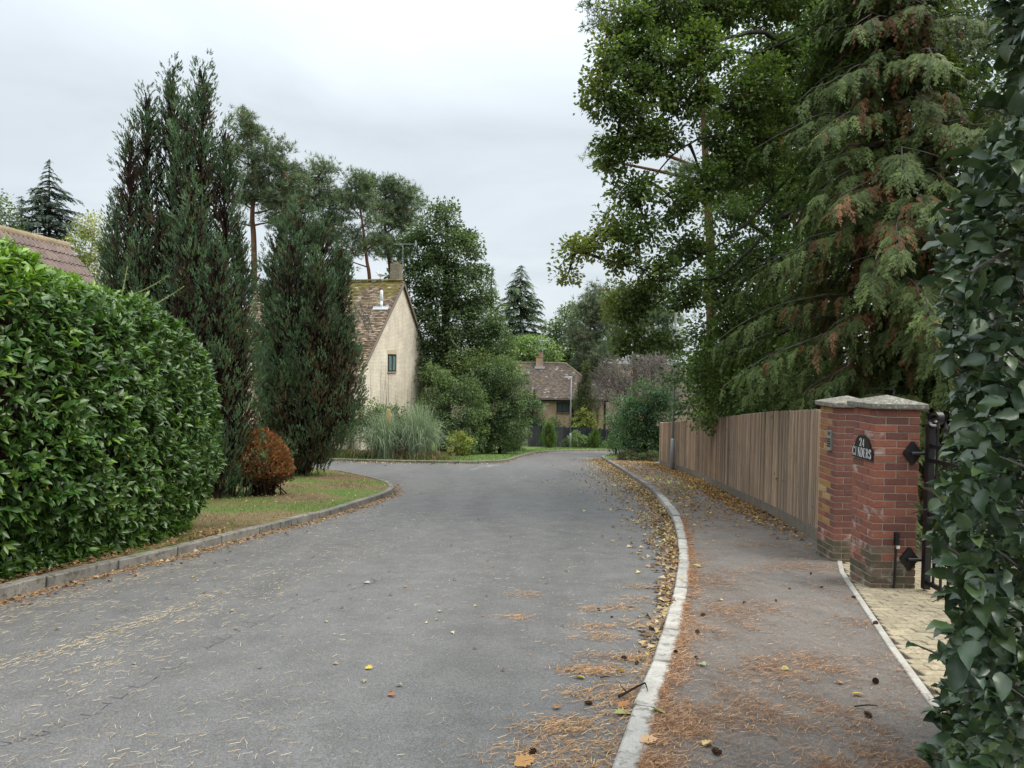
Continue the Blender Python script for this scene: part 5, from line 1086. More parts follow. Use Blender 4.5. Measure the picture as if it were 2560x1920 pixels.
cypress('conifer_tree', 'tallest dark conifer with three pointed tops rising behind the laurel hedge', L1, 50000, b1_, CY, .23, .2, .13, hull=False)
b2_ = ground_at(652, 1030); Y2c = b2_[1]
L2 = [lobe(648, 455, 1000, 90, Y2c, .45), lobe(605, 480, 960, 54, Y2c - .2, .5), lobe(695, 472, 980, 64, Y2c, .5), lobe(735, 530, 960, 44, Y2c - .1, .6), lobe(588, 600, 990, 34, Y2c - .4), lobe(630, 520, 990, 62, Y2c - .9, .6), lobe(690, 560, 1000, 62, Y2c - .9, .6), lobe(745, 680, 940, 36, Y2c - .5, .6), lobe(650, 700, 1022, 78, Y2c - .9, .6), lobe(700, 780, 1000, 58, Y2c - .8, .6), lobe(590, 780, 1000, 40, Y2c - .7, .6), lobe(660, 860, 1030, 58, Y2c - .5, .5)]
cypress('conifer_tree', 'rounded dark conifer standing on the corner grass beside the pale brick house', L2, 46000, b2_, CY, .27, .16, .15, hull=False, stems=[(ground_at(650, 1030), at(655, 940, Y2c), .12), (ground_at(660, 1028), at(690, 960, Y2c), .08), (ground_at(640, 1029), at(620, 960, Y2c), .08)])
# rusty dead dwarf conifer
b3 = ground_at(565, 1078); Y3 = b3[1]; s3 = K * Y3 / FPX
ru = thing('dead_shrub', 'rust brown dead rounded dwarf conifer between the two dark conifers', 'shrub', gbase(b3))
n = 2600; u = unit(rng.normal(size=(n, 3))); u[:, 2] = np.abs(u[:, 2]) * np.where(rng.random(n) < .25, -.4, 1); cR = at(568, 1018, Y3); rr = np.array([57 * s3, 57 * s3, 84 * s3])
tt = np.clip(u[:, 2], 0, 1); p = cR + u * rr * (1 - .0 * tt)[:, None] * (.86 + .14 * rng.random((n, 1))) * (1 + .06 * lump(u * 3, 2, 3))[:, None] + np.array([-.12, 0, 0]) * np.clip(u[:, 2:3], 0, 1)
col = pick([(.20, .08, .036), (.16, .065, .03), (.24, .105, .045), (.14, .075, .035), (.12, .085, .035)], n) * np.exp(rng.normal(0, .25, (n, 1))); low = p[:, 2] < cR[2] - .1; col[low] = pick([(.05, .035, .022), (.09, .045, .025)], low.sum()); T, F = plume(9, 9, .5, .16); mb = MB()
mb.add(*scatter(T, F, p, frames(unit(u * .9 + [0, 0, .7] + rng.normal(0, .3, (n, 3))), unit(rng.normal(size=(n, 3)))), rng.uniform(.12, .2, n), col)); part(mb, 'crown', M_CYP, ru); mb = MB(); P = []
for i in range(150):
    a = gbase(b3 + rng.normal(0, .18, 3)); b = cR + unit(rng.normal(size=3)) * rr * [.75, .75, .6]; P.append(bezlimb(a, b, .02, 6))
V, F = tubes_v(np.array(P), np.tile(np.linspace(.016, .006, 6), (150, 1)), 4); mb.add(V, F); part(mb, 'branches', M_DARKTWIG, ru)
bg = ground_at(618, 1030); broadleaf('small_shrub', 'small grey green shrub tucked behind the rust brown dead conifer', (bg[0], bg[1] - 2, 0), [blob(606, 975, 22, 28, bg[1] - 2)], 14, 16, .16, .06, .03, GREY, trunk_r=.04, cat='shrub', nl=20)
# strap leaves beside it
tf = thing('strap_leaf_tuft', 'small tuft of grey green strap leaves at the foot of the rust brown shrub', 'plant', gbase(ground_at(628, 1058))); n = 16; P = []
for i in range(n):
    a = gbase(ground_at(625, 1060) + rng.normal(0, .05, 3)); d = np.array([rng.uniform(-.1, .5), rng.uniform(-.3, .1), 0]); t = np.linspace(0, 1, 6)[:, None]; P.append(a + d * t + np.array([0, 0, 1]) * (rng.uniform(.25, .5) * t - .28 * t * t))
V, F = ribbons(np.array(P), np.tile(np.array([.018, .02, .018, .014, .009, .002]), (n, 1)), unit(rng.normal(size=(n, 3)) * [1, 1, .1])); mb = MB(); mb.add(V, F, (.16, .2, .12)); part(mb, 'leaves', M_GRASS, tf)
# ================================================================== PINES AND FIRS
def needletree(mb, C_, O_, per, cr_, size, pal, flat=.5, brown=0):
    n = len(C_); idx = np.repeat(np.arange(n), per); m = len(idx); off = rng.normal(size=(m, 3)) * cr_ * [.6, .6, .6 * flat]; p = C_[idx] + off
    y = unit(O_[idx] * .4 + unit(off) * .6 + np.array([0, 0, .65]) + rng.normal(0, .35, (m, 3))); col = pick(pal, n)[idx] * np.exp(rng.normal(0, .2, (m, 1))) * np.exp(rng.normal(0, .15, (n, 1)))[idx]
    if brown: b = rng.random(m) < brown; col[b] = (.11, .07, .035)
    w_ = rng.integers(0, 3, m); s = size * rng.uniform(.7, 1.3, m)
    for j in range(3):
        q = w_ == j; T, F = TUFTS[j]; mb.add(*scatter(T, F, p[q], frames(y[q], rng.normal(size=(q.sum(), 3))), s[q], col[q]))
PINE = [(.066, .086, .052), (.056, .073, .047), (.078, .098, .058), (.05, .064, .042)]
def pine(label, trunk, r0, blobs, dens=1.1, per=9, size=.34, cr_=.5, pal=PINE, group='scots pines behind the house', name='pine_tree', limbs_px=(), brown=.03, n_twig=70):
    P = catmull(np.array(trunk), 8); base = P[0].copy(); t = thing(name, label, 'pine', base, group); mb = MB(); mb.tube(P, np.linspace(r0, r0 * .25, len(P)), 9); part(mb, 'trunk', M_PINEBARK, t, True)
    C_, O_ = clumps(blobs, dens * 1.55, .35); per = int(per * 1.5); nodes = list(P[len(P) // 3:]); mb = MB()
    for b in blobs:
        d = np.linalg.norm(np.array(nodes[:len(P)]) - b[0], axis=1) + np.maximum(0, np.array(nodes[:len(P)])[:, 2] - b[0][2] + .6) * 2; q = bezlimb(nodes[int(np.argmin(d[:max(3, len(P) - len(P) // 3)]))], b[0], rng.uniform(-.12, .1), 9, .06); mb.tube(q, np.linspace(r0 * .36, .03, 9), 6, cap=False); nodes += list(q[3:])
    limbs_to(mb, nodes, C_, n_twig, .05); part(mb, 'limbs', M_PINEBARK, t)
    mb = MB(); needletree(mb, C_, O_, per, cr_, size, pal, .55, brown); part(mb, 'crown', M_NEEDLE, t); return t
def vpath(pts, Y): return [at(x, y, Y) for x, y in pts]
Ya = 46.0
pine('tall scots pine with an orange trunk just right of the three topped conifer', [gbase(at(552, 700, Ya))] + vpath([(549, 560), (545, 470), (548, 400), (540, 290), (520, 250)], Ya), .21,
     [blob(*b, Ya) for b in ((518, 258, 24, 24), (540, 290, 34, 26), (585, 325, 40, 24), (520, 318, 26, 20), (560, 355, 42, 20), (605, 365, 30, 22), (530, 385, 34, 20), (590, 410, 36, 20), (515, 430, 22, 18), (640, 395, 26, 18), (500, 330, 22, 20), (575, 385, 40, 26), (555, 430, 36, 20), (610, 440, 40, 22), (500, 480, 20, 14), (600, 480, 36, 18))], 1.5, 8)
pine('scots pine with a leaning forked trunk above the rounded dark conifer', [gbase(at(585, 720, Ya + 3))] + vpath([(590, 600), (610, 520), (640, 470), (665, 420), (690, 375)], Ya + 3), .2,
     [blob(*b, Ya + 3) for b in ((695, 370, 26, 26), (665, 395, 36, 24), (710, 410, 30, 26), (640, 430, 40, 24), (690, 445, 44, 24), (730, 470, 26, 20), (620, 470, 34, 20), (665, 490, 40, 20), (715, 510, 36, 18), (745, 540, 26, 16), (650, 385, 34, 26), (620, 410, 30, 22), (700, 490, 40, 26), (730, 430, 26, 24), (740, 580, 22, 16), (600, 440, 30, 22))], 1.4, 8)
pine('slender scots pine with a bare lower trunk left of the house chimney', [gbase(at(808, 800, Ya + 1))] + vpath([(800, 640), (792, 560), (785, 500), (776, 440), (764, 390)], Ya + 1), .15,
     [blob(*b, Ya + 1) for b in ((766, 395, 26, 30), (785, 425, 34, 24), (760, 445, 26, 20), (800, 470, 30, 18), (760, 500, 30, 16), (745, 560, 24, 14), (790, 400, 26, 24), (765, 420, 34, 26), (780, 530, 30, 18), (815, 520, 26, 18))], 1.2, 8)
pine('broad topped scots pine directly behind the mossy house roof', [gbase(at(850, 800, Ya + 5))] + vpath([(846, 640), (838, 540), (830, 470), (835, 410)], Ya + 5), .2,
     [blob(*b, Ya + 5) for b in ((820, 405, 34, 28), (855, 415, 40, 30), (885, 440, 30, 30), (830, 455, 44, 26), (870, 480, 40, 26), (815, 520, 30, 20), (850, 540, 40, 24))], 1.7, 9)
def spruce(label, top, Y, base_y_px, widths, pal, name='spruce_tree', nw=20, per=15, size=.62, droop=.25, group=None, dens=1.0, cat='conifer', trunk_bark=None):
    """widths: list of (py, left px, right px) outlining the tree; layered drooping boughs"""
    a = at(*top, Y); b = gbase(a); t = thing(name, label, cat, b, group); mb = MB(); mb.tube([b, (b + a) / 2, a], [.28 * min(1, (a[2] - b[2]) / 14), .16 * min(1, (a[2] - b[2]) / 14), .015], 9); part(mb, 'trunk', trunk_bark or M_BARK, t, True)
    zs = [at(top[0], w_[0], Y)[2] for w_ in widths]; rs = [(w_[2] - w_[1]) / 2 * K * Y / FPX for w_ in widths]; zs = [a[2]] + zs; rs = [.05] + rs; o_ = np.argsort(zs); zs, rs = np.array(zs)[o_], np.array(rs)[o_]
    zlow = at(top[0], base_y_px, Y)[2]; P, tips, mbb, lv = [], [], MB(), []
    z = a[2] - .12
    while z > zlow:
        R = np.interp(z, zs, rs) * rng.uniform(.85, 1.15); k = int(6 + 2.6 * R); th0 = rng.random() * 6.28
        for i in range(k):
            th = th0 + i * 6.2832 / k + rng.normal(0, .2); r = R * rng.uniform(.5, 1.2); d = np.array([math.cos(th), math.sin(th), 0]); tt = np.linspace(0, 1, 6)[:, None]
            q = np.array([a[0], a[1], z + rng.normal(0, .1)]) + d * r * tt + np.array([0, 0, 1]) * (r * (.12 * tt - droop * 1.6 * tt ** 2 + .12 * tt ** 3)); P.append(q); lv.append((q, d, r))
        z -= (.24 + .13 * R) / dens
    V, F = tubes_v(np.array(P), np.tile(np.linspace(.035, .008, 6), (len(P), 1)), 4); mbb.add(V, F); part(mbb, 'boughs', M_BARK, t)
    pos, yy, nn_, ss = [], [], [], []
    for q, d, r in lv:
        k = max(3, int(per * r / 1.2)); f = rng.random(k) ** .7 * .9 + .08; ii = np.clip((f * 5).astype(int), 0, 4); p = q[ii] + (q[ii + 1] - q[ii]) * (f * 5 - ii)[:, None]; s = np.array([-d[1], d[0], 0]); sg = rng.choice([-1, 1], k)[:, None]
        pos.append(p); yy.append(unit(d * .8 + s * sg * rng.uniform(.1, .9, (k, 1)) + np.array([0, 0, -1]) * rng.uniform(0, .5, (k, 1)))); nn_.append(np.array([0, 0, 1]) + rng.normal(0, .3, (k, 3))); ss.append(np.clip(size * (.55 + .5 * (1 - f)) * min(1, .4 + r * .5), .15, 2) * rng.uniform(.7, 1.25, k))
    pos, yy, nn_, ss = map(np.concatenate, (pos, yy, nn_, ss)); k = ((pos - a)[:, 1] < .6 * np.interp(pos[:, 2], zs, rs)); pos, yy, nn_, ss = pos[k], yy[k], nn_[k], ss[k]; m = len(pos)
    col = pick(pal, m) * np.exp(rng.normal(0, .22, (m, 1))); mb = MB(); w_ = rng.integers(0, 3, m)
    for j in range(3):
        q = w_ == j; T, F = FRONDS[j]; mb.add(*scatter(T * [1.25, 1, 1], F, pos[q], frames(yy[q], nn_[q]), ss[q], col[q]))
    part(mb, 'crown', M_NEEDLE, t); return t
SPR = [(.028, .042, .034), (.036, .052, .038), (.024, .036, .03), (.05, .065, .045)]
spruce('dark blue green spruce with pointed top rising behind the bungalow roof', (106, 346), 42.0, 640, [(385, 92, 124), (420, 64, 156), (470, 46, 178), (530, 38, 186), (640, 20, 196)], SPR, per=13, size=.8, dens=.95)
spruce('small dark spruce half hidden at the far left beyond the bungalow', (47, 424), 46.0, 640, [(470, 28, 70), (540, 15, 85), (640, 5, 100)], SPR, per=12, size=.75, dens=.9)
FIR = [(.042, .060, .030), (.052, .074, .036), (.034, .05, .027)]
spruce('dark pointed fir standing clear against the sky beyond the far shrubs', (1126, 572), 82.0, 800, [(610, 1104, 1148), (660, 1090, 1180), (720, 1080, 1212), (800, 1075, 1225)], FIR, 'fir_tree', per=6, size=1.5, dens=.7)
spruce('narrow pale green conifer top beside the big tree behind the house', (1062, 578), 52.0, 800, [(640, 1044, 1080), (720, 1030, 1095), (800, 1020, 1110)], GREY, 'fir_tree', per=10, size=.85, dens=.85)

# ================================================================== BROADLEAVED TREES BEHIND
broadleaf('broadleaf_tree', 'green broadleaved tree at the far left edge behind the bungalow', (-27, 40, 0), [blob(*b, 40) for b in ((-5, 470, 40, 50), (15, 510, 38, 40), (-40, 500, 50, 60), (45, 540, 28, 30), (-20, 560, 60, 50))], 1.0, 26, .6, .17, .10, G1 + GREY, trunk_r=.3)
broadleaf('birch_tree', 'pale yellowish birch tree left of the tallest dark conifer', (-22.5, 36, 0), [blob(*b, 36) for b in ((205, 490, 26, 28), (195, 530, 32, 34), (215, 560, 32, 40), (190, 590, 30, 36), (210, 640, 36, 50))], 1.6, 30, .5, .12, .08, [(.16, .17, .06), (.19, .20, .085), (.13, .15, .05), (.22, .21, .09)], trunk_r=.14, bark=M_BIRCH, droop=.8, nl=50)
Yb = 45.0
broadleaf('oak_tree', 'big full crowned green tree towering behind the pale brick house', gbase(at(960, 900, Yb)), [blob(*b, Yb) for b in ((930, 490, 36, 40), (965, 475, 30, 34), (900, 540, 46, 44), (985, 540, 50, 52), (940, 600, 60, 54), (1010, 620, 52, 56), (885, 620, 40, 50), (970, 690, 70, 56), (1040, 690, 40, 50), (900, 710, 50, 50), (1000, 760, 70, 50), (1070, 740, 36, 46), (930, 790, 60, 50), (1055, 800, 56, 44))], 1.0, 40, .62, .19, .12, [(.060, .085, .035), (.05, .075, .033), (.075, .10, .042), (.045, .065, .03)], trunk_r=.45, nl=110)
broadleaf('broadleaf_tree', 'lower tree with rusty patches of leaves between house gable and fir', gbase(at(1060, 950, 44)), [blob(*b, 43.5) for b in ((1000, 790, 50, 30), (1050, 790, 44, 34), (960, 830, 50, 36), (1090, 810, 34, 40), (1020, 840, 60, 36))], 1.1, 32, .5, .17, .1, [(.07, .09, .035), (.06, .08, .032), (.085, .105, .04)], trunk_r=.2, tips=((.17, .075, .03), lambda p: (lump(p, .75, 9) - .75) * 2))
broadleaf('light_green_tree', 'bright light green tree left of the chimney of the orange brick house', gbase(at(1150, 950, 74)), [blob(*b, 74) for b in ((1150, 755, 34, 30), (1180, 765, 28, 30), (1120, 770, 26, 34), (1160, 800, 50, 34))], .7, 30, .8, .26, .17, GP, trunk_r=.25)
broadleaf('light_green_tree', 'airy light green tree behind the roof ridge of the orange brick house', gbase(at(1225, 950, 84)), [blob(*b, 84) for b in ((1215, 710, 30, 34), (1235, 690, 26, 30), (1225, 750, 40, 36), (1200, 780, 34, 34), (1250, 770, 40, 50))], .6, 26, .9, .3, .19, GP + GREY, trunk_r=.3)
pine('soft grey green pine rising right of the orange brick house', [gbase(at(1275, 950, 78))] + vpath([(1275, 800), (1275, 720), (1280, 640)], 78), .3, [blob(*b, 78) for b in ((1285, 640, 26, 26), (1265, 680, 34, 28), (1305, 690, 30, 30), (1270, 730, 40, 30), (1290, 780, 44, 40), (1260, 800, 26, 40))], 1.0, 6, .6, .8, [(.075, .085, .06), (.06, .072, .05), (.09, .1, .07)], 'pines at the far end of the street')
pine('far pine with orange trunk seen through the hanging oak branches', [gbase(at(1372, 950, 70))] + vpath([(1372, 820), (1371, 740), (1368, 660)], 70), .3, [blob(*b, 70) for b in ((1340, 650, 34, 26), (1390, 660, 34, 26), (1360, 700, 40, 24), (1330, 740, 30, 30))], .9, 8, .55, .8, PINE + GREY, 'pines at the far end of the street')
pine('second far pine between the street lamp and the hanging oak branches', [gbase(at(1412, 950, 64))] + vpath([(1410, 820), (1408, 740), (1414, 640)], 64), .26, [blob(*b, 64) for b in ((1420, 640, 34, 26), (1440, 690, 34, 26), (1395, 690, 30, 20), (1440, 740, 40, 30), (1400, 770, 30, 24))], .9, 8, .5, .8, PINE + GREY, 'pines at the far end of the street')
# a wood that closes the view beyond the houses
wood = []
for i in range(60):
    x, y = rng.uniform(-95, 110), rng.uniform(92, 128); wood.append((np.array([x, y, -7 + rng.uniform(4, 9)]), np.array([5, 4, rng.uniform(4, 7.5)])))
C_, O_ = clumps(wood, .16, .5); mb = MB(); leaves(mb, C_, O_, 14, 1.5, .5, .3, GREY + GD, cullback=.9); o = mb.build('distant_wood', M_LEAF); o['kind'] = 'stuff'

# ================================================================== PURPLE TREE, DARK EVERGREENS RIGHT OF THE ROAD
Yp = 46.0
def twiggy(name, label, base, blobs, n, leafpal, per, L, W, cat='tree', twig=M_TWIG, trunk_r=.14, leafn=1.0):
    t = thing(name, label, cat, base); C_, O_ = clumps(blobs, n, .3); mb = MB(); top = blobs[0][0]; P = bezlimb(base, top * [1, 1, .75] + base * [0, 0, .25], 0, 10); mb.tube(P, np.linspace(trunk_r, trunk_r * .3, 10), 8); part(mb, 'trunk', M_PINEBARK, t)
    mb = MB(); nodes = list(P[3:])
    for b in blobs: q = bezlimb(nodes[int(rng.integers(0, 5))], b[0], .1, 9); mb.tube(q, np.linspace(.06, .015, 9), 5, cap=False); nodes += list(q[3:])
    limbs_to(mb, nodes, C_, 260, .03); m = len(C_) * 9; idx = np.repeat(np.arange(len(C_)), 9); d = unit(O_[idx] + rng.normal(0, .7, (m, 3))); a = C_[idx] + rng.normal(0, .2, (m, 3)); ln_ = rng.uniform(.3, .8, (m, 1)); P3 = np.stack([a, a + d * ln_ * .5 + rng.normal(0, .05, (m, 3)), a + d * ln_ + rng.normal(0, .1, (m, 3))], 1); V, F = tubes_v(P3, np.tile([.013, .010, .005], (m, 1)), 3); mb.add(V, F); part(mb, 'twigs', twig, t)
    mb = MB(); leaves(mb, C_, O_, per, .45, L, W, leafpal); part(mb, 'crown', M_LEAF, t); return t
M_GREYTWIG = barkmat('grey_twig', (.12, .105, .1), (.26, .235, .225), 9)
twiggy('purple_plum_tree', 'half bare grey twigged tree with sparse purple leaves right of the tall cone shaped conifer', gbase(at(1362, 950, Yp)), [blob(*b, Yp) for b in ((1350, 800, 44, 34), (1400, 780, 50, 34), (1430, 810, 40, 40), (1320, 850, 34, 40), (1370, 860, 44, 34), (1420, 860, 50, 30), (1310, 820, 26, 30), (1340, 910, 34, 24))], 2.6, [(.075, .03, .038), (.10, .045, .05), (.05, .028, .03), (.09, .085, .05)], 16, .11, .07, twig=M_GREYTWIG)
Ye = 36.0
broadleaf('evergreen_shrub', 'large dark glossy evergreen on the corner beyond the timber fence', gbase(at(1395, 990, Ye)), [blob(*b, Ye) for b in ((1400, 860, 40, 34), (1380, 900, 44, 36), (1420, 900, 40, 50), (1385, 950, 42, 34), (1420, 960, 30, 30), (1365, 935, 24, 30))], 2.6, 30, .4, .14, .075, GD + [(.03, .065, .045)], trunk_r=.16, cat='shrub')
broadleaf('feathery_shrub', 'loose pale green shrub leaning over the far end of the dark grey fence', gbase(at(1330, 985, 42)), [blob(*b, 42) for b in ((1330, 900, 20, 30), (1345, 925, 24, 36), (1335, 955, 20, 24), (1350, 880, 22, 26))], 2.4, 22, .4, .13, .06, [(.07, .11, .05), (.085, .125, .055), (.05, .085, .045)], trunk_r=.08, cat='shrub')
for (x, y, rx, ry, Y, lab) in ((1362, 988, 28, 13, 34.8, 'low clipped dark shrub at the kerb end of the corner lawn'), (1402, 989, 26, 12, 34.2, 'low dark shrub touching the far end of the timber fence')):
    broadleaf('low_shrub', lab, gbase(at(x, 1000, Y)), [blob(x, y, rx, ry, Y), blob(x - rx * .4, y + 3, rx * .6, ry * .8, Y), blob(x + rx * .4, y + 3, rx * .6, ry * .8, Y)], 6, 26, .22, .09, .05, [(.04, .055, .025), (.055, .065, .03), (.06, .05, .028)], trunk_r=.05, cat='shrub', nl=12)

# ================================================================== THE GREAT OAK OVER THE FENCE
Yo = 15.5
ob = np.array([0, 0, 0.]); tp = at(1778, 250, Yo); ob = gbase(np.array([tp[0] - .05, tp[1], 0])); ob[2] += .15
trunkP = catmull(np.array([ob, ob + (tp - ob) * [.6, .5, .5] + [-.06, .05, 0], tp, at(1776, 180, Yo), at(1768, 60, Yo), at(1745, -60, Yo), at(1735, -220, Yo)]), 10)
oak = thing('oak_tree', 'great spreading oak whose leafy boughs hang over the footway and timber fence', 'tree', ob)
mb = MB(); mb.tube(trunkP, np.interp(np.arange(len(trunkP)), [0, 20, 40, 60], [.26, .2, .15, .05]), 12); part(mb, 'trunk', M_BARK, oak, True)
def pl(pts): return catmull(np.array([at(x, y, Y) for x, y, Y in pts]), 6)
OL = [(pl([(1772, 175, 15.5), (1745, 130, 15.2), (1700, 90, 14.8), (1640, 60, 14.2), (1560, 75, 13.6), (1490, 110, 13), (1400, 160, 12.6), (1320, 210, 12.4)]), .105, .02),
      (pl([(1770, 90, 15.5), (1730, 70, 15.6), (1690, 30, 15.4), (1620, 5, 15), (1560, 20, 14.6), (1460, 40, 14)]), .09, .02),
      (pl([(1772, 160, 15.5), (1730, 165, 15), (1660, 125, 14.4), (1590, 120, 13.8), (1530, 150, 13.3), (1480, 200, 13)]), .08, .015),
      (pl([(1770, 300, 15.5), (1690, 380, 14.6), (1600, 470, 13.8), (1500, 540, 13.2), (1400, 590, 12.8), (1340, 560, 12.6), (1265, 545, 12.4)]), .055, .008),
      (pl([(1640, 520, 14.4), (1560, 590, 14.2), (1480, 610, 14), (1420, 650, 13.8), (1360, 720, 13.7)]), .05, .01),
      (pl([(1770, 260, 15.5), (1660, 300, 14.5), (1560, 290, 13.8), (1450, 330, 13.2), (1370, 420, 13)]), .07, .012),
      (pl([(1775, 40, 15.5), (1830, -20, 15.2), (1920, -60, 14.8), (2000, -80, 14)]), .09, .03), (pl([(1775, 120, 15.5), (1850, 90, 15), (1940, 110, 14.6)]), .06, .02)]
OB = [(1320, 130, 40, 46, 12.6), (1355, 70, 60, 56, 13), (1300, 190, 34, 44, 12.4), (1345, 240, 46, 44, 12.5), (1430, 20, 80, 50, 13.6), (1420, 120, 70, 46, 13), (1540, 10, 90, 56, 14.6), (1520, 110, 70, 50, 13.4), (1480, 200, 70, 50, 13.2), (1400, 190, 50, 44, 12.8), (1330, 330, 34, 50, 12.8), (1390, 300, 44, 40, 12.9), (1370, 410, 50, 36, 13), (1440, 290, 40, 36, 13.2), (1640, -10, 100, 60, 15.2), (1610, 220, 70, 44, 14), (1680, 130, 60, 44, 15), (1560, 300, 46, 36, 13.8),
      (1760, -30, 110, 60, 16), (1860, 30, 100, 70, 15.6), (1960, 20, 90, 80, 15), (1690, 250, 70, 50, 15), (1850, 30, 100, 60, 12.6), (1960, 50, 90, 60, 12.2), (1800, 130, 70, 50, 13.2), (1890, 170, 80, 60, 12.5), (1990, 150, 60, 60, 11.8), (1740, 220, 50, 40, 13.6), (1640, 180, 60, 50, 14), (1580, 360, 60, 50, 14), (1640, 330, 60, 50, 14.5), (1240, 545, 24, 30, 12.3), (1275, 520, 26, 30, 12.4), (1225, 598, 16, 12, 12.3), (1325, 480, 34, 34, 12.6), (1400, 500, 46, 30, 12.9), (1460, 440, 34, 40, 13.1), (1350, 570, 44, 28, 12.7), (1420, 590, 46, 34, 13), (1370, 640, 50, 34, 13.6), (1345, 690, 30, 30, 13.7), (1390, 735, 40, 24, 13.7), (1350, 745, 26, 22, 13.7), (1470, 640, 44, 36, 13.8), (1480, 540, 44, 44, 13.4), (1520, 400, 50, 40, 13.5), (1445, 740, 26, 20, 13.9)]
obl = [blob(*b) for b in OB]; C_, O_ = clumps(obl, 14, .15); mb = MB(); nodes = [p for p in trunkP[20:]]
for q, r0, r1 in OL: q = q + np.cumsum(rng.normal(0, .02, q.shape), 0); mb.tube(q, np.linspace(r0 * .62, r1 * .6, len(q)), 8); nodes += list(q[8:])
for b in obl:
    d = np.linalg.norm(np.array(nodes) - b[0], axis=1); q = bezlimb(nodes[int(np.argmin(d))], b[0], .08, 8); mb.tube(q, np.linspace(.035, .01, 8), 5, cap=False); nodes += list(q[4:])
limbs_to(mb, nodes, C_, 900, .014); part(mb, 'limbs', M_BARK, oak, True)
mb = MB(); tipf = lambda p: np.clip((5.05 - (p[:, 0] / p[:, 1]) * 60) * 0 + (.20 - p[:, 0] / p[:, 1]) * 6 - .25 + .5 * lump(p, 1.1, 10), 0, .75)
leaves(mb, C_, O_, 60, .26, .082, .058, [(.056, .082, .022), (.047, .07, .021), (.075, .10, .026), (.04, .058, .02)], None, T_LEAF, F_LEAF, jit=.25, tips=((.17, .17, .035), tipf), cullback=.3, upn=1.0)
k = rng.permutation(len(C_))[:26]; leaves(mb, C_[k], O_[k], 12, .22, .08, .055, [(.24, .14, .03), (.20, .09, .03)], None, T_OAK, F_OAK); part(mb, 'crown', M_LEAF, oak)
# pine trunk behind the oak
pine('rust barked pine trunk standing behind the spreading oak', [gbase(at(1540, 900, 24))] + vpath([(1536, 600), (1530, 450), (1522, 300), (1515, 150), (1510, -80)], 24), .19, [blob(*b, 24) for b in ((1300, 20, 50, 40), (1350, -20, 60, 40), (1285, 320, 24, 20), (1300, 345, 20, 14), (1560, 230, 50, 30), (1480, 380, 40, 30), (1560, 430, 36, 30))], 3.0, 7, .2, .3, PINE, None)
# dense hornbeam filling the middle
Yh = 18.5
broadleaf('hornbeam_tree', 'dense dark leafed tree filling the space between oak and drooping cypress', gbase(at(1620, 900, Yh)), [blob(*b) for b in ((1560, 470, 50, 40, 17), (1620, 420, 60, 50, 18), (1700, 340, 70, 60, 18.5), (1640, 330, 50, 40, 18), (1700, 440, 60, 60, 17.5), (1580, 560, 56, 50, 16.8), (1660, 560, 60, 56, 17), (1530, 620, 40, 44, 17), (1600, 660, 60, 50, 16.6), (1680, 670, 50, 56, 16.6), (1545, 710, 46, 44, 17.2), (1580, 760, 60, 50, 17), (1660, 780, 50, 50, 16.5), (1535, 800, 40, 50, 18), (1560, 840, 50, 50, 18), (1620, 850, 60, 50, 17), (1560, 890, 50, 40, 19), (1700, 850, 40, 50, 15), (1765, 320, 50, 56, 14.7), (1772, 420, 50, 60, 14.5), (1760, 520, 56, 60, 14.3), (1765, 620, 56, 60, 14), (1770, 720, 56, 60, 13.9), (1740, 800, 50, 50, 14), (1830, 350, 50, 60, 14), (1640, 850, 50, 40, 15.5))], 5, 28, .36, .10, .062, [(.05, .078, .024), (.06, .092, .027), (.042, .064, .022), (.08, .11, .03)], trunk_r=.2, nl=260, cullback=.6, tips=((.12, .15, .035), lambda p: (lump(p, 1.4, 2) - .7) * .9))
# dark backing trees that close the gaps behind
broadleaf('holm_oak_tree', 'shadowed evergreen tree closing the gap behind the drooping cypress', (9.5, 22, 0), [blob(*b) for b in ((1760, 300, 90, 110, 23), (1850, 450, 120, 110, 23), (1760, 600, 110, 110, 22), (1900, 650, 110, 110, 22), (1700, 760, 90, 90, 22), (1850, 820, 110, 80, 21), (1990, 500, 100, 200, 21), (1600, 800, 90, 80, 24), (1500, 830, 60, 70, 26), (1950, 250, 100, 120, 22), (2060, 120, 90, 120, 20), (2060, 350, 90, 120, 20), (2060, 600, 90, 140, 20), (1980, 40, 90, 90, 21), (1850, 160, 100, 90, 24), (1660, 500, 70, 90, 24), (1620, 330, 60, 80, 25), (1670, 180, 80, 90, 26), (1720, 50, 100, 90, 26), (1760, 150, 80, 90, 25), (1610, 640, 70, 80, 25), (1560, 560, 40, 50, 26), (2100, 40, 60, 90, 19), (2110, 220, 60, 90, 19))], 1.1, 26, .6, .17, .11, [(.042, .066, .026), (.052, .078, .03), (.035, .055, .023)], trunk_r=.3, cullback=.5)

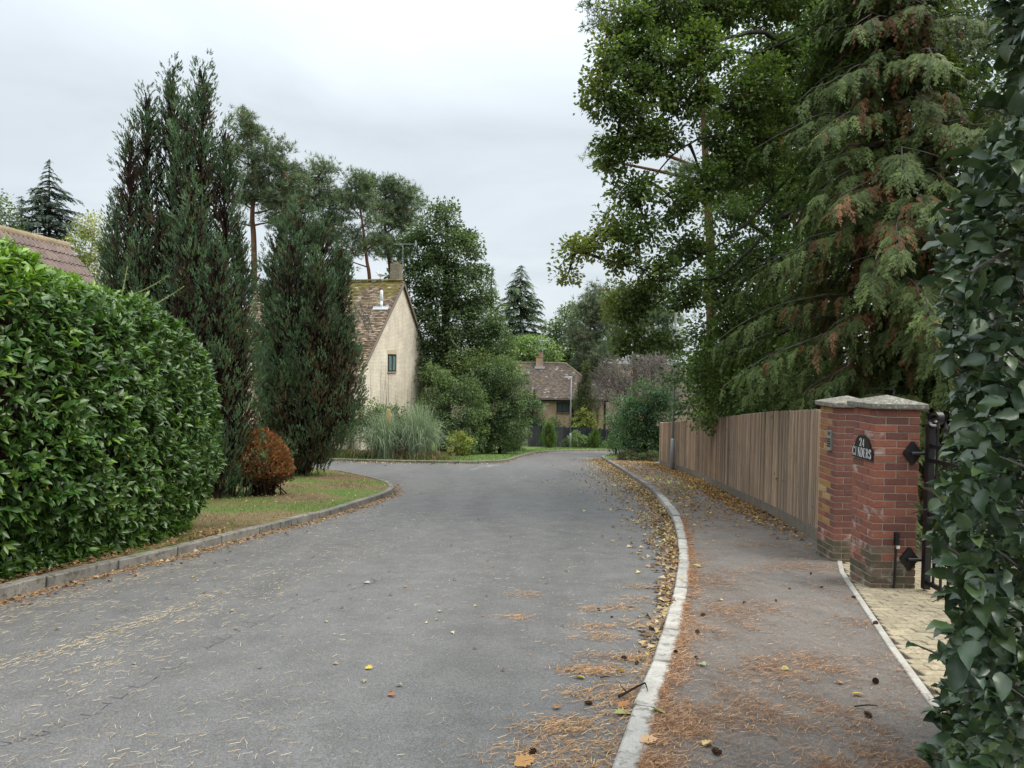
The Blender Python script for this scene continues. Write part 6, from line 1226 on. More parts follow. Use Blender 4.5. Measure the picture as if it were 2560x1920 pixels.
# ================================================================== DROOPING CYPRESS BEHIND THE FENCE
M_FROND = leafmat('cypress_frond', .6, .22, .25, 0, 1.45)
def leyland(label, tx, ty, h, nb, rmaxf, seedphase, per, xlim=None, group='drooping cypresses behind the timber fence', fs=.44):
    b = gbase(np.array([tx, ty])); b[2] += .1; t = thing('cypress_tree', label, 'conifer', b, group); mb = MB(); mb.tube([b, b + [.05, 0, h * .5], b + [0, 0, h]], [.24, .17, .03], 10); part(mb, 'trunk', M_PINEBARK, t, True)
    P, info = [], []
    for i in range(nb):
        z = .5 + (h - .8) * ((i + rng.random() * 3) / nb) ** 1.0; R = rmaxf(min(z, h)) * rng.uniform(.5, 1.15); th = i * 2.399 + seedphase + rng.normal(0, .3); d = np.array([math.cos(th), math.sin(th), 0])
        if d[1] > .75 and rng.random() < .75: continue
        tt = np.linspace(0, 1, 9)[:, None]; q = b + np.array([0, 0, z]) + d * R * tt + np.array([0, 0, 1]) * (R * (.38 * tt - .78 * tt ** 2 + .16 * tt ** 3)) + rng.normal(0, .03, (9, 3)); q = q[:2 + int(np.argmax(np.r_[~ok(q)[2:], True]))] if xlim is not None and (~ok(q)).any() else q
        if len(q) < 4: continue
        q = np.stack([np.interp(np.linspace(0, 1, 9), np.linspace(0, 1, len(q)), q[:, c]) for c in range(3)], 1); P.append(q); info.append((d, np.linalg.norm(q[-1] - q[0]), rng.normal()))
    V, F = tubes_v(np.array(P), np.tile(np.linspace(.022, .004, 9), (len(P), 1)), 4); mb = MB(); mb.add(V, F)
    pos, yy, nn_, ss, cc_ = [], [], [], [], []
    for q, (d, R, br) in zip(P, info):
        k = int(per * R); f = 1 - rng.random(k) ** 1.05 * .9; ii = np.clip((f * 8).astype(int), 0, 7); p = q[ii] + (q[ii + 1] - q[ii]) * (f * 8 - ii)[:, None]; s = np.array([-d[1], d[0], 0]); sg = rng.choice([-1, 1], k)[:, None]; lat = rng.uniform(.15, 1.0, (k, 1)); hang = rng.uniform(.25, .95, (k, 1))
        tipd = unit(q[-1] - q[-3]); y = unit(tipd * .75 + s * sg * lat * .8 + np.array([0, 0, -1]) * hang * .95); pos.append(p + s * sg * lat * .22 * (1.1 - f[:, None]) * R * .5 + np.array([0, 0, -.05])); yy.append(y); nn_.append(np.array([0, 0, 1.]) + d * .45 + rng.normal(0, .22, (k, 3))); ss.append(fs * rng.uniform(.6, 1.3, k) * (1.15 - .4 * f))
        c = pick([(.064, .088, .026), (.078, .105, .032), (.054, .075, .024), (.10, .128, .04)], k) * np.exp(rng.normal(0, .16, (k, 1))); brn = (f < .62) & (rng.random(k) < (.34 if br > .1 else .10)) | (rng.random(k) < (.34 if br > 1.0 else .02)); c[brn] = pick([(.15, .072, .032), (.12, .06, .03), (.17, .095, .045)], brn.sum()) * np.exp(rng.normal(0, .2, (brn.sum(), 1))); cc_.append(c)
        # bare grey side twigs
        for _ in range(2):
            a = q[int(rng.integers(2, 6))]; mb.tube(bezlimb(a, a + s * rng.normal(0, .35) + d * rng.uniform(0, .4) + np.array([0, 0, rng.normal(-.1, .15)]), .05, 5), np.linspace(.008, .003, 5), 4, cap=False)
    part(mb, 'boughs', M_TWIG, t); pos, yy, nn_, ss, cc_ = map(np.concatenate, (pos, yy, nn_, ss, cc_))
    if xlim: k = xlim(pos) & (pos[:, 1] < ty + 1.1); pos, yy, nn_, ss, cc_ = pos[k], yy[k], nn_[k], ss[k], cc_[k]
    mb = MB(); w_ = rng.integers(0, 6, len(pos))
    for j in range(6):
        q = w_ == j; T, F = FRONDS[j]; mb.add(*scatter(T, F, pos[q], frames(yy[q], nn_[q]), ss[q], cc_[q]))
    part(mb, 'crown', M_FROND, t); return t
ok = lambda p: ~((p[:, 1] > 8.6) & (p[:, 0] < np.interp(p[:, 1], FEN[:, 1], FEN[:, 0]) + .12) & (p[:, 2] < zg(0, p[:, 1]) + 2.15)) & (p[:, 1] > 7.4)
leyland('big drooping cypress with brown dead sprays behind the brick gate pillars', 6.35, 12.0, 9.6, 180, lambda z: np.interp(z, [0, 1, 3.5, 7, 9.6], [2.6, 3.3, 3.0, 2.2, 1.1]), .4, 25, ok)
leyland('second drooping cypress half hidden behind the holly hedge', 8.6, 10.6, 12.5, 130, lambda z: np.interp(z, [0, 2, 5, 10.5], [2.4, 2.6, 2.2, .5]), 1.7, 30, ok, fs=.5)
leyland('low drooping cypress sprays along the middle of the timber fence', 6.6, 17.5, 5.2, 70, lambda z: np.interp(z, [0, 1.5, 5.2], [1.9, 2.1, .5]), 2.2, 26, ok, fs=.44)
leyland('dark cypress sprays above the far stretch of the timber fence', 7.6, 23.5, 5.0, 60, lambda z: np.interp(z, [0, 2, 5], [2.2, 2.2, .5]), 3.0, 20, ok, fs=.5)

# ================================================================== SHRUBS BY THE PALE HOUSE AND THE FAR VERGE
SH = [(.07, .098, .045), (.055, .082, .037), (.088, .118, .055), (.045, .066, .032)]
broadleaf('large_shrub', 'large dark rounded shrub in front of the orange brick house roof', gbase(at(1080, 985, 42)), [blob(*b, 42) for b in ((1085, 810, 44, 34), (1050, 830, 44, 36), (1110, 850, 32, 44), (1060, 880, 56, 44), (1100, 910, 40, 44), (1035, 920, 40, 44), (1075, 950, 44, 34))], 1.8, 36, .42, .15, .075, SH, trunk_r=.12, cat='shrub', nl=80)
broadleaf('wispy_shrub', 'pale wispy shrub with tall thin shoots above the large dark shrub', gbase(at(1040, 985, 42.6)), [blob(*b, 42.8) for b in ((1040, 790, 44, 18), (1075, 785, 36, 16), (1010, 805, 34, 18), (1090, 800, 30, 18))], 2.2, 16, .4, .16, .035, [(.10, .13, .05), (.085, .115, .05)], trunk_r=.06, cat='shrub', droop=-.9)
broadleaf('leafy_shrub', 'mid green arching shrub overlapping the right corner of the pale gable', gbase(at(985, 985, 39.5)), [blob(*b, 39.5) for b in ((960, 850, 40, 30), (1000, 840, 36, 34), (930, 870, 30, 24), (985, 890, 56, 36), (1020, 870, 30, 40), (960, 920, 50, 30), (1010, 940, 40, 36), (940, 810, 22, 24))], 2.0, 26, .4, .14, .07, SH + [(.085, .12, .045)], trunk_r=.1, cat='shrub', nl=120)
broadleaf('leafy_shrub', 'broad green shrub under the gable wall behind the pampas grass', gbase(at(820, 985, 34.6)), [blob(*b, 34.6) for b in ((800, 890, 30, 22), (835, 900, 40, 26), (790, 920, 30, 26), (830, 935, 46, 30), (880, 900, 36, 26), (900, 930, 40, 34))], 2.6, 28, .36, .13, .06, [(.075, .105, .05), (.06, .09, .042), (.09, .12, .06)], trunk_r=.08, cat='shrub')
broadleaf('ivy_thicket', 'dark ivy covered thicket at the left end of the dark grey fence', gbase(at(1110, 980, 48)), [blob(*b, 48) for b in ((1100, 930, 22, 44), (1122, 945, 12, 34), (1060, 950, 40, 34), (1140, 870, 16, 24), (1130, 905, 14, 24), (1155, 890, 14, 26))], 2.2, 30, .38, .13, .08, GD + [(.05, .05, .03), (.09, .06, .035)], trunk_r=.14, cat='shrub')
broadleaf('golden_shrub', 'small golden green shrub on the lawn beside the pampas grass', gbase(at(990, 985, 37.5)), [blob(*b, 37.5) for b in ((988, 945, 16, 16), (985, 965, 28, 16), (1000, 962, 22, 18))], 7, 24, .22, .10, .05, [(.15, .165, .04), (.11, .14, .04), (.18, .18, .05), (.08, .11, .035)], trunk_r=.04, cat='shrub', nl=30)
broadleaf('grey_shrub', 'twiggy grey green shrub in front of the orange brick wall above the fence', gbase(at(1195, 945, 62)), [blob(*b, 62) for b in ((1190, 915, 18, 12), (1175, 920, 14, 14), (1205, 918, 10, 10))], 3, 18, .4, .15, .08, SH, trunk_r=.06, cat='shrub', nl=20)
broadleaf('silver_shrub', 'silvery leafed small tree above the left end of the dark grey fence', gbase(at(1150, 945, 61.5)), [blob(*b, 62) for b in ((1150, 880, 20, 16), (1140, 905, 20, 18), (1158, 905, 12, 20))], 3, 22, .4, .17, .08, [(.10, .125, .085), (.08, .105, .07)], trunk_r=.08, cat='shrub', nl=20)
# shaped conifers near the far house
def cone_conifer(label, x, top, bot, hw, Y, pal, n, size, name='cone_conifer', e=.75, group=None, brown=.03):
    b = gbase(at(x, bot, Y)); l = [lobe(x, top, bot, hw, Y, e)]; return cypress(name, label, l, int(n * 1.3), b, pal, size, .08, brown, False, group)
CG = [(.055, .075, .028), (.068, .09, .03), (.046, .064, .026)]
cone_conifer('tall cone shaped conifer right of the orange brick house', 1266, 786, 975, 26, 62.5, CG, 5200, .30)
cone_conifer('slimmer cone conifer pressed against the tall cone shaped one', 1252, 825, 975, 14, 63.2, CG, 2200, .28)
cone_conifer('thin dark pencil conifer below the eaves behind the far street lamp', 1237, 878, 975, 8, 62.8, GD, 1000, .26)
cone_conifer('small pointed conifer rising left of the alarm box on the brick house', 1154, 840, 960, 9, 63.5, GD, 1000, .26)
BRT = [(.075, .135, .022), (.09, .15, .028), (.06, .11, .022)]
cone_conifer('bright green dwarf conifer in front of the fence left of the far lamp', 1186, 916, 974, 16, 57.6, BRT, 1800, .24, 'dwarf_conifer', .6, 'dwarf conifers before the grey fence')
cone_conifer('bright green dwarf conifer in front of the fence right of the far lamp', 1285, 928, 972, 12.5, 58.6, BRT, 1500, .22, 'dwarf_conifer', .6, 'dwarf conifers before the grey fence', .15)
gp = gbase(at(1263, 945, 61.8)); gt = thing('golden_conifer', 'golden yellow tiered conifer in front of the tall cone shaped conifer', 'conifer', gp); C_, O_ = clumps([blob(*b, 61.8) for b in ((1263, 882, 8, 7), (1258, 893, 13, 8), (1268, 897, 13, 8), (1255, 907, 16, 8), (1271, 909, 16, 9), (1262, 918, 22, 9), (1250, 921, 14, 8), (1276, 922, 13, 8))], 9, .7); mb = MB(); mb.tube([gp, at(1263, 885, 61.8)], [.08, .02], 7); part(mb, 'trunk', M_BARK, gt); mb = MB(); leaves(mb, C_, O_, 12, .16, .16, .07, [(.20, .215, .055), (.16, .18, .05), (.24, .24, .08)], jit=.2); part(mb, 'crown', M_LEAF, gt)
broadleaf('rose_bush', 'leafy rose bush behind the far street lamp', gbase(at(1248, 970, 59)), [blob(*b, 59) for b in ((1246, 945, 15, 13), (1240, 955, 12, 12), (1254, 955, 12, 12))], 5, 20, .25, .11, .07, [(.09, .13, .055), (.07, .105, .05), (.13, .17, .06)], trunk_r=.04, cat='shrub', nl=20)
broadleaf('rose_bush', 'dark narrow bush against the fence right of the rose bush', gbase(at(1267, 970, 59.3)), [blob(1267, 957, 7, 15, 59.3)], 6, 18, .22, .11, .06, GD, trunk_r=.03, cat='shrub', nl=10)
broadleaf('low_bush', 'low dark bush left of the far street lamp base', gbase(at(1224, 970, 59)), [blob(1224, 961, 9, 11, 59)], 6, 18, .22, .11, .06, SH, trunk_r=.03, cat='shrub', nl=10)
broadleaf('low_bush', 'small leafy plant at the foot of the grey fence near its right end', gbase(at(1306, 970, 59.3)), [blob(1306, 962, 8, 7, 59.3)], 7, 16, .2, .11, .06, [(.10, .14, .05)], trunk_r=.02, cat='shrub', nl=8)
broadleaf('low_bush', 'dark bush covering the right end of the grey fence', gbase(at(1334, 972, 57)), [blob(*b, 57) for b in ((1332, 948, 14, 22), (1340, 960, 14, 14))], 4, 22, .3, .12, .07, GD, trunk_r=.04, cat='shrub', nl=14)
# pampas grass
pb = gbase(at(868, 1000, 33.0)); pam = thing('pampas_grass', 'big clump of grey green pampas grass spilling over the far kerb', 'grass clump', pb)
def fountain(n, spreadx, hgt, reach, seed=0):
    hgt *= 1.32
    a = pb + np.stack([rng.normal(0, spreadx, n), rng.normal(0, .35, n), np.zeros(n)], 1); th = rng.random(n) * 6.28; R = reach * rng.uniform(.25, 1, n); d = np.stack([np.cos(th), np.sin(th) * .7, 0 * th], 1); t = np.linspace(0, 1, 9)[None, :, None]; H = hgt * rng.uniform(.65, 1.15, n)[:, None, None]
    return a[:, None] + d[:, None] * (R[:, None, None] * t ** 1.5) + np.array([0, 0, 1.]) * (H * (1.75 * t - 1.15 * t ** 2.2 * (R / reach + .25)[:, None, None])), d
mb = MB()
for sx_, n, hgt, rc in ((.65, 1300, 1.55, 1.5),):
    for ox in (-.75, .75):
        P, d = fountain(n, .3, hgt * (1.12 if ox > 0 else 1.0), rc); P = P + np.array([ox, 0, 0]); side = unit(np.cross(d, [0, 0, 1.]) + rng.normal(0, .3, d.shape)); V, F = ribbons(P, np.tile(np.array([.012, .02, .022, .022, .02, .018, .014, .009, .003]), (n, 1)), side); c = pick([(.24, .29, .21), (.19, .235, .165), (.30, .345, .25), (.15, .19, .12)], n); mb.add(V, F, np.repeat(c, 18, 0))
n = 500; P, d = fountain(n, .75, .75, 1.3); V, F = ribbons(P, np.tile(np.array([.012, .018, .018, .016, .014, .012, .01, .007, .003]), (n, 1)), unit(np.cross(d, [0, 0, 1.]) + rng.normal(0, .3, d.shape))); mb.add(V, F, np.repeat(pick([(.27, .19, .11), (.2, .15, .09)], n), 18, 0)); part(mb, 'blades', M_GRASS, pam)
pa = at(840, 930, 32.6); pt_ = at(839, 887, 32.6); mb = MB(); mb.tube([pb + [-.6, 0, 0], pa + [.05, 0, 0], pt_], [.012, .01, .006], 5, (.3, .27, .16)); part(mb, 'stalk', M_LITTER, pam)
n = 900; f = rng.random(n); p = pa + (pt_ - pa) * (.32 + .68 * f)[:, None]; th = rng.random(n) * 6.28; w0 = .10 * np.sin(np.pi * np.clip(f * .8 + .12, 0, 1)); p = p + np.stack([np.cos(th), np.sin(th), 0 * th], 1) * (w0 * rng.random(n) ** .6)[:, None]; mb = MB(); mb.add(*scatter(T_LEAF, F_LEAF, p, frames(unit(np.stack([np.cos(th) * .5, np.sin(th) * .5, 1 + 0 * th], 1)), rng.normal(size=(n, 3))), np.tile([.02, .12, .05], (n, 1)), pick([(.78, .69, .48), (.7, .6, .4)], n))); part(mb, 'plume', M_LITTER, pam)
# weeds along the foot of the gable
def tussock(name, label, cx, cy, Y, n, sx_, hgt, pal, w_=.016, kind=None):
    b = gbase(at(cx, cy, Y)); a = b + np.stack([rng.normal(0, sx_, n), rng.normal(0, .35, n), np.zeros(n)], 1); a[:, 2] = zg(a[:, 0], a[:, 1]) + .09; d = rng.normal(size=(n, 3)) * [1, 1, 0]; t = np.linspace(0, 1, 4)[None, :, None]; L = hgt * rng.uniform(.4, 1.2, n)[:, None, None]; P = a[:, None] + d[:, None] * L * .4 * t ** 1.5 + np.array([0, 0, 1.]) * L * (t - .3 * t ** 3); V, F = ribbons(P, np.tile(np.array([1, 1, .8, .2]) * w_, (n, 1)), unit(rng.normal(size=(n, 3)) * [1, 1, .2])); mb = MB(); mb.add(V, F, np.repeat(pick(pal, n), 8, 0)); t_ = thing(name, label, 'plants', b); part(mb, 'blades', M_GRASS, t_); return t_
tussock('weed_patch', 'patch of straggly weeds along the foot of the pale brick wall', 765, 985, 33.2, 1500, 1.1, .55, [(.13, .15, .05), (.17, .165, .07), (.09, .12, .04), (.2, .15, .09)], .03)
tussock('weed_patch', 'brown dry weeds in front of the right half of the pampas grass', 918, 992, 32.6, 700, .8, .45, [(.2, .14, .08), (.15, .13, .06), (.12, .13, .05)], .028)
# ================================================================== GRASS, LEAF LITTER, NEEDLES
def blades(name, x, y, z, h, pal, w_, wts=None, colfn=None):
    n = len(x); a = np.stack([x, y, z], 1); d = rng.normal(size=(n, 3)) * [1, 1, 0]; L = h * rng.uniform(.5, 1.3, n)[:, None, None]; t = np.linspace(0, 1, 3)[None, :, None]; P = a[:, None] + d[:, None] * L * .45 * t ** 1.6 + np.array([0, 0, 1.]) * L * t
    V, F = ribbons(P, np.tile(np.array([1, .8, .15]) * w_, (n, 1)), unit(rng.normal(size=(n, 3)) * [1, 1, .1])); c = pick(pal, n, wts) if colfn is None else colfn(a); mb = MB(); mb.add(V, F, np.repeat(c * np.exp(rng.normal(0, .2, (n, 1))), 6, 0)); o = mb.build(name, M_GRASS); o['kind'] = 'stuff'; return o
n = 52000; x, y = rng.uniform(-9, -2.6, n), rng.uniform(7.5, 24, n); k = x < np.interp(y, kl[:, 1], kl[:, 0]) - .02; x, y = x[k], y[k]
g_ = lambda a: lump(np.c_[a[:, :2], a[:, 0] * 0], .9, 1) * .6 + lump(np.c_[a[:, :2], a[:, 0] * 0], 2.2, 2) * .5
def vcol(a):
    q = g_(a) + .55 * np.exp(-((a[:, 0] - np.interp(a[:, 1], kl[:, 1], kl[:, 0])) / .9) ** 2) - .5 * (a[:, 1] > 19); green = (q + rng.normal(0, .3, len(a)) > .25)[:, None]
    return np.where(green, pick([(.085, .15, .03), (.11, .175, .04), (.13, .15, .05)], len(a)), pick([(.22, .165, .095), (.17, .12, .07), (.26, .2, .12)], len(a)))
a = np.stack([x, y, zg(x, y) + .095], 1); q = g_(a); k = rng.random(len(x)) < np.clip(.55 + .5 * q, .18, 1); blades('grass', x[k], y[k], a[k, 2], .042, None, .006, colfn=vcol)
n = 26000; x, y = rng.uniform(-9, 14, n), rng.uniform(31, 60, n); xk = np.interp(x, kf[:, 0], kf[:, 1]); k = (y > xk + .03) & (y < xk + 6) & (y < 60.0); x, y = x[k], y[k]; blades('grass', x, y, zg(x, y) + .095, .085, [(.10, .165, .04), (.13, .18, .05), (.16, .17, .07), (.08, .13, .035)], .02)
n = 9000; x, y = rng.uniform(4.8, 14, n), rng.uniform(37.8, 50, n); k = (y < np.interp(x, krf[:, 0], krf[:, 1])) & (x > np.interp(y, kb[:, 1], kb[:, 0]) + .05); x, y = x[k], y[k]; blades('grass', x, y, zg(x, y) + .1, .07, [(.10, .175, .035), (.13, .19, .045)], .018)
# surfaces the litter lies on
kxr = lambda y: np.interp(y, KR[:, 1], KR[:, 0]); kxl = lambda y: np.interp(y, KL[:, 1], KL[:, 0])
def surf(x, y):
    z = zg(x, y).copy(); dk = x - kxr(y); h = kerb_h(y); on = (dk > 0) & (y < 40); z = np.where(on, z + h, z); dl = kxl(y) - x; z = np.where((dl > 0) & (y < 26), z + .115, z); return z
# fallen leaves: curled little lobed leaves
def litter(name, x, y, size, pal, wts=None, T=T_OAK, F=F_OAK, lift=.008, tilt=.35, z=None, kind='stuff'):
    n = len(x); s = size * rng.uniform(.55, 1.25, n); th = rng.random(n) * 6.28; yv = np.stack([np.cos(th), np.sin(th), -SLOPE * np.sin(th)], 1); nn_ = unit(np.array([0, SLOPE, 1.]) + rng.normal(0, tilt, (n, 3))); zz = surf(x, y) if z is None else z; p = np.stack([x, y, zz + lift + s * .25 * tilt * rng.random(n)], 1)
    col = pick(pal, n, wts) * np.exp(rng.normal(0, .2, (n, 1))); T2 = T * [1, 1, 2.2]; mb = MB(); mb.add(*scatter(T2, F, p, frames(yv + rng.normal(0, tilt * .3, (n, 3)), nn_), np.stack([s * .7, s, s], 1), col)); o = mb.build(name, M_LITTER); o['kind'] = kind; return o
LP = [(.35, .25, .14), (.29, .185, .105), (.22, .125, .07), (.42, .34, .21), (.18, .105, .06), (.44, .36, .13), (.14, .09, .055)]
# gutter drift, wide near the middle of the street
n = 9000; y = 4.6 + 34 * rng.random(n) ** .75; wd = np.interp(y, [4, 7, 10, 14, 20, 28, 38], [.10, .16, .36, .62, .95, .85, .6]); dx_ = rng.exponential(1, n) * wd * .42; x = kxr(y) - .02 - dx_; k = (rng.random(n) < np.interp(y, [4, 7, 9, 38], [.35, .6, 1, 1])); x, y = x[k], y[k]; litter('gutter_leaves', x, y, .085, LP, [3, 3, 2.4, 2, 1.5, 1, 1])
# leaves over the far footway
n = 13000; y = 9.0 + 27 * rng.random(n) ** .85; f = rng.random(n); xr = np.interp(y, FEN[:, 1], FEN[:, 0]); f = np.where(rng.random(n) < .55, 1 - .35 * rng.random(n) ** 1.4, f); x = kxr(y) + .15 + (xr - kxr(y) - .18) * f; den = np.clip((y - 9.0) / 4, .06, 1) * np.where(f > .7, 1, np.clip((y - 10) / 4, .08, 1)); k = rng.random(n) < den; litter('footway_leaves', x[k], y[k], .075, [(.30, .17, .075), (.24, .125, .06), (.40, .26, .10), (.18, .095, .05), (.46, .34, .12)], [3, 3, 2, 2, 1])
# sparse leaves on the carriageway
n = 650; y = 4 + 36 * rng.random(n); x = kxl(np.minimum(y, 16)) * 0 - 3.6 + (kxr(y) + 3.4) * rng.random(n); litter('road_leaves', x, y, .045, LP, tilt=.2)
y = 4 + 24 * rng.random(1900); x = kxl(y) + .02 + rng.exponential(.09, 1900); k = y < 20; litter('kerb_leaves', x[k], y[k], .06, LP, [2, 3, 3, 1, 2, 0, 2])
n = 900; x, y = rng.uniform(-9, -2.6, n), rng.uniform(8, 24, n); k = x < kxl(y) - .15; litter('verge_leaves', x[k], y[k], .055, [(.46, .36, .14), (.30, .2, .09), (.5, .42, .12)], lift=.03)
n = 1500; x, y = rng.uniform(-9, 8, n), rng.uniform(31, 56, n); xk = np.interp(x, KF[:, 0], KF[:, 1]); y = xk - .05 - rng.exponential(.35, n); litter('far_kerb_leaves', x, y, .10, LP)
x = -6.1 + rng.normal(0, .3, 900); y = rng.uniform(4.5, 9.6, 900); x = kxl(y) - .15 - rng.exponential(.25, 900); litter('hedge_foot_leaves', x, y, .06, [(.2, .11, .06), (.28, .16, .08), (.14, .08, .05)])
# pine needles
def needles(name, x, y, pal, L=.062, w_=.0022, ang=None, lift=.005, wts=None, pairs=True):
    n = len(x); th = rng.random(n) * 3.14 if ang is None else ang; z = surf(x, y) + lift + rng.random(n) * .012; a = np.stack([x, y, z], 1); d = np.stack([np.cos(th), np.sin(th), -SLOPE * np.sin(th) + rng.normal(0, .06, n)], 1); s = L * rng.uniform(.55, 1.2, n); bend = rng.normal(0, .18, n); pr = np.stack([-d[:, 1], d[:, 0], 0 * th], 1); t = np.array([-.5, 0, .5])[None, :, None]
    P = a[:, None] + d[:, None] * s[:, None, None] * t + pr[:, None] * (s * bend)[:, None, None] * (t ** 2)
    if n > 9000: P = P[:, ::2]
    q = P.shape[1]; V, F = ribbons(P, np.full((n, q), w_), pr + np.array([0, 0, .3])); mb = MB(); mb.add(V, F, np.repeat(pick(pal, n, wts) * np.exp(rng.normal(0, .22, (n, 1))), 2 * q, 0)); o = mb.build(name, M_LITTER); o['kind'] = 'stuff'; return o
NP = [(.39, .225, .125), (.32, .175, .095), (.46, .28, .165), (.24, .13, .075)]; NT = [(.50, .34, .16), (.43, .27, .12), (.56, .42, .22), (.36, .22, .10)]
# orange band along the back of the right kerb
n = 9500; y = 3.0 + 9 * rng.random(n) ** 1.5; x = kxr(y) + .115 + np.abs(rng.normal(0, 1, n)) * np.interp(y, [3, 5, 8, 13], [.12, .085, .05, .06]) * (1 + .5 * lump(np.c_[y * 2, y * 0, y * 0], 2.5, 4)); k = rng.random(n) < .75 + .4 * lump(np.c_[y * 3, x, y * 0], 2.1, 5); x, y = x[k], y[k]; needles('footway_needles', x, y, NP, .058, .0026)
n = 3000; y = 3.0 + 8 * rng.random(n) ** 1.3; x = kxr(y) - rng.exponential(.05, n) - .005; k = rng.random(n) < .5 + .5 * lump(np.c_[y * 1.8, y * 0, y * 0], 1.6, 6); needles('gutter_needles', x[k], y[k], NP + NT, .058, .0026)
# patches swept together on the carriageway (measured) and on the footway
px_r = [(890, 35, 1), (835, 140, .8), (900, 100, .8), (660, 235, 1), (720, 290, 1.2), (900, 225, 1.5), (735, 390, 1.5), (710, 460, 1.3), (610, 462, .7), (840, 560, 1.4), (780, 610, 1.7), (860, 680, 1.2), (600, 735, 1.8), (500, 760, 1.2), (470, 840, 2.0), (380, 900, 1.6), (660, 945, 2.2), (600, 580, .5), (335, 75, .9), (290, 190, .6), (690, 150, .8), (900, 400, .8), (760, 860, .8)]
X, Y_ = [], []
for zx, zy, s in px_r:
    c = ground_at((1150 + zx / 2.0255) / K, (1450 + zy / 2.0255) / K); m = int(190 * min(s, 1.3) * rng.uniform(.6, 1.2)); r = .045 + .032 * s; X.append(c[0] + rng.normal(0, r * 1.35, m)); Y_.append(c[1] + rng.normal(0, r * .8 * max(1, c[1] / 4.5), m))
x, y = np.concatenate(X), np.concatenate(Y_); k = x < kxr(y) - .005; needles('needle_patches', x[k], y[k], NT[:2] + NP, .06, .0026)
n = 80000; y = 2.9 + 10 * rng.random(n) ** 1.9; xr = np.interp(y, np.r_[EDG[:, 1], FEN[1:, 1]], np.r_[EDG[:, 0], FEN[1:, 0]]); x = kxr(y) + .14 + (xr - kxr(y) - .14) * rng.random(n); q = lump(np.c_[x * .8, y * 1.3, 0 * x], 3.2, 3) * .6 + lump(np.c_[x, y, 0 * x], 7, 5) * .5; k = rng.random(n) < np.clip(.06 + .75 * q + np.interp(y, [3, 4.0, 6], [.34, .14, .04]), .06, 1); needles('scattered_needles', x[k], y[k], NP + [(.24, .14, .08)], .05, .0022)
# the carriageway: thin pale needles, streaks along the flow of water on the left
n = 9000; y = 3 + 20 * rng.random(n) ** 1.7; x = kxl(np.minimum(y, 15)) + (kxr(y) - kxl(np.minimum(y, 15))) * rng.random(n); q = .5 + .5 * lump(np.c_[x * 1.4, y * .5, 0 * x], 1.4, 8); k = rng.random(n) < np.clip(q, .12, 1); needles('road_needles', x[k], y[k], [(.52, .40, .24), (.60, .50, .34), (.42, .29, .15)], .05, .0017)
st = [(400, 1085, 1.3), (650, 1020, 1.2), (910, 940, 1.3), (930, 1170, 1.6), (820, 1215, .8), (400, 1380, 1.8), (560, 1300, 1.2), (1120, 1095, 1.0), (160, 1435, 1.2), (50, 1470, .8), (60, 1200, 1.2), (180, 1140, 1.0), (650, 1425, .6), (730, 1255, .6), (1480, 960, .6), (1060, 1200, .7), (1000, 1240, .6), (500, 1150, .4), (1250, 930, .5)]
X, Y_, A_ = [], [], []
for zx, zy, s in st:
    c = ground_at(zx / 2.212 / K, (1000 + zy / 2.212) / K); m = int(55 * s); u = rng.normal(0, .32 * s, m); v = rng.normal(0, .035 + .02 * s, m); dv = np.array([.30, .954]); X.append(c[0] + dv[0] * u + dv[1] * v); Y_.append(c[1] + dv[1] * u - dv[0] * v); A_.append(np.arctan2(.954, .30) + rng.normal(0, .5, m))
needles('needle_streaks', np.concatenate(X), np.concatenate(Y_), [(.50, .40, .26), (.56, .46, .32), (.42, .31, .19)], .055, .0018, np.concatenate(A_))
n = 4500; y = 3.5 + 12 * rng.random(n); x = kxl(y) + .01 + rng.exponential(.075, n); needles('kerb_needles', x, y, NP + NT, .055, .0026)
n = 1200; y = 4 + 9 * rng.random(n) ** 1.2; x = kxl(y) + .3 + 2.0 * rng.random(n); needles('left_needles', x, y, [(.56, .42, .22), (.62, .5, .3)], .055, .0017, np.arctan2(.95, .3) + rng.normal(0, .45, n))
# single leaves, cones and twigs that can be picked out
def one(name, label, cat, px, py, size, col, group, th=None, tilt=.25, T=T_LOB, F=F_LOB):
    size *= .9; c = ground_at(px / K, py / K); z = float(surf(np.array([c[0]]), np.array([c[1]]))[0]); th = rng.random() * 6.28 if th is None else th; M_ = frames(np.array([[math.cos(th), math.sin(th), -SLOPE * math.sin(th)]]), unit(np.array([[0, SLOPE, 1.]]) + rng.normal(0, tilt, (1, 3)))); mb = MB(); mb.add(*scatter(T * [1, 1, 2], F, np.zeros((1, 3)), M_, np.array([[size * .95, size, size]]), np.array([col]))); o = mb.build(name, M_LITTER); o.location = (c[0], c[1], z + .012 + size * .04); return tag(o, label, cat, group)
lx = lambda a, b: (1300 + a / 2.212, 1300 + b / 2.212)
YE, BR, GR = (.60, .42, .07), (.34, .17, .075), (.34, .38, .16)
GRP = 'single fallen leaves on the ground'
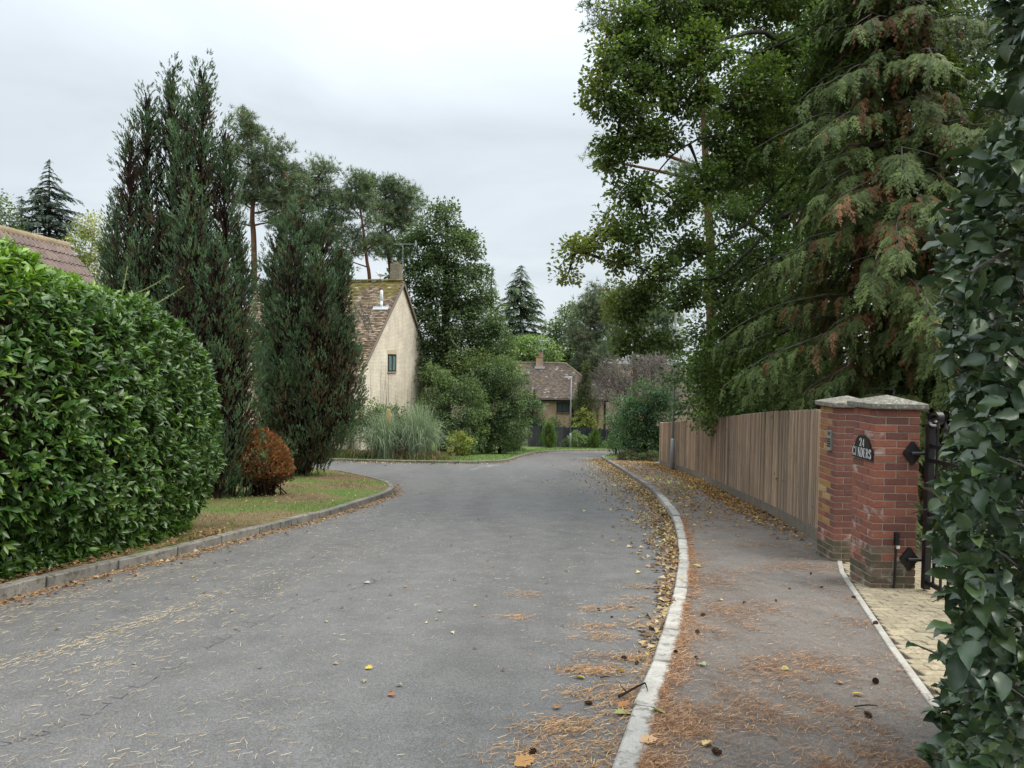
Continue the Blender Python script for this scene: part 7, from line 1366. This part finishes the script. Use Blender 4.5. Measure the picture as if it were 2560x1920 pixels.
for (a, b), s, c, lab in ((lx(795, 1120), .11, GR, 'pale green lobed oak leaf on the footway behind the near kerb'), (lx(950, 273), .12, GR, 'pale yellow green leaf lying beside the white kerb top'), (lx(1050, 1272), .07, (.58, .44, .2), 'cream yellow leaf among needles at the bottom of the footway'), (lx(520, 1085), .11, (.30, .30, .13), 'dull green leaf in the gutter next to the fallen twig'), (lx(600, 1020), .10, BR, 'brown curled leaf in the gutter beside the fallen twig'), (lx(1120, 474), .08, (.6, .47, .25), 'pale leaf alone on the open footway'), (lx(538, 838), .06, (.65, .40, .05), 'bright yellow leaf by a needle patch on the road'), (lx(305, 874), .07, YE, 'long yellow leaf on the road left of the needle patches'), (lx(195, 1056), .06, BR, 'orange brown leaf on the road near the bottom edge'), (lx(1025, 845), .08, (.36, .40, .27), 'grey green leaf on the middle of the footway'), (lx(1485, 862), .05, (.62, .55, .2), 'small pale yellow leaf right of the footway middle'), (lx(1770, 945), .06, (.42, .22, .1), 'tan leaf close to the holly hedge on the footway'), (lx(1900, 1010), .07, (.6, .38, .1), 'yellow brown leaf near the foot of the holly hedge'), (lx(760, 1265), .10, (.55, .35, .2), 'pinkish tan leaf on the needle strip at the bottom of the picture'), (lx(80, 1335), .12, (.42, .24, .1), 'big brown leaf with a needle tuft at the bottom of the road'), (lx(910, 355), .06, (.5, .42, .13), 'small yellow leaf on the needle strip by the kerb'), ((931, 1675), .06, (.66, .48, .07), 'yellow leaf lying alone in the middle of the road'), ((984, 1744), .06, (.4, .18, .09), 'red brown leaf alone in the middle of the road'), ((925, 1460), .08, (.48, .43, .36), 'pale pinkish leaf lying on the road beside the crack'), ((1099, 1532), .05, (.5, .46, .4), 'small whitish leaf in the centre of the road'), ((1132, 1365), .05, (.35, .2, .1), 'small brown leaf on the road before the side turning')): one('fallen_leaf', lab, 'leaf', a, b, s, c, GRP)
M_CONE = plain('pine_cone_brown', (.075, .042, .028), .9, 0, .1, .4, 60)
def cone(px, py, s, lab):
    s *= .72
    c = ground_at(px / K, py / K); z = float(surf(np.array([c[0]]), np.array([c[1]]))[0]); th = rng.random() * 6.28; ax_ = np.array([math.cos(th), math.sin(th), .05]); e1 = unit(np.cross(ax_, [0, 0, 1.])); e2 = np.cross(ax_, e1); mb = MB(); mb.tube([-ax_ * s, -ax_ * s * .5, ax_ * s * .2, ax_ * s], np.array([.25, .45, .42, .1]) * s, 7)
    for r in range(6):
        f = r / 5.0; rad = s * (.62 - .4 * abs(f - .35))
        for j in range(7):
            a = j * .898 + r * .45; d = e1 * math.cos(a) + e2 * math.sin(a); p = ax_ * s * (-.85 + 1.6 * f) + d * rad * .6; tp = p + d * rad * .75 + ax_ * s * .28; sd2 = np.cross(d, ax_) * s * .16; mb.add([p - sd2, p + sd2, tp + sd2 * .8, tp - sd2 * .8, tp + ax_ * s * .05 - d * s * .1], [np.array([[0, 1, 2, 3]]), np.array([[3, 2, 4]])])
    o = mb.build('pine_cone', M_CONE); o.location = (c[0], c[1], z + s * .62); tag(o, lab, 'pine cone', 'pine cones lying on the ground')
for a, b, s, lab in ((980, 655, .032, 'dark open pine cone on the footway above the small yellow leaves'), (1010, 555, .028, 'brown pine cone pair end near the needle strip on the footway'), (860, 770, .03, 'pine cone on the needle strip behind the kerb'), (973, 797, .022, 'small dark cone on the footway beside the needle strip'), (575, 772, .03, 'pine cone on the road by the swept needles'), (380, 1022, .03, 'single pine cone on the bare road near the bottom'), (645, 798, .024, 'dark cone on the road close to the kerb'), (725, 608, .03, 'pine cone resting in the gutter'), (1965, 935, .034, 'open brown cone near the holly hedge on the footway'), (1925, 1125, .03, 'pine cone low on the footway beside the hedge'), (1238, 482, .022, 'small cone left of centre on the open footway'), (1415, 470, .018, 'tiny cone in the middle of the open footway'), (1668, 395, .022, 'small cone toward the driveway edging on the footway'), (1608, 318, .022, 'small cone on the footway short of the brick pillar'), (1965, 605, .035, 'cone lying on the driveway edging strip'), (1845, 455, .028, 'dark cone beside the driveway edging strip'), (70, 1300, .034, 'dark cone on a needle tuft at the bottom of the road'), (435, 500, .024, 'cone in a needle tuft on the road'), (508, 540, .016, 'tiny dark cone alone on the road'), (1085, 1335, .032, 'cone among the needles at the bottom of the footway'), (1490, 402, .016, 'tiny cone near the far half of the footway')): cone(*lx(a, b), s, lab)
tw = thing('fallen_twig', 'dark forked twig lying across the gutter onto the near kerb', 'twig', gbase(ground_at(*(np.array(lx(620, 990)) / K))) + [0, 0, .03])
q = [ground_at(*(np.array(lx(*p)) / K)) for p in ((545, 1005), (590, 992), (640, 975), (690, 962))]; q = [p + [0, 0, .03 + .012 * i] for i, p in enumerate(q)]; mb = MB(); mb.tube(catmull(np.array(q), 5), np.linspace(.009, .005, 16), 6); q2 = ground_at(*(np.array(lx(706, 995)) / K)) + [0, 0, .05]; mb.tube([q[3], (q[3] + q2) / 2 + [0, 0, .006], q2], [.005, .004, .002], 5); mb.tube([q[1], q[1] + [-.03, .06, .015]], [.005, .002], 5); part(mb, 'stem', M_DARKTWIG, tw)
for a, b, L, th, lab in ((1910, 1075, .14, .1, 'thin dark stick on the footway beside the holly hedge'), (470, 880, .06, .2, 'short dark stick on the road left of the kerb')):
    c = ground_at(*(np.array(lx(a, b)) / K)); z = float(surf(np.array([c[0]]), np.array([c[1]]))[0]); mb = MB(); d = np.array([math.cos(th), math.sin(th), 0]); mb.tube([-d * L / 2, d * L * .1 + [0, .004, .004], d * L / 2], [.004, .004, .002], 5); o = mb.build('stick', M_DARKTWIG); o.location = (c[0], c[1], z + .012); tag(o, lab, 'stick')
# sprigs of green on the leafy footway
for i, (px, py) in enumerate(((1375, 1135), (1458, 1161), (1510, 1160), (1640, 1208), (1560, 1175), (1753, 1213), (1855, 1183))):
    lab = ['ragged weed with yellow tips on the leafy footway near the kerb', 'low green weed beside the ragged yellow tipped one', 'pale green weed on the middle of the leafy footway', 'flat yellow green sprig on the footway before the fence', 'dark green sprig lying on the leafy footway', 'bright yellow clump of leaves at the foot of the timber fence', 'small dark sprig on leaves below the fence boards'][i]
    px, py = [(1632, 1211), (1650, 1205), (1675, 1222), (1730, 1232), (1693, 1241), (1752, 1212), (1640, 1174)][i]
    c = ground_at(px / K, py / K); b = np.array([c[0], c[1], float(surf(np.array([c[0]]), np.array([c[1]]))[0])]); t = thing('weed', lab, 'plant', b, 'weeds on the leafy footway'); n = 26; p = b + np.stack([rng.normal(0, .16, n), rng.normal(0, .10, n), rng.uniform(.01, .07, n)], 1); mb = MB(); mb.add(*scatter(T_LEAF, F_LEAF, p, frames(unit(rng.normal(size=(n, 3)) + [0, 0, .4]), unit(rng.normal(size=(n, 3)) * .4 + [0, 0, 1])), np.tile([.03, .055, .03], (n, 1)), pick([[(.42, .38, .08), (.2, .26, .08)], [(.10, .2, .05)], [(.3, .36, .13)], [(.45, .4, .08)], [(.06, .15, .04)], [(.55, .45, .06)], [(.05, .06, .04)]][i], n) * np.exp(rng.normal(0, .2, (n, 1))))); part(mb, 'leaves', M_LEAF, t)
